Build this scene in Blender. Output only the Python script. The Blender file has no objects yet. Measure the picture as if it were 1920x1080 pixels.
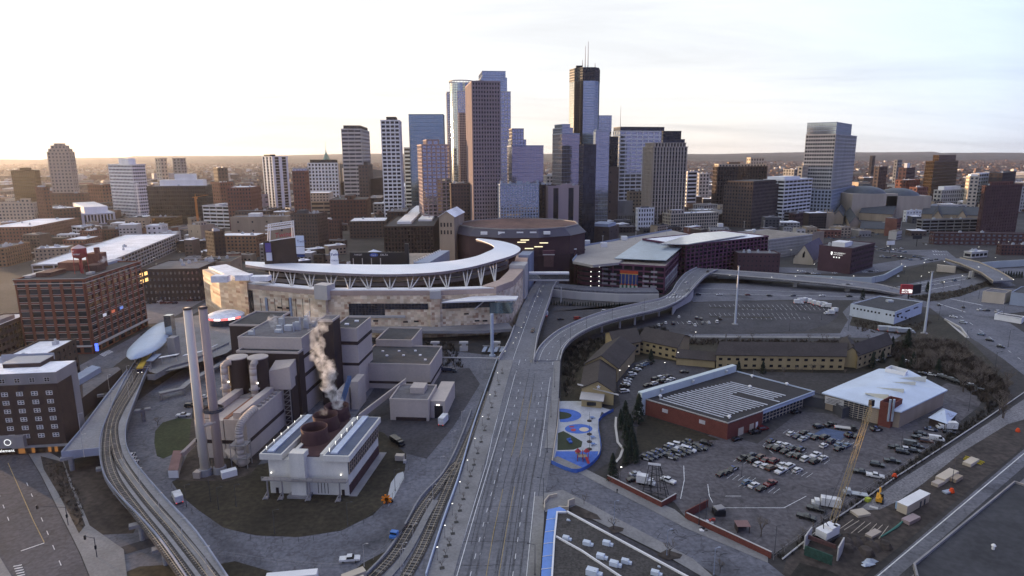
import bpy,math,random
import numpy as np
from mathutils import Vector,Matrix
RND=random.Random(7);up=Vector((0,0,1))
sc=bpy.context.scene
COL=sc.collection
rad=math.radians
H=110.0;FOC=1200.0
PIT=math.atan(250.0/FOC);ROL=rad(0.26)
_F=Vector((0,math.cos(PIT),-math.sin(PIT)))
_R0=Vector((1,0,0));_U0=Vector((0,math.sin(PIT),math.cos(PIT)))
_R=_R0*math.cos(ROL)-_U0*math.sin(ROL)
_U=_U0*math.cos(ROL)+_R0*math.sin(ROL)
CAM=Vector((0,0,H))
cd=bpy.data.cameras.new('camera');cam=bpy.data.objects.new('camera',cd);COL.objects.link(cam)
m=Matrix((_R,_U,-_F)).transposed().to_4x4();m.translation=CAM
cam.matrix_world=m
cd.sensor_width=36;cd.lens=36*FOC/1920;cd.clip_end=60000;cd.clip_start=1
sc.camera=cam
def ray(px,py):return _R*((px-960)/FOC)+_U*(-(py-540)/FOC)+_F
def G(px,py,z=0.0):
 d=ray(px,py);t=(z-H)/d.z
 return Vector((d.x*t,d.y*t,z))
def atD(px,py,D):
 d=ray(px,py);t=D/d.y
 return CAM+d*t
def proj(P):
 q=Vector(P)-CAM;zc=q.dot(_F)
 return 960+FOC*q.dot(_R)/zc,540-FOC*q.dot(_U)/zc
def hgt(bx,by,ty,z0=0.0):
 """height of a point above the ground point seen at (bx,by) whose image row is ty"""
 P=G(bx,by,z0);a,b=z0,400.0
 for _ in range(40):
  mz=(a+b)/2
  if proj((P.x,P.y,mz))[1]>ty:a=mz
  else:b=mz
 return a-z0
MATS={}
def _nt(name):
 mt=bpy.data.materials.new(name);mt.use_nodes=True
 nt=mt.node_tree;b=nt.nodes['Principled BSDF']
 return mt,nt,b
def mat(name,col,rough=0.85,var=0.25,scale=0.15,metal=0.0,emit=0.0,ecol=None,fine=0.0,fscale=2.0,streak=False,spec=0.3,crack=0.0):
 if name in MATS:return MATS[name]
 mt,nt,b=_nt(name);N=nt.nodes;L=nt.links
 c=(col[0],col[1],col[2],1)
 b.inputs['Roughness'].default_value=rough;b.inputs['Metallic'].default_value=metal
 b.inputs['Specular IOR Level'].default_value=spec
 if var>0:
  tc=N.new('ShaderNodeNewGeometry');n1=N.new('ShaderNodeTexNoise');n1.inputs['Scale'].default_value=scale
  n1.inputs['Detail'].default_value=5;n1.inputs['Roughness'].default_value=0.65
  src=tc.outputs['Position']
  if streak:
   mp=N.new('ShaderNodeMapping');mp.inputs['Scale'].default_value=(1,1,0.12);L.new(src,mp.inputs[0]);src=mp.outputs[0]
  L.new(src,n1.inputs['Vector'])
  mr=N.new('ShaderNodeMapRange');mr.inputs[1].default_value=0.3;mr.inputs[2].default_value=0.7
  mr.inputs[3].default_value=1-var;mr.inputs[4].default_value=1+var
  L.new(n1.outputs[0],mr.inputs[0]);out=mr.outputs[0]
  if fine>0:
   n2=N.new('ShaderNodeTexNoise');n2.inputs['Scale'].default_value=fscale;n2.inputs['Detail'].default_value=3
   L.new(tc.outputs['Position'],n2.inputs['Vector'])
   m2=N.new('ShaderNodeMapRange');m2.inputs[1].default_value=0.35;m2.inputs[2].default_value=0.65
   m2.inputs[3].default_value=1-fine;m2.inputs[4].default_value=1+fine;L.new(n2.outputs[0],m2.inputs[0])
   mu=N.new('ShaderNodeMath');mu.operation='MULTIPLY';L.new(out,mu.inputs[0]);L.new(m2.outputs[0],mu.inputs[1]);out=mu.outputs[0]
  if crack>0:
   nd=N.new('ShaderNodeTexNoise');nd.inputs['Scale'].default_value=crack*2.5;nd.inputs['Detail'].default_value=3;L.new(tc.outputs['Position'],nd.inputs['Vector'])
   ma=N.new('ShaderNodeVectorMath');ma.operation='MULTIPLY_ADD';ma.inputs[1].default_value=(7/crack/10,)*3;L.new(nd.outputs['Color'],ma.inputs[0]);L.new(tc.outputs['Position'],ma.inputs[2])
   vo=N.new('ShaderNodeTexVoronoi');vo.feature='DISTANCE_TO_EDGE';vo.inputs['Scale'].default_value=crack;L.new(ma.outputs[0],vo.inputs['Vector'])
   m4=N.new('ShaderNodeMapRange');m4.inputs[1].default_value=.008;m4.inputs[2].default_value=.03;m4.inputs[3].default_value=.74;m4.inputs[4].default_value=1;L.new(vo.outputs['Distance'],m4.inputs[0])
   n5=N.new('ShaderNodeTexNoise');n5.inputs['Scale'].default_value=scale*.45;n5.inputs['Detail'].default_value=6;n5.inputs['Distortion'].default_value=1.2;L.new(tc.outputs['Position'],n5.inputs['Vector'])
   m6=N.new('ShaderNodeMapRange');m6.inputs[1].default_value=.56;m6.inputs[2].default_value=.68;m6.inputs[3].default_value=1;m6.inputs[4].default_value=.55;L.new(n5.outputs[0],m6.inputs[0])
   for q_ in(m4,m6):
    mu=N.new('ShaderNodeMath');mu.operation='MULTIPLY';L.new(out,mu.inputs[0]);L.new(q_.outputs[0],mu.inputs[1]);out=mu.outputs[0]
  vm=N.new('ShaderNodeVectorMath');vm.operation='SCALE';vm.inputs[0].default_value=col[:3]
  L.new(out,vm.inputs['Scale']);L.new(vm.outputs[0],b.inputs['Base Color'])
 else:
  b.inputs['Base Color'].default_value=c
 if emit>0:
  e=ecol or col;b.inputs['Emission Color'].default_value=(e[0],e[1],e[2],1);b.inputs['Emission Strength'].default_value=emit
 MATS[name]=mt;return mt
def glass(name,col,refl=0.5,rough=0.12,var=0.5,lit=0.0,litc=(1,.62,.25),lite=0.8,wob=0.0):
 """window glass; UVs count windows, each window gets its own tone; a few are lit"""
 if name in MATS:return MATS[name]
 mt,nt,b=_nt(name);N=nt.nodes;L=nt.links
 uv=N.new('ShaderNodeUVMap');fl=N.new('ShaderNodeVectorMath');fl.operation='FLOOR';L.new(uv.outputs[0],fl.inputs[0])
 wn=N.new('ShaderNodeTexWhiteNoise');wn.noise_dimensions='2D';L.new(fl.outputs[0],wn.inputs['Vector'])
 mr=N.new('ShaderNodeMapRange');mr.inputs[3].default_value=1-var;mr.inputs[4].default_value=1+var;L.new(wn.outputs[0],mr.inputs[0])
 vm=N.new('ShaderNodeVectorMath');vm.operation='SCALE';vm.inputs[0].default_value=col[:3]
 L.new(mr.outputs[0],vm.inputs['Scale']);L.new(vm.outputs[0],b.inputs['Base Color'])
 b.inputs['Metallic'].default_value=refl;b.inputs['Roughness'].default_value=rough
 if wob>0:
  nz=N.new('ShaderNodeTexNoise');nz.inputs['Scale'].default_value=0.9;L.new(uv.outputs[0],nz.inputs[0])
  bp=N.new('ShaderNodeBump');bp.inputs['Strength'].default_value=wob;bp.inputs['Distance'].default_value=1.0
  L.new(nz.outputs[0],bp.inputs['Height']);L.new(bp.outputs[0],b.inputs['Normal'])
 if lit>0:
  w2=N.new('ShaderNodeTexWhiteNoise');w2.noise_dimensions='3D'
  ad=N.new('ShaderNodeVectorMath');ad.operation='ADD';ad.inputs[1].default_value=(.5,17.5,3);L.new(fl.outputs[0],ad.inputs[0]);L.new(ad.outputs[0],w2.inputs[0])
  lt=N.new('ShaderNodeMath');lt.operation='LESS_THAN';lt.inputs[1].default_value=lit;L.new(w2.outputs[0],lt.inputs[0])
  mu=N.new('ShaderNodeMath');mu.operation='MULTIPLY';mu.inputs[1].default_value=lite;L.new(lt.outputs[0],mu.inputs[0])
  b.inputs['Emission Color'].default_value=(litc[0],litc[1],litc[2],1);L.new(mu.outputs[0],b.inputs['Emission Strength'])
 MATS[name]=mt;return mt
def tag(o,label=None,cat=None,group=None,kind=None):
 if label:o['label']=label
 if cat:o['category']=cat
 if group:o['group']=group
 if kind:o['kind']=kind
 return o
def empty(name,loc,label=None,cat=None,group=None,rz=0.0,kind=None):
 o=bpy.data.objects.new(name,None);COL.objects.link(o);o.location=loc;o.rotation_euler=(0,0,rz)
 o.empty_display_size=1
 return tag(o,label,cat,group,kind)
class MB:
 def __init__(s):s.v=[];s.f=[];s.m=[];s.uv={}
 def face(s,pts,mi=0,uv=None):
  i=len(s.v);s.v+=[tuple(p)for p in pts];s.f.append(tuple(range(i,i+len(pts))));s.m.append(mi)
  if uv:s.uv[len(s.f)-1]=uv
 def para(s,P,A,B,C,mi=0):
  P=Vector(P);A=Vector(A);B=Vector(B);C=Vector(C);i=len(s.v)
  s.v+=[tuple(q)for q in(P,P+A,P+A+B,P+B,P+C,P+A+C,P+A+B+C,P+B+C)]
  fs=[(0,3,2,1),(4,5,6,7),(0,1,5,4),(1,2,6,5),(2,3,7,6),(3,0,4,7)]
  if A.cross(B).dot(C)<0:fs=[f[::-1]for f in fs]
  for f in fs:s.f.append(tuple(i+k for k in f));s.m.append(mi)
 def box(s,c,d,rz=0.0,mi=0):
  """c = centre of the base, d = sizes"""
  a=Vector((math.cos(rz),math.sin(rz),0));b=Vector((-a.y,a.x,0))
  P=Vector(c)-a*(d[0]/2)-b*(d[1]/2)
  s.para(P,a*d[0],b*d[1],(0,0,d[2]),mi)
 def prism(s,poly,z0,z1,mi=0,top=None,bottom=True):
  n=len(poly);ar=sum(poly[i][0]*poly[(i+1)%n][1]-poly[(i+1)%n][0]*poly[i][1]for i in range(n))
  if ar<0:poly=list(poly)[::-1]
  za=z0 if isinstance(z0,(list,tuple))else[z0]*n;zb=z1 if isinstance(z1,(list,tuple))else[z1]*n
  if ar<0 and isinstance(z1,(list,tuple)):zb=zb[::-1]
  if ar<0 and isinstance(z0,(list,tuple)):za=za[::-1]
  i=len(s.v)
  s.v+=[(poly[k][0],poly[k][1],za[k])for k in range(n)]+[(poly[k][0],poly[k][1],zb[k])for k in range(n)]
  for k in range(n):s.f.append((i+k,i+(k+1)%n,i+n+(k+1)%n,i+n+k));s.m.append(mi)
  s.f.append(tuple(i+n+k for k in range(n)));s.m.append(mi if top is None else top)
  if bottom:s.f.append(tuple(i+k for k in range(n))[::-1]);s.m.append(mi)
 def tube(s,p0,p1,r0,r1=None,n=8,mi=0,cap=True):
  r1=r0 if r1 is None else r1
  p0=Vector(p0);p1=Vector(p1);d=(p1-p0)
  if d.length<1e-6:return
  d.normalize();u=d.orthogonal().normalized();w=d.cross(u);i=len(s.v)
  for p,r in((p0,r0),(p1,r1)):
   for k in range(n):
    t=2*math.pi*k/n;s.v.append(tuple(p+u*(math.cos(t)*r)+w*(math.sin(t)*r)))
  for k in range(n):s.f.append((i+k,i+(k+1)%n,i+n+(k+1)%n,i+n+k));s.m.append(mi)
  if cap:
   s.f.append(tuple(i+n+k for k in range(n)));s.m.append(mi);s.f.append(tuple(i+k for k in range(n))[::-1]);s.m.append(mi)
 def path(s,pts,r,n=6,mi=0):
  for a,b in zip(pts[:-1],pts[1:]):s.tube(a,b,r,r,n,mi)
 def lathe(s,c,prof,n=24,mi=0,a0=0.0,a1=2*math.pi,sx=1.0,sy=1.0):
  full=abs(a1-a0-2*math.pi)<1e-6;mth=n if full else n+1;i=len(s.v)
  for r,z in prof:
   for k in range(mth):
    t=a0+(a1-a0)*k/n;s.v.append((c[0]+r*math.cos(t)*sx,c[1]+r*math.sin(t)*sy,c[2]+z))
  for j in range(len(prof)-1):
   for k in range(n):
    a=i+j*mth+k;b=i+j*mth+(k+1)%mth;s.f.append((a,b,b+mth,a+mth));s.m.append(mi)
 def build(s,name,mats,parent=None,smooth=False,origin=None):
  o=None
  me=bpy.data.meshes.new(name)
  off=Vector(origin)if origin is not None else(root_of(parent)if parent is not None else Vector((0,0,0)))
  if origin is None and parent is None and s.v:
   a=np.array(s.v);off=Vector(((a[:,0].min()+a[:,0].max())/2,(a[:,1].min()+a[:,1].max())/2,a[:,2].min()))
  vs=[(x-off.x,y-off.y,z-off.z)for x,y,z in s.v]
  me.from_pydata(vs,[],s.f)
  for mm in(mats if isinstance(mats,(list,tuple))else[mats]):me.materials.append(mm)
  me.polygons.foreach_set('material_index',s.m)
  if smooth:me.polygons.foreach_set('use_smooth',[True]*len(s.f))
  if s.uv:
   ul=me.uv_layers.new(name='UVMap')
   for fi,uv in s.uv.items():
    p=me.polygons[fi]
    for k,li in enumerate(p.loop_indices):ul.data[li].uv=uv[k]
  me.update()
  o=bpy.data.objects.new(name,me);COL.objects.link(o)
  if parent is not None:o.parent=parent
  else:o.location=off
  return o
def root_of(o):
 p=Vector((0,0,0))
 while o is not None:p+=Vector(o.location);o=o.parent
 return p
def thing(mb,name,m,label,cat,group=None,kind=None,smooth=False):
 return tag(mb.build(name,m,None,smooth),label,cat,group,kind)
def struct(mb,name,m):return tag(mb.build(name,m,None),kind='structure')
def copy_tree(o,loc,rz=None,label=None,group=None,parent=None,cat=None):
 c=o.copy();COL.objects.link(c)
 if parent is not None:c.parent=parent
 if loc is not None:c.location=loc
 if rz is not None:c.rotation_euler=(0,0,rz)
 if label:c['label']=label
 if group:c['group']=group
 if cat:c['category']=cat
 for ch in KIDS.get(o.name,[]):copy_tree(ch,None,parent=c)
 return c
KIDS={}
def register(o):
 ch=[x for x in bpy.data.objects if x.parent==o];KIDS[o.name]=ch
 for x in ch:register(x)
def text_mesh(s,txt,P,u,v,size,mi=0,bold=0.0,depth=0.0):
 """add lettering to MB s: P lower-left, u right dir, v up dir, size cap height"""
 cu=bpy.data.curves.new('t','FONT');cu.body=txt;cu.size=size*1.4;cu.resolution_u=2;cu.offset=bold
 ob=bpy.data.objects.new('t',cu);COL.objects.link(ob)
 bpy.context.view_layer.update()
 me=bpy.data.meshes.new_from_object(ob.evaluated_get(bpy.context.evaluated_depsgraph_get()))
 P=Vector(P);u=Vector(u);v=Vector(v);i=len(s.v)
 w=max([vv.co.x for vv in me.vertices]or[0])
 for vv in me.vertices:s.v.append(tuple(P+u*vv.co.x+v*vv.co.y))
 for p in me.polygons:s.f.append(tuple(i+k for k in p.vertices));s.m.append(mi)
 bpy.data.objects.remove(ob);bpy.data.curves.remove(cu);bpy.data.meshes.remove(me)
 return w
SUN_AZ=rad(-58)
SUN_EL=rad(2.1)
w=bpy.data.worlds.new('World');sc.world=w;w.use_nodes=True
N=w.node_tree.nodes;L=w.node_tree.links
bg=N['Background']
sky=N.new('ShaderNodeTexSky');sky.sky_type='NISHITA';sky.sun_disc=False
sky.sun_elevation=SUN_EL;sky.sun_rotation=SUN_AZ;sky.altitude=250;sky.air_density=1.0;sky.dust_density=1.2;sky.ozone_density=1.6
tc=N.new('ShaderNodeTexCoord')
sep=N.new('ShaderNodeSeparateXYZ');L.new(tc.outputs['Generated'],sep.inputs[0])
mxz=N.new('ShaderNodeMath');mxz.operation='MAXIMUM';mxz.inputs[1].default_value=0.0;L.new(sep.outputs[2],mxz.inputs[0])
adz=N.new('ShaderNodeMath');adz.inputs[1].default_value=0.12;L.new(mxz.outputs[0],adz.inputs[0])
dv=N.new('ShaderNodeVectorMath');dv.operation='DIVIDE';L.new(tc.outputs['Generated'],dv.inputs[0])
cz=N.new('ShaderNodeCombineXYZ')
for k in range(3):L.new(adz.outputs[0],cz.inputs[k])
L.new(cz.outputs[0],dv.inputs[1])
mp=N.new('ShaderNodeMapping');mp.inputs['Rotation'].default_value=(0,0,rad(-35));mp.inputs['Scale'].default_value=(0.5,1.5,1);L.new(dv.outputs[0],mp.inputs[0])
nz=N.new('ShaderNodeTexNoise');nz.inputs['Scale'].default_value=0.8;nz.inputs['Detail'].default_value=7;nz.inputs['Roughness'].default_value=0.6;nz.inputs['Distortion'].default_value=0.5
L.new(mp.outputs[0],nz.inputs[0])
cr=N.new('ShaderNodeMapRange');cr.inputs[1].default_value=0.38;cr.inputs[2].default_value=0.75;cr.inputs[4].default_value=0.9;L.new(nz.outputs[0],cr.inputs[0])
dt=N.new('ShaderNodeVectorMath');dt.operation='DOT_PRODUCT'
sd=Vector((math.sin(SUN_AZ)*math.cos(SUN_EL),math.cos(SUN_AZ)*math.cos(SUN_EL),math.sin(SUN_EL)))
L.new(tc.outputs['Generated'],dt.inputs[0]);dt.inputs[1].default_value=sd
r1=N.new('ShaderNodeMapRange');r1.inputs[1].default_value=-0.6;r1.inputs[2].default_value=1.0;r1.inputs[3].default_value=0.0;r1.inputs[4].default_value=1.0;L.new(dt.outputs['Value'],r1.inputs[0])
ramp=N.new('ShaderNodeValToRGB');L.new(r1.outputs[0],ramp.inputs[0])
e=ramp.color_ramp.elements;e[0].position=0.0;e[0].color=(.13,.155,.36,1);e[1].position=1.0;e[1].color=(.68,.66,.62,1)
a=ramp.color_ramp.elements.new(0.18);a.color=(.20,.235,.43,1)
a=ramp.color_ramp.elements.new(0.34);a.color=(.42,.50,.62,1)
a=ramp.color_ramp.elements.new(0.52);a.color=(.52,.54,.57,1)
a=ramp.color_ramp.elements.new(0.80);a.color=(.55,.555,.565,1)
vs=N.new('ShaderNodeVectorMath');vs.operation='SCALE';vs.inputs['Scale'].default_value=10.0
L.new(ramp.outputs[0],vs.inputs[0])
hz=N.new('ShaderNodeMapRange');hz.inputs[1].default_value=0.0;hz.inputs[2].default_value=0.17;hz.inputs[3].default_value=1.0;hz.inputs[4].default_value=0.0;L.new(sep.outputs[2],hz.inputs[0])
hp=N.new('ShaderNodeMath');hp.operation='POWER';hp.inputs[1].default_value=1.6;L.new(hz.outputs[0],hp.inputs[0])
wm=N.new('ShaderNodeMix');wm.data_type='RGBA';wm.blend_type='MULTIPLY';wm.inputs['B'].default_value=(1.05,.955,.85,1)
L.new(hp.outputs[0],wm.inputs['Factor']);L.new(vs.outputs[0],wm.inputs['A'])
fa=N.new('ShaderNodeMapRange');fa.inputs[1].default_value=0.0;fa.inputs[2].default_value=0.9;fa.inputs[3].default_value=0.80;fa.inputs[4].default_value=0.98;L.new(cr.outputs[0],fa.inputs[0])
mx=N.new('ShaderNodeMix');mx.data_type='RGBA';L.new(fa.outputs[0],mx.inputs['Factor']);L.new(sky.outputs[0],mx.inputs['A']);L.new(wm.outputs['Result'],mx.inputs['B'])
dk=N.new('ShaderNodeMapRange');dk.inputs[1].default_value=0.42;dk.inputs[2].default_value=0.70;dk.inputs[3].default_value=1.05;dk.inputs[4].default_value=0.76;L.new(nz.outputs[0],dk.inputs[0])
m3=N.new('ShaderNodeVectorMath');m3.operation='SCALE';L.new(mx.outputs['Result'],m3.inputs[0]);L.new(dk.outputs[0],m3.inputs['Scale'])
L.new(m3.outputs[0],bg.inputs[0]);bg.inputs[1].default_value=0.1
sl=bpy.data.lights.new('sun','SUN');so=bpy.data.objects.new('sun',sl);COL.objects.link(so)
sl.energy=5.0;sl.angle=rad(0.5);sl.color=(1.0,.66,.38)
so.rotation_euler=Vector(sd).to_track_quat('Z','Y').to_euler()
so.location=(0,0,500)
hb=MB();hb.para((-9000,-60,-12),(19000,0,0),(0,15000,0),(0,0,274))
hm=bpy.data.materials.new('haze');hm.use_nodes=True;nt=hm.node_tree
nt.nodes.remove(nt.nodes['Principled BSDF']);pv=nt.nodes.new('ShaderNodeVolumePrincipled')
pv.inputs['Color'].default_value=(.86,.86,.90,1);pv.inputs['Density'].default_value=2.2e-5;pv.inputs['Anisotropy'].default_value=0.6
nt.links.new(pv.outputs[0],nt.nodes['Material Output'].inputs['Volume'])
hb.build('haze',hm);bpy.data.objects['haze']['kind']='stuff'
sc.view_settings.view_transform='Standard';sc.view_settings.look='None';sc.view_settings.exposure=1.15;sc.view_settings.gamma=1
cy=sc.cycles;cy.max_bounces=7;cy.diffuse_bounces=2;cy.glossy_bounces=3;cy.volume_bounces=5;cy.transmission_bounces=3;cy.transparent_max_bounces=8
cy.use_denoising=True;cy.use_adaptive_sampling=True;cy.adaptive_threshold=0.02
def ground_mat():
 mt,nt,b=_nt('ground');N=nt.nodes;L=nt.links
 g=N.new('ShaderNodeNewGeometry')
 n1=N.new('ShaderNodeTexNoise');n1.inputs['Scale'].default_value=0.012;n1.inputs['Detail'].default_value=8;n1.inputs['Roughness'].default_value=.7;L.new(g.outputs[0],n1.inputs[0])
 r=N.new('ShaderNodeValToRGB');L.new(n1.outputs[0],r.inputs[0]);e=r.color_ramp.elements
 e[0].position=.35;e[0].color=(.018,.017,.017,1);e[1].position=.7;e[1].color=(.07,.067,.068,1)
 a=e.new(.5);a.color=(.036,.032,.031,1)
 n2=N.new('ShaderNodeTexNoise');n2.inputs['Scale'].default_value=.5;n2.inputs['Detail'].default_value=6;L.new(g.outputs[0],n2.inputs[0])
 mr=N.new('ShaderNodeMapRange');mr.inputs[1].default_value=.3;mr.inputs[2].default_value=.7;mr.inputs[3].default_value=.65;mr.inputs[4].default_value=1.35;L.new(n2.outputs[0],mr.inputs[0])
 v=N.new('ShaderNodeVectorMath');v.operation='SCALE';L.new(r.outputs[0],v.inputs[0]);L.new(mr.outputs[0],v.inputs['Scale'])
 L.new(v.outputs[0],b.inputs['Base Color']);b.inputs['Roughness'].default_value=.95
 return mt
gm=MB()
gm.face([(-8900,-50,0),(9900,-50,0),(9900,14900,0),(-8900,14900,0)])
struct(gm,'ground',ground_mat())
hl=MB();rr=random.Random(3)
for(y0,hh,ph)in((9000,88,.3),(11500,125,1.7),(14000,150,2.9)):
 xs=list(range(-8500,9600,250));n=len(xs)
 zt=[hh*(.82+.10*math.sin(x/1900+ph)+.07*math.sin(x/760+2*ph)+.03*rr.random())for x in xs]
 rows=[(0,0),(350,.7),(700,1),(880,0)]
 i0=len(hl.v)
 for dy,fz in rows:
  for k,x in enumerate(xs):hl.v.append((x,y0+dy,-2+zt[k]*fz))
 for j in range(3):
  for k in range(n-1):hl.f.append((i0+j*n+k,i0+j*n+k+1,i0+(j+1)*n+k+1,i0+(j+1)*n+k));hl.m.append(0)
struct(hl,'hills',mat('hill_wood',(.075,.06,.05),var=.4,scale=.004,fine=.3,fscale=.02))
def far_mass():
 rs=np.random.RandomState(5);n=15000
 y=1150+(rs.rand(n)**1.25)*8200;x=(rs.rand(n)*2-1)*(y*.90+120)
 V=[];F=[]
 for k in range(n):
  s=(4.5+rs.rand()*5)*(1+y[k]/4500);h=(6+rs.rand()*6)*(1+y[k]/14000);i=len(V)
  a=rs.rand()*6.28
  for j in range(5):V.append((x[k]+s*math.cos(a+j*1.257)*(.7+.5*rs.rand()),y[k]+s*math.sin(a+j*1.257)*(.7+.5*rs.rand()),h*(.15+.3*rs.rand())))
  V.append((x[k]+rs.randn()*1.5,y[k]+rs.randn()*1.5,h))
  V.append((x[k]+s*.5*rs.randn(),y[k]+s*.3*rs.randn(),h*.85))
  for j in range(5):F.append((i+j,i+(j+1)%5,i+5 if j%2 else i+6))
  F.append((i,i+5,i+6));F.append((i+2,i+6,i+5))
 mb=MB();mb.v=V;mb.f=F;mb.m=[0]*len(F)
 o=mb.build('bare_woods',mat('woods',(.12,.076,.066),var=.45,scale=.01,fine=.3,fscale=.08))
 tag(o,'brown leafless treetops of the far-off neighbourhoods up to the horizon','woods',kind='stuff')
 mb=MB();mb2=MB()
 for k in range(1500):
  yy=1150+(rs.rand()**1.2)*6500;xx=(rs.rand()*2-1)*(yy*.9+100)
  sx=10+rs.rand()*26;sy=8+rs.rand()*18;hh=6+rs.rand()*9+(rs.rand()<.06)*16
  t=mb if rs.rand()<.5 else mb2
  t.box((xx,yy,0),(sx,sy,hh),rs.choice([.1,.1,.75]));
 o=mb.build('far_houses',mat('far_pale',(.48,.45,.42),var=.5,scale=.02))
 tag(o,'pale low houses and sheds scattered through the far-off woods','houses',kind='stuff')
 o=mb2.build('far_brick_houses',mat('far_brick',(.19,.12,.09),var=.5,scale=.02))
 tag(o,'brown brick blocks scattered through the far-off woods','houses',kind='stuff')
far_mass()
W={'white':mat('white_concrete',(.74,.73,.72),var=.10,scale=.08,streak=True),'pale':mat('pale_stone',(.46,.44,.42),var=.12,scale=.08,streak=True),'cream':mat('cream_stone',(.50,.43,.34),var=.12,scale=.08,streak=True),'tan':mat('tan_stone',(.34,.27,.20),var=.18,scale=.1,streak=True),'beige':mat('beige_panel',(.40,.34,.29),var=.12,scale=.1,streak=True),'pink':mat('pink_granite',(.33,.26,.265),var=.12,scale=.06,streak=True),'rose':mat('rose_granite',(.25,.20,.21),var=.12,scale=.06,streak=True),'brown':mat('brown_brick',(.095,.07,.062),var=.22,scale=.12,fine=.12,fscale=1.5),'dkbrown':mat('dark_brown_brick',(.048,.035,.034),var=.22,scale=.12,fine=.1,fscale=1.5),'brick':mat('red_brick',(.17,.075,.058),var=.22,scale=.12,fine=.15,fscale=1.5),'dkbrick':mat('dark_red_brick',(.095,.05,.048),var=.22,scale=.12,fine=.15,fscale=1.5),'orange':mat('orange_brick',(.22,.125,.075),var=.2,scale=.12,fine=.12,fscale=1.5),'grey':mat('grey_concrete',(.25,.24,.24),var=.18,scale=.1,streak=True),'dkgrey':mat('dark_grey_panel',(.07,.07,.08),var=.15,scale=.1),'black':mat('black_panel',(.02,.02,.024),var=.1,scale=.1,rough=.5),'bluegrey':mat('blue_grey_panel',(.30,.34,.42),var=.1,scale=.1),'purple':mat('purple_panel',(.11,.04,.075),var=.15,scale=.1),'plum':mat('plum_brick',(.075,.04,.05),var=.2,scale=.1,fine=.12),'teal':mat('teal_mullion',(.20,.27,.30),var=.1,scale=.1,rough=.5),'bronze':mat('bronze_panel',(.10,.065,.04),var=.15,scale=.1,rough=.45,metal=.3),}
GL={'dark':glass('window_dark',(.035,.04,.055),refl=.25,rough=.1),'black':glass('window_black',(.012,.013,.018),refl=.1,rough=.12),'blue':glass('window_blue',(.42,.44,.45),refl=.85,rough=.06,var=.10,wob=.05),'teal':glass('window_teal',(.29,.38,.41),refl=.85,rough=.08,var=.08,lit=0),'sky':glass('window_sky',(.44,.48,.49),refl=.9,rough=.08,var=.08,lit=0),'violet':glass('window_violet',(.42,.38,.38),refl=.8,rough=.05,var=.08,lit=0,wob=.12),'silver':glass('window_silver',(.45,.46,.50),refl=.8,rough=.15,var=.1),'bronze':glass('window_bronze',(.22,.14,.07),refl=.8,rough=.08,var=.2),}
RF={'grey':mat('roof_grey',(.13,.125,.135),var=.35,scale=.06,fine=.15,fscale=.6),'white':mat('roof_white',(.78,.78,.80),var=.22,scale=.05,fine=.1,fscale=.5),'dark':mat('roof_dark',(.05,.05,.055),var=.3,scale=.06,fine=.15,fscale=.6),'tan':mat('roof_tan',(.24,.21,.18),var=.3,scale=.06,fine=.15,fscale=.6),}
M_UNIT=mat('unit_metal',(.42,.44,.47),var=.15,scale=.4,rough=.5)
ST={'grid':('white','dark',3.4,3.6,.34,.38,.5),'pgrid':('pale','dark',3.6,3.7,.36,.4,.5),'punch':('rose','black',2.9,3.9,.50,.46,.6),'pinkgrid':('pink','blue',5.2,3.9,.26,.30,.6),'bands':('pale','dark',7.0,3.9,.05,.48,.4),'wbands':('white','black',9.0,3.9,.04,.46,.5),'teal':('teal','teal',1.6,3.9,.06,.05,.08),'blue':('bluegrey','blue',1.6,3.9,.05,.06,.08),'sky':('bluegrey','sky',1.6,3.9,.08,.12,.12),'violet':('bluegrey','violet',1.7,3.9,.05,.07,.06),'silver':('pale','silver',3.2,3.9,.16,.20,.3),'fins':('pale','black',3.0,12.,.36,.05,.9),'brfins':('beige','black',3.6,4.0,.40,.14,.9),'darkfins':('dkbrown','black',3.2,3.8,.42,.30,.6),'black':('black','black',2.2,3.8,.12,.3,.15),'blackglass':('black','dark',1.8,3.8,.08,.10,.08),'bronze':('bronze','bronze',1.7,3.4,.12,.22,.15),'brick':('brick','dark',3.2,3.7,.52,.50,.35),'dkbrick':('dkbrick','dark',3.3,3.8,.52,.48,.35),'brown':('brown','dark',3.3,3.7,.5,.5,.35),'dkbrown':('dkbrown','dark',3.3,3.7,.5,.5,.35),'tan':('tan','dark',3.5,3.8,.55,.55,.35),'cream':('cream','dark',3.4,3.7,.45,.5,.35),'beige':('beige','dark',3.5,3.5,.45,.5,.4),'orange':('orange','dark',4.0,4.0,.48,.5,.4),'slots':('grey','black',2.2,9.0,.5,.35,.7),'garage':('grey','black',9.0,3.3,.08,.40,.5),'blankbrown':('brown','dark',14.,11.,.9,.8,.3),'blanktan':('tan','dark',14.,11.,.88,.8,.3),'plum':('plum','black',4.2,3.8,.35,.52,.4),'whiteapt':('white','dark',5.5,3.2,.35,.36,.9),'brickapt':('dkbrick','silver',4.6,3.4,.62,.62,.8),'greyapt':('grey','dark',4.0,3.1,.4,.45,.6),'check':('white','black',3.3,3.6,.45,.42,.45),}
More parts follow.
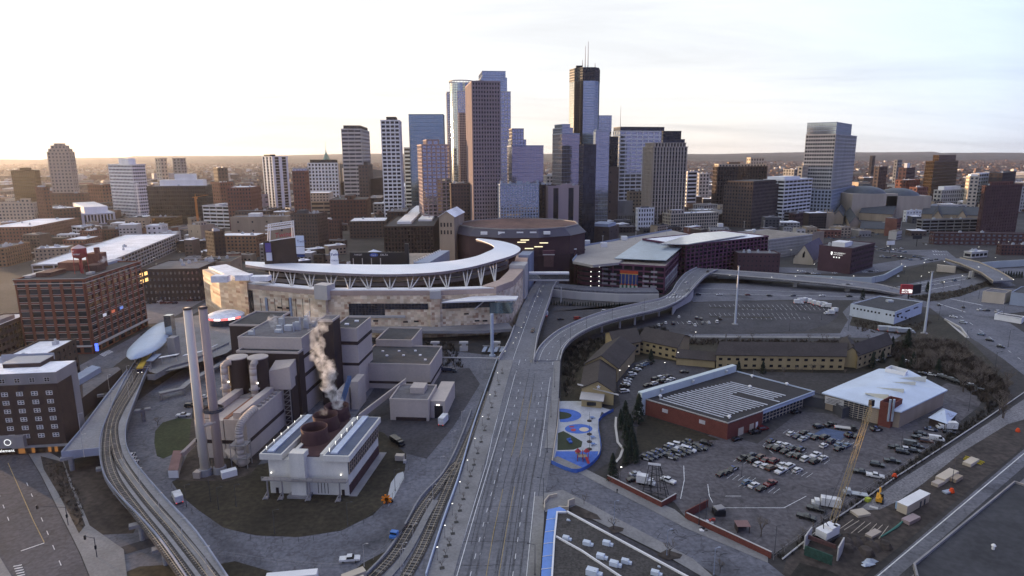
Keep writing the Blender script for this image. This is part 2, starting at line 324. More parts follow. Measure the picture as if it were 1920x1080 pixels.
def face_grid(wm,P,u,n,Wd,z0,z1,st):
 bay,fl,pw,sh,rel=st[2],st[3],st[4],st[5],st[6]
 nb=max(1,round(Wd/bay));nf=max(1,round((z1-z0)/fl));bw=Wd/nb;fh=(z1-z0)/nf
 up=Vector((0,0,1));O=Vector((P.x,P.y,z0))
 for k in range(nf+1):
  h=fh*sh;za=k*fh-h/2;zb=min(za+h,z1-z0);za=max(0,za)
  wm.para(O+up*za-n*.05,u*Wd,n*(rel*.75+.05),up*(zb-za))
 pwm=bw*pw
 for k in range(nb+1):
  a=k*bw-pwm/2;b=min(a+pwm,Wd);a=max(a,0)
  wm.para(O+u*a-n*.05,u*(b-a),n*(rel+.05),up*(z1-z0-.02))
def glass_box(gm_,P,R,Lv,wR,wL,z0,z1,st):
 c=[P,P+R*wR,P+R*wR+Lv*wL,P+Lv*wL];ln=[wR,wL,wR,wL]
 for k in range(4):
  a,b=c[k],c[(k+1)%4];nu=max(1,round(ln[k]/st[2]));nv=max(1,round((z1-z0)/st[3]));o=40*k
  gm_.face([(a.x,a.y,z0),(b.x,b.y,z0),(b.x,b.y,z1),(a.x,a.y,z1)],0,[(o-.5*0,0.5),(o+nu,.5),(o+nu,nv+.5),(o,nv+.5)])
 gm_.face([(p.x,p.y,z1)for p in c],0,[(0,0)]*4)
def block(root,P,R,Lv,wR,wL,z0,z1,st,roof='grey',pre='',par=.9,back=True):
 st=ST[st]if isinstance(st,str)else st
 P=Vector((P.x,P.y,0));gmb=MB();wm=MB()
 glass_box(gmb,P,R,Lv,wR,wL,z0,z1,st)
 face_grid(wm,P,R,-Lv,wR,z0,z1,st);face_grid(wm,P,Lv,-R,wL,z0,z1,st)
 if back:
  face_grid(wm,P+R*wR,Lv,R,wL,z0,z1,st);face_grid(wm,P+Lv*wL,R,Lv,wR,z0,z1,st)
 e=st[6]+.12;up=Vector((0,0,1));O=P+up*(z1-.35)-(R+Lv)*e;A=wR+2*e;B=wL+2*e;t=.55
 wm.para(O,R*A,Lv*t,up*(par+.35));wm.para(O+Lv*(B-t),R*A,Lv*t,up*(par+.35))
 wm.para(O+Lv*t,R*t,Lv*(B-2*t),up*(par+.35));wm.para(O+Lv*t+R*(A-t),R*t,Lv*(B-2*t),up*(par+.35))
 wall=wm.build(pre+'wall',W[st[0]],root);gl=gmb.build(pre+'glazing',GL[st[1]],root)
 rm=MB();q=.5;rm.para(P+up*(z1+.05)+(R+Lv)*0.02,R*(wR-.04),Lv*(wL-.04),up*.12)
 rm.build(pre+'roof',RF[roof]if roof in RF else W[roof],root)
 return wall
def solve_w(P,d,xt):
 q=Vector(P)-CAM;k=(xt-960)/FOC;x0=q.dot(_R);z0=q.dot(_F);a=d.dot(_R);b=d.dot(_F)
 den=a-k*b
 return(k*z0-x0)/den if abs(den)>1e-9 else-1
BN=0
def bldg(name,label,xl,xc,xr,yt,D,a,st,ph=(),roof='grey',dl=None,dr=None,z0=0.0,group=None,cat='building',units=None):
 global BN
 BN+=1
 if D<0:D=G(xc,-D).y
 P=atD(xc,yt,D);z1=P.z;R=Vector((math.cos(rad(a)),math.sin(rad(a)),0));Lv=Vector((-R.y,R.x,0))
 wR=dr if dr else(solve_w(P,R,xr)if xr-xc>1.5 else 22.);wL=dl if dl else(solve_w(P,Lv,xl)if xc-xl>1.5 else 22.)
 if not(2<wR<400):print('BAD wR',name,label,wR);wR=20
 if not(2<wL<400):print('BAD wL',name,label,wL);wL=20
 root=empty(name,(P.x,P.y,z0),label,cat,group)
 fac=max(1,P.y/680);sc_=lambda q:(lambda t:(t[0],t[1],t[2]*fac,t[3]*fac,t[4],t[5],t[6]*fac))(ST[q]if isinstance(q,str)else q)
 block(root,P,R,Lv,wR,wL,z0,z1,sc_(st),roof)
 P0=Vector((P.x,P.y,0))
 for(u0,u1,v0,v1,yp,mt)in ph:
  zt=atD(xc,yp,D).z if yp>40 else z1+yp
  Q=P0+R*(wR*u0)+Lv*(wL*v0)
  if mt in ST:block(root,Q,R,Lv,wR*(u1-u0),wL*(v1-v0),z1-.2,zt,sc_(mt),roof,'upper_',par=.5)
  else:
   b=MB();b.para(Q+Vector((0,0,z1+.1)),R*(wR*(u1-u0)),Lv*(wL*(v1-v0)),(0,0,zt-z1-.1));b.build('penthouse',W[mt],root)
 rr=random.Random(BN)
 if units is None:units=0 if z1>85 else rr.randint(2,5)
 for k in range(units):
  s=rr.uniform(1.8,4.2);u=rr.uniform(.12,.85)*wR;v=rr.uniform(.12,.85)*wL
  b=MB();c=P0+R*u+Lv*v+Vector((0,0,z1+.17));b.para(c,R*s,Lv*s*.7,(0,0,1.5+rr.random()));b.box(c+R*(s*.4)+Lv*(s*.3)+Vector((0,0,1.4)),(s*.3,s*.3,1.6))
  b.build('rooftop_unit',M_UNIT,root)
 return root,P0,R,Lv,wR,wL,z1
def mast(root,P,h,r=.35,name='antenna'):
 b=MB();b.tube(P,Vector(P)+Vector((0,0,h)),r,r*.35,5);return b.build(name,W['pale'],root)
B=bldg
HI='downtown towers on the skyline'
B('apartment_tower','brown stone tower with a stepped rounded crown near the left skyline',88,129,139,285,-392,97,'beige',ph=[(.08,.92,.06,.94,279,'beige'),(.2,.8,.16,.84,273,'beige'),(.3,.7,.3,.7,269,'beige')],group=HI)
B('apartment_podium','low dark brick block at the foot of the stepped crown tower',90,158,166,363,-404,97,'dkbrick')
B('office_tower','plain dark brown slab tower left of the stepped crown tower',20,64,74,320,-415,97,'bronze',ph=[(.2,.8,.3,.65,315,'bronze')],roof='dark',group=HI)
B('office_tower','white gridded office tower with a square white penthouse on the left',203,247,271,309,-408,62,('white','dark',2.4,3.5,.16,.48,.5),ph=[(.15,.7,.2,.62,297,'white')],roof='white',group=HI)
B('bank_building','low broad building framed in grey with a recessed dark glass front and white rooftop plant',275,385,397,349,-420,97,'black',ph=[(.2,.7,.05,.8,337,'white'),(.3,.6,.2,.55,326,'white')],roof='white')
B('apartment_block','cream striped block at the far left edge of the photo',-20,62,68,380,-424,97,'cream',ph=[(.3,.7,.1,.3,373,'cream')])
B('columned_building','white temple-like building with tall slender columns on the left',130,156,212,402,-422,40,('white','black',3.0,24.,.36,.16,1.6),ph=[(.1,.9,.1,.9,390,'white')],roof='white',units=0)
B('apartment_block','brick apartment block just left of the white gridded tower',164,190,208,347,-386,70,'brick')
B('tower_block','pale slim block far behind on the left horizon, the left of two',291,300,312,297,2100,60,'cream')
B('tower_block','pale slim block far behind on the left horizon, the right of two',324,338,347,297,2100,75,'greyapt')
B('tower_block','small brown block beyond the low roofs with a sunlit left wall',400,408,426,315,1600,40,'brown')
B('apartment_block','white striped mid-rise with a dark vertical slot',380,430,452,387,-428,75,'wbands',ph=[(.1,.9,.42,.58,383,'white')])
B('apartment_block','narrow beige masonry block with sparse windows',352,376,402,424,-468,60,'blanktan',ph=[(.2,.6,.2,.6,418,'beige')])
B('warehouse','orange brick warehouse with a white roof behind the scoreboard',403,480,500,443,-482,88,'orange',roof='white')
B('apartment_block','red brick apartment block with white balconies behind the striped mid-rise',395,412,436,343,-398,55,'brick')
B('apartment_tower','black and white condominium tower with stacked balconies',492,511,538,294,-398,50,('white','black',7.5,3.1,.42,.14,.7),ph=[(.05,.4,.3,.9,290,'black')],roof='dark',group=HI)
B('office_tower','white checkered slab with a dark flat cap and dark left edge',574,577,633,306,-384,6,'check',ph=[(.08,.95,.05,.9,300,'black')],roof='dark',group=HI)
B('office_tower','dark banded tower with rounded corners and a black cap',640,676,692,242,-384,96,'bands',ph=[(.08,.92,.05,.93,235,'black')],roof='dark',group=HI)
B('apartment_tower','white framed slab standing in front of the dark banded tower',643,674,683,316,-380,96,('white','dark',4.6,4.2,.4,.34,.6),roof='dark',group=HI)
B('office_building','brown masonry block beside the white framed slab',672,689,698,310,-384,96,'brown',ph=[(.2,.8,.1,.5,304,'dkgrey')])
B('office_tower','white gridded slab tower with a small black cap',714,748,752,226,930,96,('white','black',4.6,4.0,.22,.40,.5),ph=[(.2,.8,.2,.72,219,'black')],roof='dark',group=HI)
B('office_tower','teal glass slab tower with dark slots near its top',766,766,831,215,1000,3,'teal',roof='dark',dl=35,group=HI)
B('office_building','white striped narrow block between two towers',758,771,775,277,1060,96,'wbands')
B('office_tower','pink and white gridded tower with a stepped top in front of the teal slab',783,791,843,272,740,14,'pinkgrid',ph=[(.2,.62,.1,.8,262,'pinkgrid')],group=HI)
B('office_tower','rose granite tower punched with small square windows, tallest of the front rank',873,885,937,153,665,10,'punch',ph=[(.2,.5,.2,.7,148,'rose')],roof='dark',group=HI)
B('office_tower','pale stone and glass tower with stepped shoulders behind the rose granite tower',893,901,957,172,1000,8,'silver',ph=[(.04,.90,.06,.94,145,'sky'),(.08,.86,.1,.9,132,'sky')],group=HI)
B('office_tower','violet mirror glass block with a dark left side',951,960,1019,274,720,9,'violet',ph=[(.02,.5,.3,.9,262,'blue'),(.04,.40,.2,.8,241,'silver')],roof='dark',group=HI)
B('office_tower','copper and blue glass tower left of the tallest tower',1036,1054,1087,251,800,20,'violet',ph=[(.0,.62,.02,.98,240,'blue'),(.06,.5,.1,.9,233,'blue')],group=HI)
B('office_tower','black shaft of glass beside the foot of the tallest tower',1086,1094,1118,272,760,8,'blackglass',roof='dark',group=HI)
B('office_tower','pale stepped tower seen behind the right edge of the tallest tower',1112,1118,1147,217,1300,8,'sky',group=HI)
B('office_tower','blue glass tower with stepped shoulders right of the tallest tower',1113,1117,1143,246,940,8,'blue',ph=[(.05,.8,.05,.9,243,'blue')],group=HI)
B('office_tower','black stepped slab between the blue glass tower and the curved banded tower',1138,1141,1159,257,1150,8,'black',group=HI)
B('office_tower','curved white banded blue glass tower with an overhanging flat top',1150,1163,1247,246,-404,16,('white','blue',6.5,3.9,.09,.34,.6),ph=[(.0,.98,.0,.98,238,'blackglass')],roof='white',group=HI)
B('office_tower','black glass block rising behind the brown finned tower',1240,1243,1284,262,1080,10,'blackglass',ph=[(.0,.82,.0,.9,246,'black')],roof='dark',group=HI)
B('office_tower','brown tower with tall pale vertical fins and a notched crown',1207,1226,1288,276,-430,14,'brfins',ph=[(.05,.97,.08,.95,268,'brfins')],roof='dark',group=HI)
B('office_building','dark plum block filling the gap below the violet glass tower',1010,1016,1042,348,690,8,'dkbrown')
B('office_building','lilac slab with a dark vertical stripe down its middle',1024,1028,1085,350,680,8,('pink','black',19.,60.,.66,.04,.5),ph=[(.45,.8,.1,.5,345,'pink')])
B('office_building','grey windowless block below the blue glass tower',1128,1130,1160,314,1000,8,'blankbrown')
B('office_building','brown brick annex below the curved banded tower',843,846,880,346,690,8,'brown',ph=[(.3,.7,.2,.6,343,'grey')])
B('hotel','pale blue gridded hotel with flared corners and a small gable',934,938,1010,347,640,8,('bluegrey','blue',3.0,3.1,.34,.34,.5),ph=[(.43,.57,.02,.2,340,'bluegrey'),(.0,.06,.0,.1,339,'bluegrey'),(.94,.998,.0,.1,339,'bluegrey')],group=None)
B('office_building','white terracotta building stepping up to its middle',720,783,786,362,-400,97,('white','dark',3.6,4.4,.34,.36,.5),ph=[(.1,.8,.38,.75,350,'grid')],roof='white')
B('office_building','long brown brick building with rows of pale windows and a cornice',785,858,864,371,-416,97,('dkbrown','silver',3.4,4.6,.45,.5,.4),ph=[(.1,.9,.3,.7,365,'grey')])
B('warehouse','dark brick warehouse under the white framed slab',618,686,694,375,-424,97,'dkbrick',ph=[(.2,.8,.4,.6,368,'dkbrick')],roof='dark')
B('office_building','tan brick block with a pale corner bay behind the scoreboard',545,594,613,402,-474,80,'brown',ph=[(.1,.5,.5,.8,395,'dkgrey')])
B('office_building','plain brown warehouse wall behind the scoreboard frame',432,540,550,407,-456,95,'blanktan',ph=[(.1,.6,.5,.7,400,'white')],units=4)
B('office_building','wide low buff building with brown window bands and curved roof',560,630,640,378,-408,96,('tan','dark',12.,4.2,.05,.5,.4),roof='white',ph=[(.1,.8,.2,.8,362,'beige')])
B('office_building','low pink concrete block with a dark window band left of the condominium tower',455,495,502,366,-402,92,('pink','black',30.,5.5,.2,.62,.4))
B('office_building','small red brick block with a white roof beside the tan corner building',611,636,640,413,-454,82,'dkbrick',roof='white',units=1)
B('warehouse','green-brown brick row with small windows behind the ballpark',655,722,728,415,-446,96,'brown',roof='white')
B('department_store','dark brown hall with vertical ribs behind the ballpark',720,812,836,425,-496,93,'darkfins',ph=[(.1,.9,.5,.8,420,'white'),(.2,.7,.1,.4,421,'white')],roof='dark')
B('office_building','dark block rising behind the ribbed hall',726,762,768,398,760,95,'dkbrown')
B('office_tower','tall banded tower with a gold lit glass top and a lower right shoulder',1512,1567,1606,252,1150,52,('pale','dark',2.4,3.9,.18,.44,.5),ph=[(.0,.70,.0,.999,229,'sky')],roof='dark',group=HI)
B('office_building','silver base wing under the gold topped banded tower',1515,1560,1602,357,1100,52,('bluegrey','dark',3.2,3.9,.35,.4,.4))
B('apartment_tower','bronze glass twin-shafted tower near the right edge',1736,1752,1797,303,1400,38,'bronze',ph=[(.2,.9,.1,.8,291,'bronze')],roof='dark',group=HI)
B('office_building','dark brown slab with a pale band of windows under its flat roof',1338,1346,1438,313,1250,8,'darkfins',ph=[(.02,.98,.04,.96,308,'cream'),(.24,.46,.2,.6,305,'bronze')],roof='dark')
B('tower_block','small gold lit block standing behind the dark brown slab',1401,1408,1433,296,1500,15,'cream',group=None)
B('office_building','brown stone block with stepped upper storeys below the dark slab',1358,1412,1460,349,-428,45,'brown',ph=[(.06,.94,.06,.94,341,'brown')],roof='dark')
B('office_building','white banded block with a white drum on its roof',1432,1472,1523,338,-420,42,'wbands',ph=[(.05,.6,.1,.9,332,'white')],roof='white')
B('apartment_tower','red brick apartment tower with stacked balconies at the right edge',1843,1848,1916,349,-446,25,'brickapt',ph=[(.15,.75,.2,.8,342,'brick')],roof='dark',group=HI)
B('apartment_tower','cream concrete tower behind the brick apartment tower',1819,1836,1846,331,1200,70,'cream',ph=[(.1,.9,.1,.9,327,'white')],roof='white',group=HI)
B('apartment_tower','white banded tower behind the cream tower on the right',1822,1836,1858,326,1350,40,'wbands',roof='white')
B('apartment_tower','dark brown tower on the far right behind the brick apartments',1856,1880,1905,325,1300,45,'dkbrown',roof='dark')
B('hospital','pale grey block with a white stepped roof left of the cream tower',1752,1766,1817,357,1350,25,'pgrid',ph=[(.1,.7,.1,.9,350,'white')],roof='white')
B('tower_block','slim brown brick tower standing in the trees right of the banded tower',1640,1649,1664,313,1500,35,'brown')
B('tower_block','pale slim tower in the trees, left of a dark brick block',1678,1683,1691,300,2300,35,'greyapt')
B('tower_block','dark brick block in the trees with a white chimney-like top',1686,1700,1716,315,1900,40,'dkbrick',ph=[(.2,.5,.2,.6,306,'white')])
B('tower_block','thin dark tower far away on the right, nearest the horizon',1632,1636,1641,292,3000,40,'dkbrown')
B('tower_block','white banded small block between the finned tower and the dark slab',1284,1290,1307,322,1300,20,'wbands')
B('office_building','white framed narrow block standing by the curved parking ramp',1193,1197,1226,391,-432,14,('white','black',3.2,4.4,.46,.42,.5),ph=[(.2,.7,.1,.5,388,'dkgrey')],units=1)
B('office_building','cream gridded block with a white roof beyond the long parking roof',1243,1258,1347,402,-433,20,('cream','dark',3.0,3.4,.28,.3,.5),ph=[(.05,.3,.2,.7,395,'beige')],roof='white')
B('library_building','long grey concrete building with a row of deep vertical slots',1097,1100,1192,402,-424,8,'slots',ph=[(.2,.95,.3,.9,378,'grey'),(.05,.3,.3,.8,387,'white')])
B('office_building','grey terrace block with a rooftop of pale pipes below the curved tower',1110,1112,1180,370,-402,8,'garage',ph=[(.3,.9,.2,.7,362,'pale')])
B('office_building','square tan block with a dark roof below the finned tower',1176,1180,1216,360,-420,10,'tan')
B('theatre_building','dark brown box with a lettered wall and a pale blue side',1104,1142,1160,427,-462,62,'blankbrown',ph=[(.1,.9,.1,.9,421,'bluegrey')],roof='white',units=1)
def polytower(root,pts,z0,z1,gname,wname,bay=1.6,fl=3.9,fins=None,pw=.12,sh=.12,rel=.12,pre=''):
 n=len(pts);gmb=MB();wm=MB();st=(wname,gname,bay,fl,pw,sh,rel)
 ar=sum(pts[i].x*pts[(i+1)%n].y-pts[(i+1)%n].x*pts[i].y for i in range(n))
 if ar<0:pts=pts[::-1]
 for k in range(n):
  a=pts[k];b=pts[(k+1)%n];d=(b-a);Ld=d.length;d.normalize();nu=max(1,round(Ld/bay));nv=round((z1-z0)/fl)
  gmb.face([(a.x,a.y,z0),(b.x,b.y,z0),(b.x,b.y,z1),(a.x,a.y,z1)],0,[(40*k,.5),(40*k+nu,.5),(40*k+nu,nv+.5),(40*k,nv+.5)])
  face_grid(wm,a,d,Vector((d.y,-d.x,0)),Ld,z0,z1,st)
 gmb.face([(p.x,p.y,z1)for p in pts],0,[(0,0)]*n)
 gmb.build(pre+'glazing',GL[gname],root);wm.build(pre+'wall',W[wname],root)
def pD(px,D):return Vector((atD(px,300,D).x,D,0))
r=empty('office_tower',pD(1092,1050),'tallest tower, black crowned blue glass with two white masts on its roof','building',HI)
pts=[pD(1066,1062),pD(1075,1046),pD(1082,1044),pD(1090,1036),pD(1112,1036),pD(1119,1044),pD(1121,1075),pD(1105,1090),pD(1076,1085)]
zt=atD(1090,126,1036).z;zb=atD(1090,151,1036).z
polytower(r,pts,0,zb,'sky','teal',1.6,3.9,sh=.08,pw=.05)
c=sum(pts,Vector((0,0,0)))/len(pts)
polytower(r,[c+(p-c)*1.012 for p in pts],zb-.3,zt,'black','black',3.2,3.9,pre='crown_',sh=.3)
fn=MB()
for k in range(9):
 a=pts[1]+(pts[3]-pts[1])*(k/8);fn.box((a.x,a.y-2.6-k*.15,0),(1.0,2.2,zb),0)
fn.build('fin',W['black'],r)['kind']='stuff'
for q,hh in((pD(1094,1055),34),(pD(1099,1050),40),(pD(1089,1060),14),(pD(1112,1060),9)):mast(r,q+Vector((0,0,zt)),hh,.9)
b=MB();b.box(pD(1083,1060)+Vector((0,0,zt)),(10,10,5));b.build('penthouse',W['black'],r)
r=empty('office_tower',pD(863,1120),'round glass tower with a louvred ring crown and a golden left wing','building',HI)
cc=pD(867,1130);zt=atD(867,154,1110).z;n=28
pts=[cc+Vector((math.cos(2*math.pi*k/n)*19,math.sin(2*math.pi*k/n)*19,0))for k in range(n)]
polytower(r,pts,0,zt,'sky','bluegrey',4.2,4.0,pw=.1,sh=.16,rel=.15)
cr_=MB();cr_.lathe((cc.x,cc.y,zt),[(19.6,2.2),(20.6,2.2),(20.6,4),(19.6,4),(19.6,2.2)],40)
for k in range(24):t=k*math.pi/12;cr_.box((cc.x+19.8*math.cos(t),cc.y+19.8*math.sin(t),zt),(.7,.7,3),t)
cr_.build('crown_ring',W['pale'],r)
R8=Vector((math.cos(rad(8)),math.sin(rad(8)),0));L8=Vector((-R8.y,R8.x,0))
block(r,pD(841,1135),R8,L8,9,30,0,atD(845,173,1135).z,'silver',pre='wing_')
block(r,pD(860,1105),R8,L8,17,30,0,atD(865,171,1105).z,'silver',pre='wing_')
block(r,pD(863,1095),R8,L8,16,30,0,atD(865,212,1095).z,'punch',pre='wing_')
mk=MB()
r2=empty('city_hall_spire',pD(612,1600),'small pointed green copper spire behind the checkered white slab','tower')
mk.box(pD(612,1600),(20,20,atD(611,301,1600).z-.5));mk.build('tower_shaft',W['tan'],r2)
sp=MB();z=atD(611,301,1600).z;q=pD(612,1600);sp.lathe((q.x,q.y,z-.6),[(10,0),(1.6,20),(.05,30)],8);sp.build('spire',mat('copper_green',(.16,.26,.24)),r2)
mast(r2,(q.x,q.y,z+28),18,.5)
ms=MB();q=atD(1163,238,800);ms.tube(q,q+Vector((0,0,24)),.45,.15,5);thing(ms,'radio_mast',W['pale'],'thin white mast on the corner of the curved banded tower','mast')
wd=MB();D=1500
a=[atD(x,y,D)for x,y in((700,316),(737,345),(735,352),(628,352),(640,340))]
wd.prism([(p.x,p.y)for p in(pD(628,1500),pD(742,1500),pD(745,1700),pD(628,1700))],0,[atD(628,343,D).z,atD(742,330,D).z,atD(742,330,D).z+1,atD(700,312,D).z+6])
thing(wd,'stadium',W['dkbrown'],'slanted dark glass stadium roof far behind the white framed slab','stadium')
for k,(x,y,D,rr_)in enumerate(((1622,357,1150,34),(1684,361,1150,34))):
 q=atD(x,y,D);rt=empty('dome',(q.x,q.y,0),['left of the two low dark domes right of the banded tower','right of the two low dark domes right of the banded tower'][k],'dome')
 b=MB();b.lathe((q.x,q.y,q.z-4),[(rr_,0),(rr_*.85,5),(rr_*.6,9),(rr_*.3,11.5),(.1,12.2)],32);b.build('dome_roof',mat('slate',(.06,.07,.09),rough=.5),rt,True)
 b=MB();b.box((q.x,q.y+8,0),(78,84,q.z-4.05));b.build('wall',W['beige'],rt)
def cream_stair():pass
cc=Vector((pD(973,576).x,576,0));r=empty('arena',cc,'huge dark plum arena with a many-sided brown roof behind the ballpark','arena')
ZA=49.0;n=12;RX,RY=60,54
def ell(s,z,off=rad(15)):return[(cc.x+RX*s*math.cos(off+2*math.pi*k/n),cc.y+RY*s*math.sin(off+2*math.pi*k/n))for k in range(n)]
b=MB();b.prism(ell(1.0,0),0,43,0)
for z in(14,27):b.prism(ell(1.012,0),z,z+.6,0)
b.build('wall',mat('plum_wall',(.055,.03,.036),var=.2,scale=.05),r)
b=MB();lo=ell(1.02,0);hi=ell(.90,0)
for k in range(n):
 j=(k+1)%n;b.face([(*lo[k],43),(*lo[j],43),(*hi[j],ZA),(*hi[k],ZA)])
b.face([(*p,43.0)for p in lo[::-1]]);b.build('sloped_band',mat('slate_blue',(.06,.055,.08),rough=.5,var=.1),r)
b=MB();b.prism(ell(.90,0),ZA-.3,ZA+.2);b.build('roof',mat('roof_rust',(.13,.075,.065),var=.5,scale=.04,fine=.25,fscale=.5),r)
b=MB();o1=ell(.905,0);o2=ell(.885,0)
for k in range(n):
 j=(k+1)%n;b.prism([o1[k],o1[j],o2[j],o2[k]],ZA,ZA+.9)
b.build('roof_kerb',W['grey'],r)
for x,y in((984,451),(1020,457),(1010,464),(978,455),(992,467)):
 q=atD(x,y,521);b=MB();b.box((q.x,521+abs(q.x-cc.x)*.12,q.z),(7,.5,.7));b.build('light_strip',mat('strip_light',(.9,.8,.5),emit=.55,ecol=(1,.86,.5)),r)
for x in(907,940,975,1000,1026):
 q=atD(x,429,524);b=MB();b.box((q.x,528,ZA-3.6),(5.5,3,2.2));b.build('roof_vent',W['white'],r)
def gable_box(root,A,B,C,z0,ze,zr,wallm,roofm,along='BC',ov=.8,pre=''):
 """box on ground rectangle A,B,C (D=A+C-B) with a pitched roof; ridge parallel to BC or AB"""
 A=Vector(A);B=Vector(B);C=Vector(C);Dp=A+C-B
 for q in(A,B,C,Dp):q.z=0
 if along=='AB':A,B,C,Dp=B,C,Dp,A
 m1=(A+B)/2;m2=(Dp+C)/2;up=Vector((0,0,1))
 w_=MB()
 w_.face([A+up*z0,B+up*z0,B+up*ze,m1+up*(zr-.02),A+up*ze]);w_.face([C+up*z0,Dp+up*z0,Dp+up*ze,m2+up*(zr-.02),C+up*ze])
 w_.face([B+up*z0,C+up*z0,C+up*ze,B+up*ze]);w_.face([Dp+up*z0,A+up*z0,A+up*ze,Dp+up*ze])
 wo=w_.build(pre+'wall',wallm,root)
 rf=MB();n=(C-B).normalized();s=(B-A).normalized();sl=(zr-ze)/((B-A).length/2)
 for(E0,E1,sg)in((A,Dp,-1),(B,C,1)):
  e0=E0+s*sg*ov-n*ov+up*(ze-sl*ov);e1=E1+s*sg*ov+n*ov+up*(ze-sl*ov);f0=m1-n*ov+up*zr;f1=m2+n*ov+up*zr
  rf.para(e0,e1-e0,f0-e0,up*.35)
 rf.build(pre+'roof',roofm,root)
 return wo
def P3(v,z=0):return Vector((v.x,v.y,z))
r=empty('meeting_hall',pD(820,560),'tan gabled hall with a pale roof between the ribbed hall and the arena','building')
gable_box(r,pD(820,545),pD(849,543),pD(868,590),0,atD(835,406,545).z,atD(835,396,545).z,W['tan'],RF['white'])
for k in range(4):
 for j in range(2):
  q=pD(824+k*6.3,544.6);z=atD(830,425+j*14,545).z;b=MB();b.box((q.x,544.5-.3*k,z),(1.2,.6,3.4));b.build('window',GL['black'],r)
def stone_mat():
 mt,nt,b=_nt('stone_patchwork');N=nt.nodes;L=nt.links
 g=N.new('ShaderNodeNewGeometry');sp_=N.new('ShaderNodeSeparateXYZ');L.new(g.outputs[0],sp_.inputs[0])
 hx_=N.new('ShaderNodeMath');hx_.operation='MULTIPLY_ADD';hx_.inputs[1].default_value=.7;L.new(sp_.outputs[1],hx_.inputs[0]);L.new(sp_.outputs[0],hx_.inputs[2])
 cb_=N.new('ShaderNodeCombineXYZ');L.new(hx_.outputs[0],cb_.inputs[0]);L.new(sp_.outputs[2],cb_.inputs[1])
 mp=N.new('ShaderNodeMapping');mp.inputs['Scale'].default_value=(.5,.62,1);L.new(cb_.outputs[0],mp.inputs[0]);fl_2=N.new('ShaderNodeVectorMath');fl_2.operation='FLOOR';L.new(mp.outputs[0],fl_2.inputs[0])
 v=N.new('ShaderNodeTexWhiteNoise');v.noise_dimensions='2D';L.new(fl_2.outputs[0],v.inputs['Vector'])
 r=N.new('ShaderNodeValToRGB');r.color_ramp.interpolation='CONSTANT';e=r.color_ramp.elements
 e[0].position=0;e[0].color=(.62,.48,.33,1);e[1].position=.3;e[1].color=(.72,.58,.41,1)
 for p,c in((.5,(.60,.44,.31,1)),(.62,(.78,.66,.50,1)),(.82,(.42,.27,.18,1)),(.9,(.66,.54,.38,1))):a=e.new(p);a.color=c
 s=N.new('ShaderNodeSeparateColor');L.new(v.outputs['Color'],s.inputs[0]);L.new(s.outputs[0],r.inputs[0])
 n=N.new('ShaderNodeTexNoise');n.inputs['Scale'].default_value=.12;n.inputs['Detail'].default_value=4;L.new(g.outputs[0],n.inputs[0])
 m2=N.new('ShaderNodeMapRange');m2.inputs[1].default_value=.3;m2.inputs[2].default_value=.7;m2.inputs[3].default_value=.75;m2.inputs[4].default_value=1.2;L.new(n.outputs[0],m2.inputs[0])
 sc_=N.new('ShaderNodeVectorMath');sc_.operation='SCALE';L.new(r.outputs[0],sc_.inputs[0]);L.new(m2.outputs[0],sc_.inputs['Scale']);L.new(sc_.outputs[0],b.inputs['Base Color']);b.inputs['Roughness'].default_value=.9
 return mt
STONE=stone_mat()
DECK=7.0
ball=empty('ballpark',G(700,612,0),'open ballpark with a curved white canopy roof over tan stone walls','stadium')
def poly_wall(mb,pts,t,z0,z1,mi=0):
 """wall along a polyline, thickness t to the left of travel"""
 n=len(pts);off=[]
 for i in range(n):
  d=Vector((0,0,0))
  if i>0:d+=(pts[i]-pts[i-1]).normalized()
  if i<n-1:d+=(pts[i+1]-pts[i]).normalized()
  d.z=0;d.normalize();off.append(Vector((-d.y,d.x,0))*t)
 for i in range(n-1):
  a,b=pts[i],pts[i+1];q=[a,b,b+off[i+1],a+off[i]]
  mb.prism([(p.x,p.y)for p in q],z0,z1,mi)
 return[pts[i]+off[i]for i in range(n)]
fac=[P3(G(x,y,DECK))for x,y in((404,566),(428,583),(470,596),(610,612),(810,612),(930,607),(962,592),(978,570),(988,545),(992,520))]
fac=[f for f in fac]
w_=MB();poly_wall(w_,fac,9,0,26.5);w_.build('wall',STONE,ball)
w_=MB();poly_wall(w_,[f+Vector((0,-.25,0))for f in fac[2:6]],9.6,26.5,29.2);poly_wall(w_,[f+Vector((.2,-.25,0))for f in fac[5:]],9.6,26.5,30.5);w_.build('parapet_band',mat('pink_concrete',(.42,.32,.27),var=.12),ball)
w_=MB();poly_wall(w_,[f+Vector((0,.6,0))for f in fac[2:]],6.5,29.3,29.9);w_.build('parapet_coping',W['white'],ball)
def on_fac(px,py):return None
def pbox(root,name,m,x0,y0,x1,y1,D,dep,a=-1.5,label=None):
 """box whose front face spans pixels (x0,y0)-(x1,y1) at distance D, dep deep"""
 p0=atD(x0,y1,D);p1=atD(x1,y1,D+(x1-x0)*0);zt=atD((x0+x1)/2,y0,D).z
 w=p1.x-p0.x;b=MB();u=Vector((math.cos(rad(a)),math.sin(rad(a)),0));v=Vector((-u.y,u.x,0));b.para((p0.x,D,p0.z),u*w,v*dep,(0,0,zt-p0.z))
 return b.build(name,m,root)
def seg_at(px):
 for k in range(len(fac)-1):
  if proj(fac[k])[0]<=px<=proj(fac[k+1])[0]:return fac[k],(fac[k+1]-fac[k]).normalized()
 return fac[3],(fac[4]-fac[3]).normalized()
def onwall(px,py,pxr):
 A_,d_=seg_at(pxr);n_=Vector((d_.y,-d_.x,0));r_=ray(px,py);t=(A_-CAM).dot(n_)/r_.dot(n_);return CAM+r_*t,d_,n_
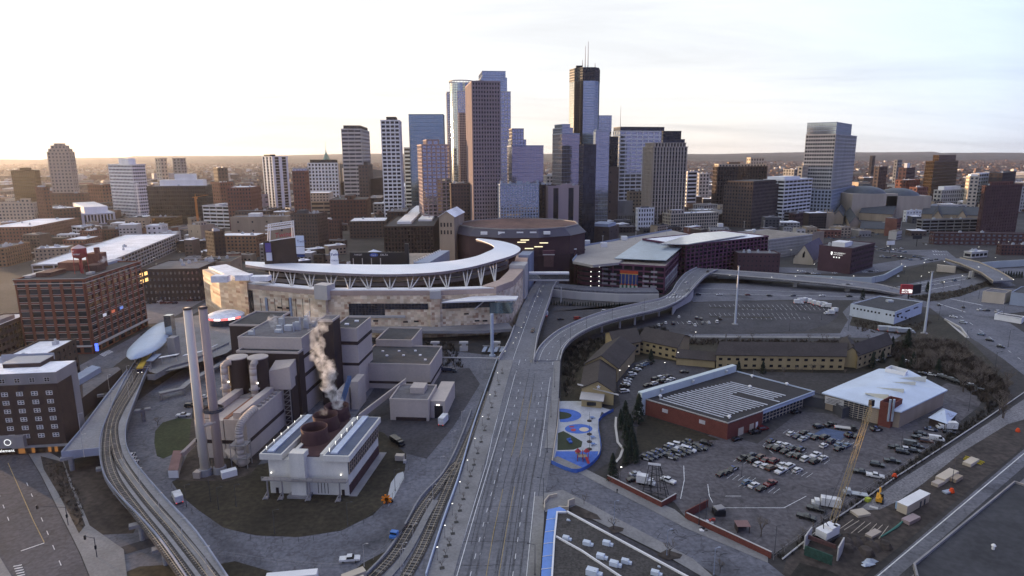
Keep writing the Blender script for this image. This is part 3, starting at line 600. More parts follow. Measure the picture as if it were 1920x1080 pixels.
def fbox(name,m,x0,y0,x1,y1,off,dep):
 xm=(x0+x1)/2;p,d_,n_=onwall(x0,y1,xm);q,_,_=onwall(x1,y1,xm);t,_,_=onwall(xm,y0,xm);w=(P3(q)-P3(p)).length
 b=MB();b.para(Vector((p.x,p.y,p.z))+n_*off,d_*w,-n_*dep,up*(t.z-p.z));b.build(name,m,ball);return p,d_,n_,w,t.z
for x0,x1,yt in((593,617,534),(806,827,545)):fbox('lift_tower',W['pale'],x0,yt,x1,560,1.6,8);fbox('lift_tower',STONE,x0+1,560,x1-1,613,1.3,8)
fbox('entrance_slot',GL['black'],472,545,479,606,.25,3)
for x0,y0,x1,y1 in((655,569,722,591),(722,569,803,580),(829,563,928,579)):
 p,d_,n_,w,zt=fbox('window_band_back',GL['dark'],x0,y0,x1,y1,.2,.4);gb=MB();a=p+n_*.24;c=a+d_*w
 gb.face([tuple(a),tuple(c),(c.x,c.y,zt),(a.x,a.y,zt)],0,[(0,0),(18,0),(18,4),(0,4)]);gb.build('window_band',GL['dark'],ball)
 wb_=MB();face_grid(wb_,P3(a),d_,n_,w,p.z,zt,('grey','dark',2.0,1.6,.08,.06,.15));wb_.build('mullion',W['dkgrey'],ball)
fbox('ledge',W['pale'],655,591,760,595,1.4,1.5);fbox('ledge',W['pale'],829,560,930,563,1.4,1.5)
for x,y in((520,578),(537,579),(640,607),(756,605),(870,590),(890,603),(905,603),(430,553),(440,566),(700,603),(776,604)):fbox('window',GL['black'],x,y-3,x+9,y,.15,.5)
for k in range(9):x=492+k*13;fbox('panel_joint',W['dkbrown'],x,560,x+.8,606,.12,.3)
for x,m_ in((462,'red'),(500,'bluegrey'),(545,'bluegrey')):fbox('banner',mat('banner_red',(.30,.05,.06))if m_=='red' else W[m_],x,558,x+4,592,.5,.3)
b1=fac[1];b2=fac[2]
A=fac[0];g1=MB();cz=[(A+Vector((-6,-2,0))),fac[1]+Vector((-3,-3,0)),fac[2]+Vector((0,-1.2,0)),fac[2]+Vector((0,18,0)),A+Vector((4,16,0))]
g1.prism([(p.x,p.y)for p in cz],0,31);g1.build('gate_wall',STONE,ball)
g1=MB();g1.prism([(p.x,p.y)for p in[A+Vector((-4,3,0)),fac[1]+Vector((-1,2,0)),fac[2]+Vector((-2,4,0)),fac[2]+Vector((-2,16,0)),A+Vector((4,14,0))]],31,32.2);g1.build('gate_roof',RF['white'],ball)
q=G(428,520,33);g1=MB()
for k,(dx,dy,s)in enumerate(((0,0,10),(12,6,9),(24,3,11))):g1.box((q.x+dx,q.y+dy-10,32.2),(s,7,4.0-k*.5))
g1.build('rooftop_plant',RF['white'],ball)
outer=[(460,496,37),(500,502,37),(560,507.5,37),(640,512,37),(700,514,37),(760,513.5,37),(820,510,37),(880,501,37.5),(930,488,38),(962,478,39),(976,468,40),(968,460,41),(945,453,42),(920,449,43),(895,446.5,43.6)]
inner=[(460,490,37),(500,491.5,37),(560,493.5,37),(640,495,37),(700,496,37),(765,495.5,37),(815,492,37),(860,487,37.5),(893,480,38),(913,472,39),(924,467,40),(926,462.5,41),(920,458,42),(908,453,43),(892,448,43.6)]
def spl(pts,k=4):
 P=[Vector(p)for p in pts];out=[]
 for i in range(len(P)-1):
  a=P[max(i-1,0)];b=P[i];c=P[i+1];d=P[min(i+2,len(P)-1)]
  for j in range(k):
   t=j/k;out.append(.5*((2*b)+(c-a)*t+(2*a-5*b+4*c-d)*t*t+(3*b-a-3*c+d)*t**3))
 out.append(P[-1]);return out
O_=[G(p[0],p[1],p[2])for p in spl(outer)];I_=[G(p[0],p[1],p[2]+.6)for p in spl(inner)]
cb=MB();n=len(O_)
up=Vector((0,0,1))
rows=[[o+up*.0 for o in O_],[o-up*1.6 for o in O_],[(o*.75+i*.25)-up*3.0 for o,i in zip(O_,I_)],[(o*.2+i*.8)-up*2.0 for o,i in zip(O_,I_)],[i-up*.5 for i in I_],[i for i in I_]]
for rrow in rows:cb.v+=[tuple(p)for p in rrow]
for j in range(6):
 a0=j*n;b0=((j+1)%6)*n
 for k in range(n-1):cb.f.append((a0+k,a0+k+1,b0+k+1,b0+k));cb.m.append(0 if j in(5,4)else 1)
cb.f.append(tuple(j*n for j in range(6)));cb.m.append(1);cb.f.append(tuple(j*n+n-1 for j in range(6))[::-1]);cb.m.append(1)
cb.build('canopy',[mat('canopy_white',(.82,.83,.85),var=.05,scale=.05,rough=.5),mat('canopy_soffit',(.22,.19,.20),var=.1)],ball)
def strut_set(px,py,zb,k):
 b=MB();base=P3(G(px,py,zb),zb)
 kk=min(range(n),key=lambda i:abs(proj(O_[i])[0]-px)+abs(O_[i].y-base.y)*.3)
 o=O_[kk]*.85+I_[kk]*.15;d=(O_[min(kk+1,n-1)]-O_[max(kk-1,0)]);d.z=0;d.normalize()
 for s in(-4.4,0,4.4):b.tube(base,o+d*s-up*2.4,.42,.36,6)
 b.build('canopy_strut',W['pale'],ball)
for k,(x,y)in enumerate(((512,537),(548,541),(583,543),(620,545),(655,545.5),(692,546),(731,546),(768,545.5),(805,545),(839,544),(874,541),(902,536),(928,531))):strut_set(x,y,29,k)
tier=MB();seats=MB()
for k,(fy,z,m_)in enumerate(((.25,27,0),(.6,30.5,0),(1.0,34,0))):
 pass
mid=[(o*.55+i*.45)for o,i in zip(O_[:44],I_[:44])]
for k in range(3):
 pts=[P3(m_+Vector((0,k*5.0-4,0)))for m_ in mid]
 poly_wall(tier,pts,1.2,27+k*2.6,29.4+k*2.6)
tier.build('upper_stand',W['grey'],ball)
for k in range(4):
 pts=[P3(i_+Vector((0,-1+k*4.2,0)))for i_ in I_[6:52]]
 poly_wall(seats,pts,4.0,4,26-k*3.4)
seats.build('seating_bank',mat('seats',(.085,.08,.075),var=.4,scale=.3,fine=.3,fscale=.8),ball)
fl=MB();ip=[P3(i_,DECK+.2)for i_ in I_[4:]];fl.face([tuple(p)for p in ip][::-1]);
fl.build('playing_field',mat('turf',(.05,.075,.03),var=.2),ball)
pts=[P3(G(x,y,25))for x,y in((880,494),(905,487),(925,478),(935,468))]
b=MB()
for k in range(5):poly_wall(b,[p+Vector((-k*2.2,-k*1.2+6,0))for p in pts],2.1,10,27-k*1.8)
b.build('seating_bank',mat('seats',(.085,.08,.075)),ball)
pbox(ball,'side_block',W['bluegrey'],972,478,993,560,fac[9].y-38,26,80-90)
pbox(ball,'side_block',W['pale'],955,497,985,560,fac[8].y-34,16,-8)
q0,q1,q2,q3=(G(828,566,25),G(968,561,25),G(972,555,25),G(900,553,25))
er=empty('entry_roof',G(923,668),'white pointed entry roof carried on one tall white pole in front of the ballpark','canopy')
b=MB();b.prism([(q0.x,q0.y),(q1.x,q1.y),(q2.x,q2.y),(q3.x,q3.y)],24.2,25);b.build('roof',W['white'],er)
pq=G(923,668);b=MB();b.tube(pq,pq+up*24.3,.95,.95,10);b.tube(pq,pq+up*.9,1.8,1.8,10)
b.build('pole',mat('pole_blue',(.42,.47,.55),var=.05),er)
b=MB();a_=G(930,575,20)
for p0,p1 in(((930,580,14),(955,561,24)),((890,580,20),(912,561,24)),((955,585,14),(967,562,24))):b.tube(G(*p0),G(*p1),.35,.35,5)
b.build('brace',W['pale'],er)
gl_=MB();p0=G(918,588,14);p1=G(960,588,14);gl_.para(p0,p1-p0,(1,7,0),(0,0,7));gl_.build('glass_box',GL['teal'],er)
pv=MB();fr=[P3(G(x,y,DECK))for x,y in((690,619),(800,620),(900,620),(962,616))]
poly_wall(pv,fr,14,5.2,DECK)
vi=thing(pv,'promenade_viaduct',mat('deck_concrete',(.26,.25,.25),var=.2,scale=.1),'grey concrete promenade deck running along the ballpark wall on square piers','viaduct')
for x in(815,869,930):
 b=MB();q=G(x,660);b.box((q.x,q.y+3,0),(4.6,3.2,2.4));b.box((q.x,q.y+3,2.4),(2.2,2.2,2.9));b.box((q.x,q.y+3,4.2),(5,2.6,1.0));o=b.build('pier',W['pale'],vi)
SD=432.0
r=empty('scoreboard',pD(530,SD),'large dark scoreboard back with a white lattice frame and red script above it','scoreboard')
def spx(x,y,D=SD):return atD(x,y,D)
b=MB();a=spx(497,500);c=spx(555,500);t0=spx(497,453).z;t1=spx(555,444).z
b.prism([(a.x,SD),(c.x,SD+4),(c.x,SD+6),(a.x,SD+2)],5,[t0,t1,t1,t0]);b.build('screen_back',mat('screen_brown',(.045,.033,.03)),r)
b=MB()
def sbar(x0,y0,x1,y1,rr_=.35):b.tube(spx(x0,y0,SD+1),spx(x1,y1,SD+1),rr_,rr_,5)
for x0,y0,x1,y1 in((502,455,503,421),(552,446,550,414),(506,454,507,422),(548,446,547,415),(502,421,551,414),(502,425,551,418),(502,429,551,422),(502,432,551,425),(497,424,502,424),(497,431,502,431),(497,438,502,438),(497,453,555,444)):sbar(x0,y0,x1,y1)
for k in range(16):x=504+k*3;sbar(x,421-k*.43,x+1.5,425-k*.43,.2);sbar(x+1.5,429-k*.43,x,432-k*.43,.2)
b.build('frame',W['white'],r)
b=MB();p=spx(515,446);s=(spx(540,446).x-p.x)/25;text_mesh(b,'Twins',(p.x,SD-.2,p.z),(1,0,.12),(.2,0,1),11*s*.85,bold=.02);b.build('lettering',mat('sign_red',(.45,.06,.08),var=0),r)
for x0,y0,x1,y1,cc_ in((555,442,570,462,(.55,.62,.72)),(556,463,571,476,(.6,.62,.66)),(557,477,571,482,(.03,.05,.14)),(498,456,508,473,(.09,.07,.26)),(500,474,510,489,(.5,.52,.6))):
 pbox(r,'sign_panel',mat('panel%d'%x0+str(y0),cc_,var=.05),x0,y0,x1,y1,SD-1.2+(x0-497)*.03,.8,4)
b=MB();p=spx(557,455);text_mesh(b,'Twins',(p.x,SD-.3,p.z),(1,0,.05),(0,0,1),1.9);b.build('lettering',mat('sign_navy',(.02,.04,.16),var=0),r)
r=empty('sign_board',pD(628,430),'white rounded sign board with blue script standing on the ballpark rim','sign')
b=MB();p=spx(620,500,430);q=spx(635,500,430);zt=spx(627,468,430).z;w=q.x-p.x
prof=[(0,0),(1,0),(1.02,.3),(.95,.62),(.98,.84),(.8,.97),(.5,1.0),(.2,.97),(.02,.84),(.06,.62),(-.02,.3)]
for k in range(1):
 pts=[Vector((p.x+u*w,430,p.z+v*(zt-p.z)))for u,v in prof];m_=len(pts);i0=len(b.v)
 b.v+=[tuple(x)for x in pts]+[tuple(x+Vector((0,.8,0)))for x in pts]
 b.f.append(tuple(range(i0,i0+m_)));b.f.append(tuple(range(i0+m_,i0+2*m_))[::-1]);b.m+=[0,0]
 for k2 in range(m_):b.f.append((i0+k2,i0+m_+k2,i0+m_+(k2+1)%m_,i0+(k2+1)%m_));b.m.append(0)
b.build('panel',W['white'],r)
b=MB();text_mesh(b,'Twins',(p.x+.5,429.8,zt-4.4),(1,0,.1),(0,0,1),1.7,bold=.03);text_mesh(b,'TARGET',(p.x+.7,429.8,zt-8),(1,0,0),(0,0,1),1.0);b.build('lettering',mat('sign_navy',(.02,.04,.16)),r)
r=empty('concourse_hall',pD(690,460),'flat tan roofed hall behind the ballpark outfield','building')
P0=pD(612,458);P1=pD(803,458);b=MB();b.prism([(P0.x+8,458),(P1.x-14,458),(P1.x,512),(P0.x+30,512)],0,32.5,top=1);b.build('wall',[W['dkbrown'],RF['tan']],r)
b=MB();b.prism([(P1.x-12,452),(P1.x-1,452),(P1.x+8,512),(P1.x+1,512)],0,34.6);b.build('side_wall',W['bluegrey'],r)
b=MB()
for k in range(13):u=k/12;b.box((P1.x-12+u*12.6,455+u*55,34.6),(.9,1.6,.9))
b.build('railing',W['white'],r)['kind']='stuff'
b=MB()
for k in range(18):b.box((P0.x+10+k*1.25,461+k*2.8,32.5),(.5,2.0,1.5),rad(-20))
b.build('railing',W['white'],r)['kind']='stuff'
r=empty('tent',pD(690,478),'white pyramid tent roof on posts standing on the tan roof','tent')
cx=pD(690,478).x;b=MB();base=[(cx-11,470,35.4),(cx+11,470,35.4),(cx+12,487,35.4),(cx-10,487,35.4)];ap=(cx+.5,479,40.5)
for k in range(4):b.face([base[k],base[(k+1)%4],ap])
b.face(base[::-1]);b.build('roof',mat('canvas',(.66,.70,.76),var=.05),r)
for k in range(4):
 for s in range(3):
  p=Vector(base[k]).lerp(Vector(base[(k+1)%4]),(s+.05)/3);b=MB();b.box((p.x,p.y,32.5),(.5,.5,2.9));b.build('post',W['white'],r)
r=empty('video_wall',pD(715,452),'long black advertising board with a blue oval and white lettering behind the canopy','sign')
p=spx(657,496,448);q=spx(762,496,448);b=MB();b.para((p.x,448,20),(q.x-p.x,0,0),(0,1.5,0),(0,0,spx(700,473,448).z-20));b.build('panel',W['black'],r)
b=MB();c0=spx(701,478,447.8);b.v+=[(c0.x+3.0*math.cos(t*.3142),447.8,c0.z+1.3*math.sin(t*.3142))for t in range(20)];b.f.append(tuple(range(20))[::-1]);b.m.append(0);b.build('emblem',mat('oval_blue',(.06,.12,.4),var=0),r)
b=MB();text_mesh(b,'Ford',(c0.x-1.7,447.6,c0.z-.6),(1,0,0),(0,0,1),1.2);c1=spx(713,479.5,447.6);text_mesh(b,'DELTA',(c1.x,447.6,c1.z),(1,0,0),(0,0,1),1.3);c1=spx(664,479,447.6);text_mesh(b,'TARGET',(c1.x,447.6,c1.z),(1,0,0),(0,0,1),1.1)
b.build('lettering',W['white'],r)
b=MB()
for k in range(4):q=spx(663+k*17,500,446);b.box((q.x,446,20),(.5,.5,spx(700,484,446).z-20))
b.build('post',W['pale'],r)['kind']='stuff'
pbox(empty('light_mast',pD(763,445),'slim black lattice tower at the end of the outfield boards','mast'),'mast',W['black'],760,457,767,500,444,2.5)
E1=Vector((math.cos(rad(-5)),math.sin(rad(-5)),0));E2=Vector((-E1.y,E1.x,0))
BEI=mat('plant_beige',(.47,.41,.365),var=.10,scale=.08,streak=True,fine=.04,fscale=1.0);DKP=mat('plant_dark',(.042,.029,.029),var=.15,scale=.1,streak=True)
RUST=mat('fan_red',(.065,.032,.034),var=.25,scale=.3,streak=True);STEEL=mat('walkway_steel',(.30,.28,.27),var=.2,rough=.6)
plant=empty('power_plant',(-85,262,0),'beige and dark brown power plant with banded walls, silos and pipes','power plant')
def gb(name,m,P,w,d,h,z0=0,root=plant,inset=None):
 """grid-aligned box; P = front-right corner on the ground, w to the left, d back"""
 b=MB();P=Vector((P[0],P[1],z0));b.para(P-E1*w,E1*w,E2*d,(0,0,h));return b.build(name,m,root)
def roofslab(P,w,d,z,m,root=plant,par=True):
 P=Vector((P[0],P[1],z));b=MB();b.para(P-E1*(w-.3)+E2*.3,E1*(w-.6),E2*(d-.6),(0,0,.12));b.build('roof',m,root)
 if par:
  b=MB();O=P-E1*(w+.1)-E2*.1-up*.2;t=.5;h=.9
  b.para(O,E1*(w+.2),E2*t,up*h);b.para(O+E2*(d+.2-t),E1*(w+.2),E2*t,up*h);b.para(O+E2*t,E1*t,E2*(d+.2-2*t),up*h);b.para(O+E2*t+E1*(w+.2-t),E1*t,E2*(d+.2-2*t),up*h)
  b.build('coping',BEI,root)
def stripes(P,w,d,zs,m=DKP,root=plant):
 P=Vector((P[0],P[1],0));b=MB()
 for z0,z1 in zs:b.para(P-E1*(w+.12)-E2*.12+up*z0,E1*(w+.24),E2*(d+.24),up*(z1-z0))
 b.build('band',m,root)
X0=P3(atD(566,640,262));X0=Vector((atD(566,650,262).x,262,0));ww=X0.x-atD(441,640,262).x
gb('wall',BEI,X0,ww,35,33.5);roofslab(X0,ww,35,33.5,RF['grey']);stripes(X0,ww,35,((8.2,9.8),(16.4,18.0),(24.6,26.2)))
X1=Vector((atD(562,700,257).x,257,0));w1=X1.x-atD(437,650,257).x;gb('dark_wall',DKP,X1,w1,5.3,28.8);roofslab(X1,w1,5.3,28.8,RF['dark'])
X2=Vector((atD(500,613,288).x,288,0));w2=X2.x-atD(427,613,288).x;gb('dark_wall',DKP,X2,w2,26,32.4);roofslab(X2,w2,26,32.4,RF['dark'])
X3=Vector((atD(624,613,270).x,270,0));gb('stair_shaft',DKP,X3,6.6,9,39.2);roofslab(X3,6.6,9,39.2,RF['grey'])
X4=Vector((atD(669,618,279).x,279,0));w4=11.5;gb('wall',BEI,X4,w4,21,33);roofslab(X4,w4,21,33,RF['dark']);stripes(X4,w4,21,((16.0,17.3),(25.8,27.4)))
X5=Vector((atD(806,684,290).x,290,0));w5=X5.x-atD(664,684,290).x;gb('wall',BEI,X5,w5,30,12);roofslab(X5,w5,30,12,RF['dark']);stripes(X5,w5,30,((2.6,3.8),))
X6=Vector((atD(756,659,303).x,303,0));gb('wall',BEI,X6+E2*17.5,19,24,15.2);roofslab(X6+E2*17.5,19,24,15.2,RF['dark'])
for(u,v,s,h)in((-13,12,5,4),(-9,14,3,6),(-6,17,2.4,7),(-18,15,3,2.5),(-16,9,4,2),(-3.5,20,2.2,4),(-20,22,3,5),(-9,25,3,6),(-26,5,3,2.5)):
 q=X0+E1*(u)+E2*v;b=MB();b.para(q+up*33.6,E1*s*.7,E2*s*.6,up*h*.6);b.tube(q+up*33.6+E1*s*.9,q+up*(33.6+h)+E1*s*.9,.35,.35,6);b.build('rooftop_unit',M_UNIT,plant)
for(u,v)in((-8,5),(-5,9)):b=MB();q=X4+E1*u*.9+E2*v*1.5;b.box(q+up*33.1,(1.8,1.2,.7));b.build('roof_hatch',RF['white'],plant)
for k in range(7):b=MB();q=X5-E1*(4+k*4.1)+E2*(8+(k*7)%15);b.box(q+up*12.1,(1.2,.9,.6));b.build('roof_hatch',RF['white'],plant)
X7=Vector((atD(462,800,219).x,219,0));gb('wall',BEI,X7,8.5,31,15.4);gb('wall',BEI,X7-E1*8.9,11,31,15.0);stripes(X7,19.9,31,((6.0,7.4),))
for du in(-2.2,-14):q=X7+E1*du+E2*1;b=MB();b.para(q-E1*3+up*15.4,E1*2.8,E2*27,up*2.4);b.build('duct',BEI,plant)
b=MB();q=X7-E1*8.8;b.para(q+up*15.2+E2*.5,E1*1.6,E2*29,up*.5);b.build('rust_gutter',mat('rust',(.28,.13,.08),var=.2),plant)
for k in range(8):b=MB();q=X7-E1*1.8+E2*(3+k*3.2);b.para(q+up*15.4,E1*1.3,E2*1.2,up*.9);b.build('hopper_cover',STEEL,plant)
gb('silo_base',DKP,X7+E1*3.4+E2*32,23,6,19.5)
for k,px in enumerate((448,486)):
 D=249;q=Vector((atD(px,700,D).x,D,0));zt=atD(px,669,D).z
 b=MB();b.lathe(q,[(3.9,6),(3.9,zt)],28);b.build('silo',DKP,plant,True)
 b=MB();b.lathe(q,[(4.05,zt-.3),(4.05,zt+.1),(0.05,zt+.7)],28);b.build('silo_lid',BEI,plant)
 b=MB();a0=q+Vector((-1.2 if k==0 else .2,-3.4,zt-1.0));dr=Vector((-1,-.55,0)).normalized()if k==0 else Vector((0,-1,0))
 pts=[a0,a0+dr*1.2-up*.1,a0+dr*2.3-up*.8,a0+dr*2.8-up*2.0,a0+dr*2.9-up*14.5]
 b.path(spl([tuple(p)for p in pts],4),1.35,12);b.build('elbow_pipe',BEI,plant,True)
 e=a0+dr*2.9-up*10.5;b=MB();b.lathe((e.x,e.y,e.z),[(2.1,0),(2.1,.25),(1.4,.25),(1.4,0),(2.1,0)],14);b.build('walkway',STEEL,plant)
 b=MB();b.box(e+up*2.6+Vector((1.8,-.8,0)),(.5,.5,.5));b.build('lamp',mat('lamp_white',(1,.96,.85),emit=1.6,var=0),plant)
b=MB();q=Vector((atD(431,747,243).x,242.5,atD(431,745,243).z));b.box(q+Vector((7,0,0)),(16,1.6,.35));b.box(q+Vector((7,-.8,1.1)),(16,.1,.12));b.build('walkway',STEEL,plant)
b=MB();q=Vector((atD(506,700,250).x,250,0));zz=atD(506,690,250).z
b.prism([(q.x,249),(q.x+8.6,249),(q.x+8.6,257),(q.x,257)],zz-9,[zz-1,zz+.8,zz+1.6,zz+1]);b.build('duct',BEI,plant)
b=MB();b.para((q.x,249.5,8),(2.6,0,0),(0,4,0),(0,0,zz-17));b.build('duct',BEI,plant)
b=MB()
for sx in(5.2,8.0):
 for sy in(249,252):b.tube((q.x+sx,sy,0),(q.x+sx,sy,zz-9),.22,.22,4)
for k in range(7):z=k*(zz-9)/7;b.tube((q.x+5.2,249,z),(q.x+8,249,z+(zz-9)/7),.15,.15,4);b.tube((q.x+5.2,249,z),(q.x+8,249,z),.15,.15,4)
b.build('lattice_tower',STEEL,plant)
b=MB();q=Vector((atD(447,800,214).x,214,0));b.path(spl([tuple(p)for p in(q+Vector((1.2,12,17)),q+Vector((1.0,5,17)),q+Vector((.4,1.2,15.6)),q+Vector((0,0,12.5)),q+Vector((0,0,3.4)))],5),1.45,12)
b.tube(q+up*3.4,q+Vector((.6,.4,.8)),1.4,2.2,10);b.build('elbow_pipe',BEI,plant,True)
b=MB();b.box(q+Vector((0,0,8.6)),(6,4.4,.25));
for sx in(-2.8,2.8):
 for sy in(-2,2):b.tube(q+Vector((sx,sy,0)),q+Vector((sx,sy,9.6)),.15,.15,4)
b.box(q+Vector((0,-2.2,9.6)),(6,.08,.1));b.box(q+Vector((0,0,3.6)),(6,4.4,.2));b.build('walkway',STEEL,plant)
b=MB();a0=G(432,842,2);b.tube(q+Vector((-.5,0,1.6)),G(414,830,3.5),1.5,1.8,8);b.build('flue',BEI,plant)
for px,py,z in((404,862,3.0),(462,808,9),(454,839,3)):b=MB();b.box(G(px,py,z),(.5,.5,.5));b.build('lamp',mat('lamp_white',(1,.96,.85)),plant)
b=MB();a0=G(672,790,3.0);a1=G(760,722,8.5);d=(a1-a0);b.para(a0,d,(0,2.6,0),up*2.6);b.build('conveyor_gallery',BEI,plant)
b=MB();a0=G(637,762,4);a1=G(652,712,17);b.para(a0,a1-a0,(1.6,0,0),up*1.8);b.build('conveyor',mat('conveyor_blue',(.10,.16,.30),var=.2),plant)
for x0,x1,D,z in((628,648,262,10),(655,672,266,13)):gb('wall',BEI,Vector((atD(x1,740,D).x,D,0)),(x1-x0)*.2,10,z)
ST_=mat('stack_concrete',(.66,.60,.52),var=.10,scale=.1,streak=True)
for k,(bx,by,ty,r0,r1)in enumerate(((386,890,577,1.6,1.35),(413,886,575,1.6,1.35))):
 q=G(bx,by);zt=hgt(bx,by,ty)
 rt=empty('smokestack',q,['tall beige concrete smokestack, left of the pair','tall rust-streaked smokestack with a ring walkway, right of the pair'][k],'smokestack','pair of smokestacks')
 b=MB();b.tube(q,q+up*zt,r0,r1,20);b.build('shaft',ST_ if k==0 else mat('stack_rusty',(.40,.31,.27),var=.25,scale=.15,streak=True),rt,True)
 b=MB();b.lathe(q,[(r1+.15,zt-.6),(r1+.15,zt+.1),(r1-.3,zt+.1),(r1-.3,zt-1.5)],20);b.build('rim',mat('soot',(.10,.075,.065),var=.3),rt)
 b=MB();b.lathe(q,[(r0+.7,0),(r0+.6,2.4),(r0,2.5)],16);b.build('plinth',W['grey'],rt)
 if k==1:b=MB();z=hgt(bx,by,770);b.lathe(q,[(r0+.05,z),(r0+1.7,z),(r0+1.7,z+1.1),(r0+1.5,z+1.1),(r0+1.5,z+.3),(r0+.05,z+.3)],20);b.build('walkway',W['dkgrey'],rt)
 else:b=MB();z=hgt(bx,by,800);b.tube(q+up*z,q+Vector((5.2,.8,z+1.6)),.75,.75,8);b.build('pipe',BEI,rt)
cool=empty('cooling_building',(-66,207,0),'white-walled cooling building with three dark red round fan stacks on its roof','building')
A=Vector((-80.6,194.9,0));Bc=Vector((-54.0,193.0,0));Cc=Vector((-50.4,223.0,0));HC=14.6
U1=(Bc-A);V1=(Cc-Bc);u1=U1.normalized();v1=V1.normalized();wu=U1.length;wv=V1.length
CW=mat('cooling_white',(.64,.62,.56),var=.10,scale=.2,streak=True,fine=.04)
b=MB();b.para(A,U1,V1,up*(HC-2.4));b.para(A+up*(HC-2.4)-u1*.02,u1*5.2,V1,up*.02);b.build('wall',CW,cool)
b=MB();b.para(A+u1*8.6+up*(HC-2.4),u1*(wu-17.6),V1,up*1.2);b.para(A+u1*7.4+up*(HC-2.4)-v1*.05,u1*1.2,V1,up*2.0);b.para(A+u1*(wu-9)+up*(HC-2.4)-v1*.05,u1*1.2,V1,up*2.4);b.build('roof_curb',CW,cool)
for o,wd_ in((-2.2,7.6),(wu-7.6,8.8)):
 b=MB();b.para(A+u1*o+up*(HC-2.0)-v1*1.2,u1*wd_,V1+v1*1.8,up*2.0);b.build('fascia',CW,cool)
 b=MB();b.para(A+u1*(o+.6)+up*(HC+.01)-v1*.6,u1*(wd_-1.2),V1+v1*.6,up*.1);b.build('louvre_deck',mat('deck_blue',(.10,.12,.17),var=.2),cool)
 b=MB();b.para(A+u1*(o+2.2)+up*(HC+.12),u1*2.2,V1,up*.5);b.build('walkway',mat('walk_pale',(.50,.55,.64),var=.15,scale=.5),cool)
 for k in range(6):
  q=A+u1*(o+1.2)+v1*(1.5+k*5.2)+up*(HC+.1);b=MB();b.tube(q,q+up*1.2,.05,.05,4);b.box(q+up*1.2,(.15,.15,.15));b.build('lamp',mat('lamp_white',(1,.96,.85)),cool)
 b=MB()
 for k in range(3):b.para(A+u1*(o+1.9)+up*(HC+.6+k*.35),u1*.06,V1,up*.06)
 for k in range(12):b.para(A+u1*(o+1.9)+v1*k*2.6+up*(HC+.1),u1*.08,v1*.08,up*1.3)
 b.build('railing',STEEL,cool)
b=MB();b.para(A+u1*7.4+up*(HC-1.1),u1*(wu-16.8),V1,up*.2);b.build('fan_deck',RUST,cool)
for px,py in((589,800),(610,777),(631,760)):
 q=G(px,py,18.6);b=MB();b.lathe((q.x,q.y,0),[(5.0,HC-.9),(4.35,16.6),(4.5,18.6),(4.25,18.6),(4.1,16.6),(4.2,HC-.8)],36);b.build('fan_stack',RUST,cool,True)
 b=MB();b.lathe((q.x,q.y,0),[(4.2,HC-.7),(.1,HC-.7)],24);b.build('fan',mat('soot2',(.015,.014,.016)),cool)
 b=MB()
b=MB();q=A+u1*8.2-v1*2.2;b.para(q,u1*5.0,v1*3.6,up*15.6);b.build('shaft',CW,cool)
b=MB();b.para(q-u1*1.2-v1*1.0,u1*7.4,v1*4.5,up*.8);b.build('plinth',W['grey'],cool)
gB=MB();gB.para(Bc+u1*.02+v1*.4+up*7.4,u1*.25,v1*(wv-1),up*4.8);gB.build('louvre',GL['dark'],cool)
b=MB()
for k in range(17):b.para(Bc+u1*.2+v1*(.4+k*(wv-1)/16.2)+up*7.4,u1*.28,v1*.3,up*4.8)
for k in range(4):b.para(Bc+u1*.2+v1*.4+up*(7.4+k*1.55),u1*.22,v1*(wv-1),up*.16)
b.build('louvre_frame',W['tan'],cool)
b=MB();b.para(Bc+u1*.02+v1*.2+up*.4,u1*.25,v1*(wv-.6),up*3.2);b.build('base_band',RUST,cool)
b=MB();b.para(Bc+u1*.1-v1*.5,u1*2.6,v1*(wv+1.5),up*.25);b.build('apron',W['grey'],cool)
rk=MB();q=A-u1*1.0-v1*3.6
for k in range(3):rk.para(q+up*(6.6+k*.5),U1+u1*1.6,v1*.12,up*.14)
rk.para(q+up*6.3,U1+u1*1.6,v1*2.4,up*.25)
for k in range(14):rk.para(q+u1*k*2.15+up*6.5,u1*.1,v1*.1,up*1.2)
rk.build('walkway',STEEL,cool)
for k in(0,5.0,14.2,24.2):
 b=MB();b.tube(q+u1*(k+1.5)+v1*.8,q+u1*(k+1.5)+v1*.8+up*6.3,.28,.28,5);b.tube(q+u1*(k+.4)-v1*.8,q+u1*(k+1.5)+v1*.8+up*2.4,.2,.2,5);b.box(q+u1*(k+1.2)+v1*.2,(1.3,1.3,.6));b.build('leg',STEEL,cool)
for k in range(4):b=MB();b.para(A+u1*(16.2+k*1.1)-v1*.03+up*.5,u1*.22,v1*.04,up*(5.2-.5*k));b.build('stain',mat('stain',(.06,.05,.045),var=.2),cool)
for s in(1.8,wu-2.5):b=MB();b.para(A+u1*s-v1*.06,u1*1.0,v1*.1,up*2.1);b.build('door',W['dkbrown'],cool)
for s in(1.0,11.0,wu-2.2):b=MB();b.box(A+u1*s-v1*.6+up*7.6,(.3,.3,.3));b.build('lamp',mat('lamp_white',(1,.96,.85)),cool)
th=empty('truck_hall',G(770,790),'beige truck hall with a lit open doorway and a small roof box','building')
XT=G(804,790);gb('wall',BEI,XT,16.5,18,9,root=th);roofslab(XT,16.5,18,9,RF['grey'],th);gb('roof_box',BEI,XT-E1*3.5+E2*8,6.2,7,2.6,9.1,th)
XT2=XT+E1*6.4+E2*3.5;gb('drive_through',BEI,XT2,6.2,24,7.8,root=th);b=MB();b.para(XT2-E1*4.6-E2*.06,E1*3.6,E2*.1,up*5.6);b.build('doorway',W['black'],th)
b=MB();b.para(XT2-E1*3.6-E2*.3+up*5.9,E1*1.2,E2*.3,up*.3);b.build('lamp',mat('lamp_white',(1,.96,.85)),th)
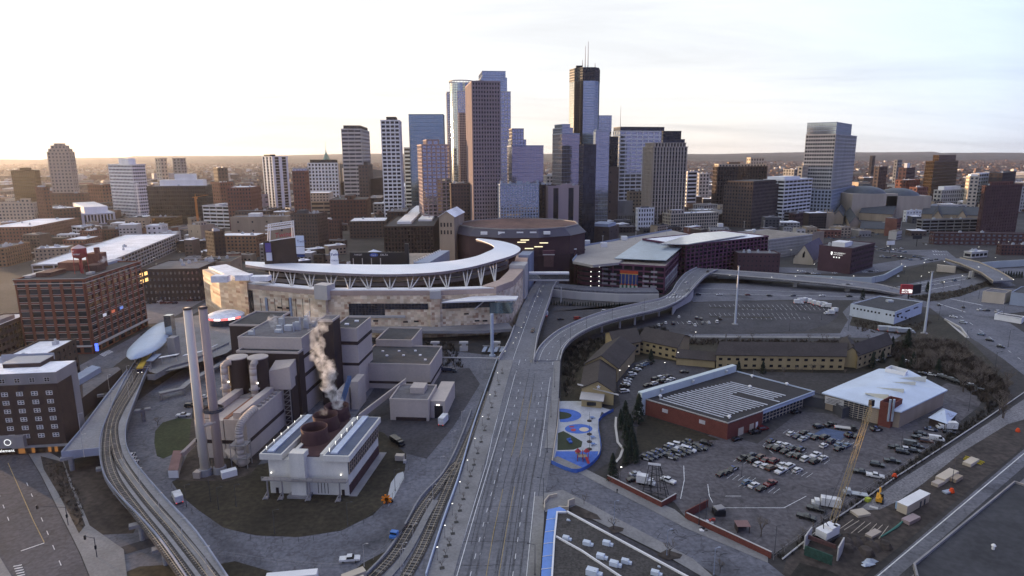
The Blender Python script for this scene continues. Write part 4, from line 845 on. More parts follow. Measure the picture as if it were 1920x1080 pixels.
gb('dock',DKP,XT-E1*1-E2*.3,13,.5,1.6,root=th)
def steam(label,path,dens,col=(1,1,1)):
 rs=random.Random(len(path)*7);b=MB()
 import bmesh
 bm=bmesh.new()
 for i in range(len(path)-1):
  p0=Vector(path[i][:3]);p1=Vector(path[i+1][:3]);r0_,r1_=path[i][3],path[i+1][3];m_=max(1,int((p1-p0).length/(.55*min(r0_,r1_))))
  for k in range(m_):
   t=k/m_;r=(r0_*(1-t)+r1_*t)*rs.uniform(.75,1.1);c=p0.lerp(p1,t)+Vector((rs.uniform(-1,1),rs.uniform(-1,1),rs.uniform(-1,1)))*r*.45
   bmesh.ops.create_icosphere(bm,subdivisions=2,radius=r,matrix=Matrix.Translation(c))
 me=bpy.data.meshes.new('steam');off=Vector(path[0][:3])
 for v in bm.verts:v.co-=off
 bm.to_mesh(me);bm.free()
 o=bpy.data.objects.new('steam',me);COL.objects.link(o);o.location=off
 md=o.modifiers.new('r','REMESH');md.mode='VOXEL';md.voxel_size=.45
 tx=bpy.data.textures.new('st','CLOUDS');tx.noise_scale=1.8;tx.noise_depth=3
 dm=o.modifiers.new('d','DISPLACE');dm.texture=tx;dm.strength=2.0;dm.mid_level=.55;dm.texture_coords='LOCAL'
 key='steam%g'%dens;mt=bpy.data.materials.new(key);mt.use_nodes=True;nt=mt.node_tree;nt.nodes.remove(nt.nodes['Principled BSDF'])
 pv=nt.nodes.new('ShaderNodeVolumePrincipled');pv.inputs['Color'].default_value=(1,1,1,1);pv.inputs['Anisotropy'].default_value=.0
 g=nt.nodes.new('ShaderNodeNewGeometry');nz_=nt.nodes.new('ShaderNodeTexNoise');nz_.inputs['Scale'].default_value=.55;nz_.inputs['Detail'].default_value=5;nt.links.new(g.outputs[0],nz_.inputs[0])
 mr=nt.nodes.new('ShaderNodeMapRange');mr.inputs[1].default_value=.42;mr.inputs[2].default_value=.62;mr.inputs[3].default_value=0;mr.inputs[4].default_value=dens;nt.links.new(nz_.outputs[0],mr.inputs[0]);nt.links.new(mr.outputs[0],pv.inputs['Density'])
 nt.links.new(pv.outputs[0],nt.nodes['Material Output'].inputs['Volume']);me.materials.append(mt)
 tag(o,label,'steam',kind='stuff')
def SP(x,y,D,r):q=atD(x,y,D);return(q.x,q.y,q.z,r)
steam('white steam plume drifting up and left from the rearmost red fan stack',[SP(631,764,218,2.4),SP(627,735,218,2.4),SP(617,712,217,2.7),SP(607,690,216,3.3),SP(600,668,216,4.0)],.22)
steam('sunlit orange-white steam tail above the beige plant roof',[SP(598,662,216,3.8),SP(592,640,215,3.4),SP(598,618,215,3.0),SP(606,606,215,2.2)],.16)
steam('thin steam wisp in front of the ballpark stone wall',[SP(612,602,214,2.4),SP(590,588,213,3.2),SP(575,572,212,2.4)],.05)
steam('small steam puff over the pipes on the beige plant roof',[SP(519,617,276,1.6),SP(514,603,276,2.2),SP(508,590,276,2.6)],.14)
steam('faint steam wisp over the middle red fan stack',[SP(606,777,210,2.2),SP(612,769,210,1.8)],.12)
ASPH=mat('asphalt',(.052,.050,.058),var=.3,scale=.05,fine=.22,fscale=.7,crack=.11)
ASPL=mat('asphalt_light',(.125,.127,.150),var=.25,scale=.05,fine=.18,fscale=.8,crack=.09)
CONC=mat('concrete',(.25,.245,.25),var=.18,scale=.06,fine=.1,fscale=1.0)
PAVE=mat('pavement',(.21,.205,.205),var=.2,scale=.08,fine=.1,fscale=1.2)
GRASS=mat('dry_grass',(.031,.026,.017),var=.5,scale=.06,fine=.35,fscale=.6)
LAWN=mat('lawn',(.036,.046,.020),var=.35,scale=.08,fine=.25,fscale=.8)
DIRT=mat('dirt',(.050,.040,.035),var=.4,scale=.07,fine=.35,fscale=.5)
GRAV=mat('gravel',(.17,.165,.175),var=.25,scale=.06,fine=.35,fscale=1.4)
PAINT=mat('paint_white',(.62,.62,.62),var=.25,scale=.6);YEL=mat('paint_yellow',(.34,.26,.12),var=.3,scale=.5)
TAR=mat('tar_seam',(.03,.03,.033),var=.3)
def surf(name,pts,z,m):
 b=MB();P=[G(x,y,z)for x,y in pts]
 ar=sum(P[i].x*P[(i+1)%len(P)].y-P[(i+1)%len(P)].x*P[i].y for i in range(len(P)))
 if ar<0:P=P[::-1]
 b.face(P);return struct(b,name,m)
surf('paved_yard',[(228,845),(246,760),(330,700),(420,655),(700,640),(935,668),(886,800),(845,935),(795,1090),(200,1090),(150,1010),(172,1003),(225,985)],.03,ASPL)
surf('lawn',[(289,830),(291,808),(305,792),(332,784),(364,785),(367,818),(345,842),(306,860),(294,855)],.06,LAWN)
surf('grass',[(322,903),(345,893),(420,884),(500,868),(600,850),(700,800),(735,810),(762,850),(759,882),(738,925),(700,965),(640,995),(560,1007),(480,1004),(420,990),(370,955),(340,930)],.06,GRASS)
surf('plant_yard',[(330,900),(352,850),(362,760),(560,760),(560,800),(500,850),(470,890),(420,903)],.09,DIRT)
surf('truck_yard',[(660,790),(720,700),(880,690),(900,720),(850,800),(800,860),(760,850),(720,812)],.09,ASPH)
surf('verge',[(98,870),(188,868),(212,915),(262,975),(250,1000),(180,1003),(142,975),(118,930)],.05,DIRT)
surf('verge',[(232,1090),(225,1077),(262,1062),(330,1058),(360,1090)],.07,GRASS)
surf('path',[(196,1050),(192,1036),(285,1008),(292,1023)],.07,ASPH)
surf('verge',[(410,1058),(440,1052),(520,1075),(520,1090),(425,1090)],.07,GRASS)
surf('verge',[(640,1090),(680,1056),(720,1035),(752,1018),(745,1040),(700,1075),(690,1090)],.07,GRASS)
road_l=surf('road',[(-60,830),(20,834),(48,845),(75,890),(110,960),(150,1040),(172,1095),(-10,1095),(-80,950)],.06,mat('asphalt_mid',(.072,.071,.084),var=.3,scale=.05,fine=.2,fscale=.8,crack=.09))
surf('pavement',[(20,832),(60,830),(118,862),(135,905),(168,985),(232,1030),(240,1095),(174,1095),(152,1040),(112,960),(77,890),(50,845)],.12,PAVE)
surf('verge',[(76,855),(118,866),(128,900),(160,985),(148,1000),(112,930),(82,880)],.16,DIRT)
surf('pavement',[(-40,1000),(0,1045),(28,1090),(-40,1090)],.12,PAVE)
def pline(mb,pts,w,z=None,zf=None):
 P=[G(x,y,(zf(y)if zf else z))for x,y in pts]
 for a,b in zip(P[:-1],P[1:]):
  d=(b-a);d2=Vector((d.x,d.y,0)).normalized();s=Vector((-d2.y,d2.x,0))*(w/2);mb.face([a-s,b-s,b+s,a+s]if True else None)
def dashes(mb,pts,w,ln,gap,z=None,zf=None):
 for(x0,y0),(x1,y1)in zip(pts[:-1],pts[1:]):
  a=G(x0,y0,zf(y0)if zf else z);b=G(x1,y1,zf(y1)if zf else z);L_=(b-a).length;d=(b-a)/L_;s=Vector((-d.y,d.x,0)).normalized()*(w/2);t=0
  while t+ln<L_:
   p=a+d*t;q=a+d*(t+ln);mb.face([p-s,q-s,q+s,p+s]);t+=ln+gap
b=MB();pline(b,[(15,868),(38,920),(62,975),(83,1017)],.22,.09);struct(b,'road_marking',YEL)
b=MB();pline(b,[(39,1033),(83,1018)],.45,.09)
dashes(b,[(50,905),(125,1085)],.2,3,7,.09);dashes(b,[(-10,905),(20,985)],.2,3,7,.09)
for k in range(7):pline(b,[(25+k*1.8,1062+k*4.5),(41+k*1.5,1059+k*4.5)],.5,.15)
struct(b,'road_marking',PAINT)
ZT=[(1100,.12),(880,.12),(800,1.2),(740,3.0),(690,5.4),(665,6.4),(612,7.0),(400,7.0)]
def zr(y):
 for(a,za),(b_,zb_)in zip(ZT[:-1],ZT[1:]):
  if y>=b_:t=(a-y)/(a-b_);t=max(0,min(1,t));return za+(zb_-za)*t
 return 7.0
def ribbon(root,name,m,Lp,Rp,zs,thick,barrier=None,bm_=None,side=('L','R')):
 A=[G(x,y,z)for(x,y),z in zip(Lp,zs)];Bq=[G(x,y,z)for(x,y),z in zip(Rp,zs)];b=MB();n=len(A);i=0
 b.v=[tuple(p)for p in A]+[tuple(p)for p in Bq]+[tuple(p-up*thick)for p in A]+[tuple(p-up*thick)for p in Bq]
 for k in range(n-1):
  b.f+=[(k,n+k,n+k+1,k+1),(2*n+k,2*n+k+1,3*n+k+1,3*n+k),(k,k+1,2*n+k+1,2*n+k),(n+k,3*n+k,3*n+k+1,n+k+1)];b.m+=[0]*4
 b.f+=[(0,2*n,3*n,n),(n-1,2*n-1,4*n-1,3*n-1)];b.m+=[0,0]
 o=b.build(name,m,root)
 if barrier:
  for S,sg in((A,-1),(Bq,1)):
   if('L' if S is A else 'R')not in side:continue
   b=MB();C_=[(a+(q-a).normalized()*.35)if S is A else(q+(a-q).normalized()*.35)for a,q in zip(A,Bq)]
   b.v=[tuple(p-up*(thick+.1))for p in S]+[tuple(p+up*barrier)for p in S]+[tuple(p+up*barrier)for p in C_]+[tuple(p+up*.01)for p in C_]
   for k in range(n-1):
    for j in range(3):b.f.append((j*n+k,j*n+k+1,(j+1)*n+k+1,(j+1)*n+k));b.m.append(0)
   for k in(0,n-1):b.f.append((k,n+k,2*n+k,3*n+k));b.m.append(0)
   b.build('barrier',bm_ or CONC,root)
 return A,Bq
ys=[1095,1040,980,930,880,840,800,770,740,715,690,675]
Ll=[(800+(1080-y)*.335,y)for y in ys]
def Rr(y):
 T=[(1095,1012),(1040,1016),(980,1020),(930,1022),(880,1030),(840,1038),(800,1043),(740,1048),(675,1051)]
 for(a,xa),(b_,xb)in zip(T[:-1],T[1:]):
  if y>=b_:return xa+(xb-xa)*(a-y)/(a-b_)
 return 1051
Rl=[(Rr(y),y)for y in ys]
ROADM=mat('road_concrete',(.15,.152,.17),var=.2,scale=.05,fine=.16,fscale=.9)
rv=empty('road',G(930,900),kind='structure')
ribbon(rv,'deck',ROADM,Ll,Rl,[zr(y)for y in ys],1.2)
ys2=[676,655,635,612,585,560,540,522,505,490,474]
L2=[936,948,957,965,974,985,996,1010,1022,1031,1040];R2=[1000,1003,1006,1012,1021,1030,1036,1048,1061,1064,1066]
ribbon(rv,'deck',ROADM,[(x,y)for x,y in zip(L2,ys2)],[(x,y)for x,y in zip(R2,ys2)],[zr(y)+.01 for y in ys2],1.2)
for pts in([(x,y)for x,y in zip(L2[:4],ys2[:4])],):
 b=MB();poly_wall(b,[G(x,y,zr(y))for x,y in pts],.4,3,8.0);b.build('barrier',W['pale'],rv)
b=MB();poly_wall(b,[G(x,y,7)for x,y in zip(R2[:9],ys2[:9])],-.4,4,8.0);b.build('barrier',W['pale'],rv)
b=MB();ribbon(rv,'footway',PAVE,[(x+1.5,y)for x,y in Ll],[(x+{0:50}.get(0)*(.45+.55*(y-600)/480),y)for x,y in Ll],[zr(y)+.15 for y in ys],.3)
ribbon(rv,'footway',PAVE,[(x-22*(.5+.5*(y-600)/480),y)for x,y in Rl],[(x-.5,y)for x,y in Rl],[zr(y)+.15 for y in ys],.3)if False else None
for seg in((0,4),(5,12)):
 ribbon(rv,'footway',PAVE,[(x-24*(.4+.6*(y-600)/480),y)for x,y in Rl[seg[0]:seg[1]]],[(x-.5,y)for x,y in Rl[seg[0]:seg[1]]],[zr(y)+.15 for y in ys[seg[0]:seg[1]]],.3)
ribbon(rv,'footway',PAVE,[(x+1,y)for x,y in zip(L2[3:],ys2[3:])],[(x+12*(.3+.7*(y-400)/280)+4,y)for x,y in zip(L2[3:],ys2[3:])],[zr(y)+.17 for y in ys2[3:]],.3)
zf=lambda y:zr(y)+.05
b=MB()
pline(b,[(856,1082),(891,960),(905,915),(935,815),(952,755),(965,705),(975,675)],.22,zf=zf)
pline(b,[(848,1082),(880,975),(912,870),(924,815),(944,740),(957,690),(966,662),(985,610),(1000,570),(1012,540)],.2,zf=zf)
pline(b,[(987,1082),(994,1010),(1003,922)],.2,zf=zf);pline(b,[(1012,856),(1020,800),(1030,720),(1037,678)],.2,zf=zf)
struct(b,'road_marking',PAINT)
b=MB()
dashes(b,[(881,1082),(920,930),(952,812),(975,720),(985,676),(1003,600),(1018,560)],.2,2.4,5.5,zf=zf)
dashes(b,[(961,1082),(978,960),(984,915)],.2,2.4,5.5,zf=zf);dashes(b,[(993,855),(1003,790),(1017,720),(1027,660)],.2,2.4,5.5,zf=zf)
dashes(b,[(900,1040),(920,960),(940,880)],.12,.8,7,zf=zf)
struct(b,'road_marking',PAINT)
b=MB();pline(b,[(911,1082),(925,1000),(943,917)],.18,zf=zf);pline(b,[(935,1082),(950,990),(965,912)],.18,zf=zf)
pline(b,[(958,857),(967,825),(983,740),(996,675)],.18,zf=zf);pline(b,[(974,857),(981,825),(995,750),(1008,675)],.18,zf=zf);struct(b,'road_marking',YEL)
b=MB();rr=random.Random(4)
for y in(1060,1015,980,950,905,872,838,812,788,765,744,725,708,694):
 x0=800+(1080-y)*.335+40;x1=Rr(y)-25;k=x0
 while k<x1-8:
  s=rr.uniform(15,50);pline(b,[(k,y+rr.uniform(-1,1)),(min(k+s,x1),y+rr.uniform(-1.5,1.5))],rr.uniform(.1,.22),zf=lambda y:zr(y)+.035);k+=s+rr.choice((0,0,6))
for k in range(9):
 f=.12+.1*k;pts=[(800+(1080-y)*.335+f*(Rr(y)-800-(1080-y)*.335)+rr.uniform(-.6,.6),y)for y in(1080,1020,960,900,850,800,750,700,680)]
 i=rr.randint(0,2);pline(b,pts[i:rr.randint(5,9)],.14,zf=lambda y:zr(y)+.033)
for f0 in(.20,.27,.36,.43,.60,.67,.75,.82):
 for dd in(-.006,.006):
  b2=MB();pline(b2,[(800+(1080-y)*.335+(f0+dd)*(Rr(y)-800-(1080-y)*.335),y)for y in(1085,1020,950,880,800,740,680)],.45,zf=lambda y:zr(y)+.02)
  struct(b2,'tyre_wear',mat('tyre_wear',(.122,.124,.138),var=.3,scale=.15,fine=.2))
o=b.build('tar_seams',TAR);o['kind']='structure';o.name='road_seams'
b=MB();rr=random.Random(9)
for k in range(26):
 y=rr.uniform(690,1075);x0=800+(1080-y)*.335;x=rr.uniform(x0+50,Rr(y)-30);c=G(x,y,zr(y)+.03);s=rr.uniform(.5,1.6);L_=rr.uniform(1,7)
 b.face([c+Vector((-s,-L_,0)),c+Vector((s,-L_+.3,0)),c+Vector((s*.9,L_,0)),c+Vector((-s,L_*.9,0))])
SIDE=[(1012,882),(1045,866),(1085,884),(1120,905),(1180,935),(1290,992),(1440,1055),(1490,1095),(1370,1095),(1300,1052),(1200,998),(1130,962),(1098,945),(1055,925),(1012,925)]
surf('road',SIDE,.10,ASPL)
surf('pavement',[(1032,862),(1045,855),(1100,880),(1150,905),(1265,955),(1290,975),(1440,1043),(1440,1055),(1290,992),(1180,935),(1120,905),(1085,886),(1045,868)],.2,PAVE)
surf('pavement',[(1020,925),(1055,918),(1098,940),(1150,968),(1300,1048),(1350,1092),(1335,1092),(1250,1042),(1120,978),(1060,948),(1022,960)],.2,PAVE)
surf('car_park',[(1120,980),(1340,1092),(1190,1092),(1060,1000),(1062,960)],.06,ASPH)
b=MB();rr=random.Random(2)
for k in range(34):
 t=rr.random();x=1030+t*400;y=890+t*175+rr.uniform(0,40);a=[(x,y)]
 for j in range(4):a.append((a[-1][0]+rr.uniform(-9,14),a[-1][1]+rr.uniform(-3,6)))
 pline(b,a,.16,.125)
o=b.build('road_cracks',TAR);o['kind']='structure'
rb=empty('ramp_bridge',G(1120,620),'long curving concrete road ramp bridge with pale barriers right of the main road','bridge')
RI=[(1000,676),(1008,657),(1022,640),(1046,621),(1078,605),(1116,590),(1160,578),(1205,568),(1240,560),(1258,549),(1268,532),(1285,513),(1306,502)]
RO=[(1051,676),(1056,658),(1067,642),(1085,628),(1112,614),(1150,601),(1195,590),(1238,580),(1268,568),(1290,553),(1305,536),(1325,516),(1346,506)]
def spl2(pts,k=3):return[(p.x,p.y)for p in spl([(x,y,0)for x,y in pts],k)]
RI2,RO2=spl2(RI),spl2(RO);nR=len(RI2)
zs_=[6.3+1.7*min(1,k/14)for k in range(nR)]
Ar,Br=ribbon(rb,'deck',ROADM,RI2,RO2,zs_,1.3,.95,W['pale'])
for x,y in((1162,618),(1190,612),(1206,603),(1235,596),(1128,626)):
 c=G(x,y-3);b=MB();b.tube(c,c+up*6.6,.7,.7,8);b.box(c+up*5.7,(7,1.6,1.0),rad(20));b.build('pier',W['pale'],rb)
b=MB()
def rpt(t,k,dz=.06):a=Ar[k];q=Br[k];return a.lerp(q,t)+up*dz
for t in(.2,.86):
 for k in range(nR-1):
  a,c=rpt(t,k),rpt(t,k+1);d=(c-a).normalized();s=Vector((-d.y,d.x,0))*.1;b.face([a-s,c-s,c+s,a+s])
for k in range(0,nR-1,2):
 a,c=rpt(.5,k),rpt(.5,k).lerp(rpt(.5,k+1),.45);d=(c-a).normalized();s=Vector((-d.y,d.x,0))*.1;b.face([a-s,c-s,c+s,a+s])
b.build('road_marking',PAINT,rb)
b=MB();poly_wall(b,[G(x,y)for x,y in((1262,590),(1268,580),(1295,565),(1300,556))],1,0,7.2);b.build('abutment',W['pale'],rb)
surf('car_park',[(1030,585),(1045,570),(1190,575),(1240,562),(1120,590),(1060,618),(1015,640)],.05,ASPH)
surf('car_park',[(1175,622),(1240,590),(1300,568),(1400,563),(1520,566),(1566,578),(1572,592),(1552,608),(1505,622),(1300,627)],.05,ASPH)
surf('highway',[(1290,556),(1310,525),(1420,520),(1660,541),(1700,545),(1640,563),(1480,562),(1300,566)],.04,ASPL)
surf('grass',[(1290,536),(1302,522),(1330,522),(1500,529),(1500,532),(1320,531)],.07,GRASS)
surf('highway',[(1640,552),(1700,533),(1790,515),(1860,505),(1960,498),(1960,512),(1880,522),(1800,545),(1770,552),(1700,556)],.06,ASPL)
surf('grass',[(1655,532),(1690,508),(1740,494),(1770,492),(1786,512),(1700,528)],.09,GRASS)
surf('grass',[(1700,556),(1790,545),(1850,528),(1858,535),(1800,556),(1740,566)],.1,GRASS)
surf('road',[(1640,562),(1700,553),(1760,566),(1850,538),(1960,545),(1960,580),(1870,590),(1960,650),(1960,735),(1880,672),(1800,620),(1745,578),(1690,566)],.09,ASPL)
surf('road',[(1575,625),(1590,600),(1580,585),(1600,565),(1640,558),(1690,566),(1650,568),(1605,575),(1600,590),(1592,610),(1690,628),(1680,635),(1570,632),(1200,632),(1200,627),(1570,625)],.11,ASPL)
surf('pavement',[(1180,628),(1575,631),(1575,634),(1180,632)],.14,PAVE)
surf('grass',[(1592,600),(1605,585),(1760,590),(1830,650),(1800,700),(1700,640),(1600,622)],.05,GRASS)
surf('road',[(1640,470),(1755,468),(1780,478),(1765,488),(1690,502),(1640,512),(1540,513),(1340,508),(1345,498),(1540,503),(1640,495),(1740,480)],.08,ASPL)
surf('road',[(1735,470),(1775,470),(1800,490),(1870,515),(1905,535),(1870,540),(1850,525),(1780,495)],.12,ASPL)
b=MB()
for x0,y0,x1,y1 in((1300,540,1640,552),(1300,550,1640,557),(1660,541,1850,512),(1670,547,1830,520),(1690,552,1800,533)):pline(b,[(x0,y0),(x1,y1)],.5,.13)
for k in range(8):pline(b,[(1760+k*6,569+k*1.9),(1768+k*6,572+k*1.9)],.9,.16);pline(b,[(1782+k*7.5,560+k*1.5),(1790+k*7.5,562+k*1.5)],.9,.16)
for k in range(6):pline(b,[(1748+k*5,470+k*.3),(1751+k*5,472)],.8,.16);pline(b,[(1750+k*5,476+k*.3),(1753+k*5,478)],.8,.16);pline(b,[(1864+k*5,552-k*.4),(1868+k*5,554)],.9,.16)
for k in range(7):pline(b,[(1252+k*6,556-k*.3),(1249+k*6,559-k*.3)],.6,8.1);pline(b,[(1258+k*5.4,552-k*.3),(1262+k*5.4,551)],.5,8.1)
for row in((1330,1560,571),(1390,1560,577),(1330,1500,587),(1380,1520,594),(1260,1330,603)):
 x=row[0]
 while x<row[1]:pline(b,[(x,row[2]),(x+4,row[2]+4.5)],.16,.1);x+=9
for k in range(7):pline(b,[(1800+k*18,592+k*13),(1806+k*18,596+k*13)],.3,.13)
struct(b,'road_marking',PAINT)
b=MB()
for yy in(582,599):pline(b,[(1330,yy-5),(1450,yy-4)],2.2,.12)
struct(b,'grass',GRASS)
def wallthing(name,pts,t,z0,z1,m,label,cat='wall',z=0):
 b=MB();poly_wall(b,[G(x,y,z)for x,y in pts],t,z0,z1);return thing(b,name,m,label,cat)
WALLW=mat('wall_pale',(.42,.46,.47),var=.1,scale=.08,streak=True)
wallthing('retaining_wall',[(1345,522),(1420,524),(1520,527),(1600,531),(1632,531),(1655,526),(1675,515),(1690,507)],-1,0,5.4,WALLW,'long curving pale concrete retaining wall below the plum brick school building')
wallthing('retaining_wall',[(1838,505),(1870,502),(1960,497)],1,0,6.5,WALLW,'pale concrete retaining wall at the right edge beyond the overpass')
wallthing('retaining_wall',[(1030,556),(1090,562),(1160,566),(1235,566)],1,0,6,W['pale'],'pale retaining wall behind the row of small evergreens below the parking ramp')
b=MB();poly_wall(b,[G(x,y)for x,y in((1030,553),(1090,559),(1160,563),(1235,563))],16,0,6.6);struct(b,'street',ASPL)
ob=empty('overpass',G(1500,528),'long straight road overpass crossing the freeway on pale piers','bridge')
ribbon(ob,'deck',ROADM,[(1328,505),(1450,513),(1560,523),(1650,534),(1700,546)],[(1322,512),(1440,522),(1550,532),(1645,544),(1690,553)],[7,7,6.5,4,1],1.3,.8,W['pale'])
for x,y in((1490,538),(1588,546)):b=MB();c=G(x,y);b.box(c,(3,2,6));b.box(c+up*5,(9,2,1));b.build('pier',W['pale'],ob)
ob=empty('overpass',G(1815,512),'short arched concrete overpass right of the brown grass slope','bridge')
ribbon(ob,'deck',ROADM,[(1772,486),(1800,495),(1840,512),(1862,528)],[(1800,484),(1835,492),(1872,508),(1900,525)],[7,7,7,6],1.3,1.0,W['cream'])
b=MB();c=G(1790,512);b.prism([(c.x-12,c.y+8),(c.x,c.y),(c.x+2,c.y+2),(c.x-10,c.y+11)],0,[6.5,6.2,6.2,6.5]);b.build('abutment',W['cream'],ob)
for x,y in((1818,521),(1823,520)):b=MB();c=G(x,y);b.box(c,(1.6,1.6,6));b.build('pier',W['pale'],ob)
ob=empty('overpass',G(1790,625),'road bridge with a pale side wall over the wooded hollow at the right','bridge')
b=MB();poly_wall(b,[G(x,y)for x,y in((1770,600),(1800,616),(1812,632))],.8,-.5,1.1);b.build('parapet',W['pale'],ob)
b=MB();c=G(1782,627);b.prism([tuple(G(x,y).xy)for x,y in((1774,602),(1810,620),(1818,634),(1783,628))],-.3,.02);b.build('abutment',W['pale'],ob)
surf('car_park',[(1140,897),(1186,868),(1200,846),(1300,822),(1345,812),(1420,832),(1500,772),(1560,775),(1642,802),(1700,765),(1775,718),(1850,735),(1835,762),(1700,872),(1640,925),(1545,985),(1442,1042),(1290,976),(1265,942)],.05,mat('lot_asphalt',(.095,.088,.096),var=.25,scale=.06,fine=.25,fscale=.6,crack=.10))
surf('grass',[(1195,800),(1215,780),(1350,824),(1300,828),(1205,848),(1190,860)],.08,GRASS)
surf('grass',[(1330,640),(1680,640),(1830,650),(1900,720),(1850,755),(1775,705),(1700,690),(1600,700),(1330,695)],.04,GRASS)
surf('grass',[(1055,660),(1080,640),(1250,628),(1330,640),(1330,680),(1200,690),(1050,780)],.035,GRASS)
surf('car_park',[(1160,745),(1158,700),(1175,685),(1215,672),(1300,682),(1330,695),(1210,735),(1200,800),(1175,800)],.07,ASPH)
surf('gravel_lane',[(1600,962),(1680,905),(1800,828),(1960,722),(1960,775),(1890,795),(1800,850),(1740,900),(1690,935),(1640,965)],.07,GRAV)
surf('site_ground',[(1462,1095),(1475,1048),(1600,958),(1650,955),(1700,932),(1800,850),(1890,795),(1960,775),(1960,805),(1600,1095)],.08,DIRT)
surf('road',[(1622,1095),(1960,808),(1960,840),(1668,1095)],.09,ASPL)
surf('rail_bed',[(1668,1095),(1960,840),(1960,862),(1692,1095)],.08,mat('ballast_dark',(.04,.04,.045),var=.3,fine=.3))
surf('pavement',[(1692,1095),(1960,862),(1960,895),(1712,1095)],.1,GRAV)
b=MB();pline(b,[(1640,1085),(1920,850)],.3,.12);struct(b,'road_marking',PAINT)
fb=empty('low_building',G(1830,1070),'vast dark flat roofed building filling the lower right corner','building')
pts=[G(x,y,9)for x,y in((1716,1062),(1903,907),(1990,935),(2100,1120),(1760,1120),(1722,1085))]
b=MB();b.prism([(p.x,p.y)for p in pts],0,9);b.build('wall',W['dkbrown'],fb)
b=MB();b.prism([(p.x,p.y)for p in pts],9.0,9.1);b.build('roof',RF['dark'],fb)
b=MB();poly_wall(b,[pts[5],pts[0],pts[1],pts[2]],.5,8.8,9.8);b.build('coping',W['grey'],fb)
q=G(1862,1030,9.1);b=MB();b.tube(q,q+up*1.1,.35,.35,8);b.tube(q+up*1.1,q+up*1.5,.6,.3,8);b.build('roof_vent',W['white'],fb)
fr_=empty('flat_roof_building',G(1180,1060),'dark gravel flat roofed building with a bright blue metal edge beside the main road','building')
Z=6.0
rp=[G(x,y,Z)for x,y in((1046,961),(1062,961),(1290,1085),(1330,1110),(1035,1110),(1041,1010))]
b=MB();b.prism([(p.x,p.y)for p in rp],0,Z-.1);b.build('wall',W['dkgrey'],fr_)
b=MB();b.prism([(p.x,p.y)for p in rp],Z-.1,Z);b.build('roof',mat('roof_gravel',(.060,.055,.052),var=.3,fine=.35,fscale=1.6),fr_)
b=MB();poly_wall(b,[rp[1],rp[2],rp[3]],.45,Z-.3,Z+.5);poly_wall(b,[rp[0]+Vector((0,0,0)),rp[5],rp[4]],-.45,Z-.3,Z+.5);poly_wall(b,[rp[0],rp[1]],-.45,Z-.3,Z+.5)
poly_wall(b,[G(1042,1008,Z),G(1090,1035,Z),G(1175,1092,Z)],.4,Z,Z+.5);b.build('coping',W['white'],fr_)
BLUE=mat('blue_metal',(.12,.25,.62),var=.1,rough=.45,scale=.3)
b=MB();bl=[G(x,y,5.2)for x,y in((1027,955),(1050,950),(1062,957),(1046,959),(1040,1010),(1033,1110),(1012,1110),(1020,1010))]
b.prism([(p.x,p.y)for p in bl],4.7,5.2);b.build('blue_canopy',BLUE,fr_)
b=MB()
for y in(975,998,1020,1044,1068):
 a0=G(1026-(y-955)*.1,y,5.22);a1=G(1045-(y-955)*.06,y-3,5.22);b.para(a0,a1-a0,(0,.12,0),up*.12)
b.build('seam',W['white'],fr_)
for x,y,s in((1061,1008,1.6),(1100,1018,1.8),(1137,1018,1.8),(1126,1043,1.9),(1151,1057,2.0),(1172,1052,1.7),(1110,1074,2.6),(1228,1074,1.8),(1065,973,.7),(1235,1060,.5)):
 q=G(x,y+3,Z);b=MB();b.box(q,(s*1.1,s*.7,s*.6),rad(-25));b.box(q+Vector((s*.35,-s*.15,s*.6)),(s*.35,s*.35,.12),rad(-25));b.box(q+Vector((s*.7,-.3*s,0)),(s*.5,s*.5,s*.35),rad(-25));b.build('rooftop_unit',mat('unit_pale',(.55,.60,.66),var=.1),fr_)
b=MB()
for a,c in((((1022,948)),(1040,930)),):pass
pw_=empty('ramp_wall',G(1060,950),'low cream stair wall and planter at the street corner beside the blue canopy','wall')
b=MB();poly_wall(b,[G(x,y)for x,y in((1047,962),(1066,962),(1067,950),(1078,946))],.5,0,2.2);poly_wall(b,[G(x,y)for x,y in((1022,958),(1022,945),(1030,935),(1045,932))],.4,0,1.2);b.build('wall',W['cream'],pw_)
surf('planting_bed',[(1068,952),(1080,947),(1120,965),(1128,975),(1075,968)],.25,DIRT)
for pts in([(1140,990),(1150,985),(1170,990),(1168,996),(1150,1000)],[(1232,1040),(1250,1030),(1280,1040),(1275,1047),(1250,1050)]):
 surf('planting_bed',pts,.27,DIRT)
RAILM=mat('rail_steel',(.50,.42,.32),rough=.35,metal=.6,var=.1);SLP=mat('sleeper',(.20,.185,.17),var=.2);BAL=mat('ballast',(.05,.045,.043),var=.3,fine=.3,fscale=2)
def track(name,pts,z,label,bal=True):
 P=[G(x,y,z)for x,y in spl2(pts,5)]
 r=empty(name,P[0],label,'railway track')
 if bal:b=MB();q=[p+Vector((0,0,0))for p in P];off=poly_wall(b,[p+perp(P,i)*1.7 for i,p in enumerate(P)],3.4,z+.02,z+.12);b.build('ballast',BAL,r)
 b=MB()
 for s in(-.72,.72):poly_wall(b,[p+perp(P,i)*(s+.06)for i,p in enumerate(P)],.14,z+.24,z+.40)
 b.build('rails',RAILM,r)
 return r
def perp(P,i):
 d=(P[min(i+1,len(P)-1)]-P[max(i-1,0)]);d.z=0;d.normalize();return-Vector((-d.y,d.x,0))
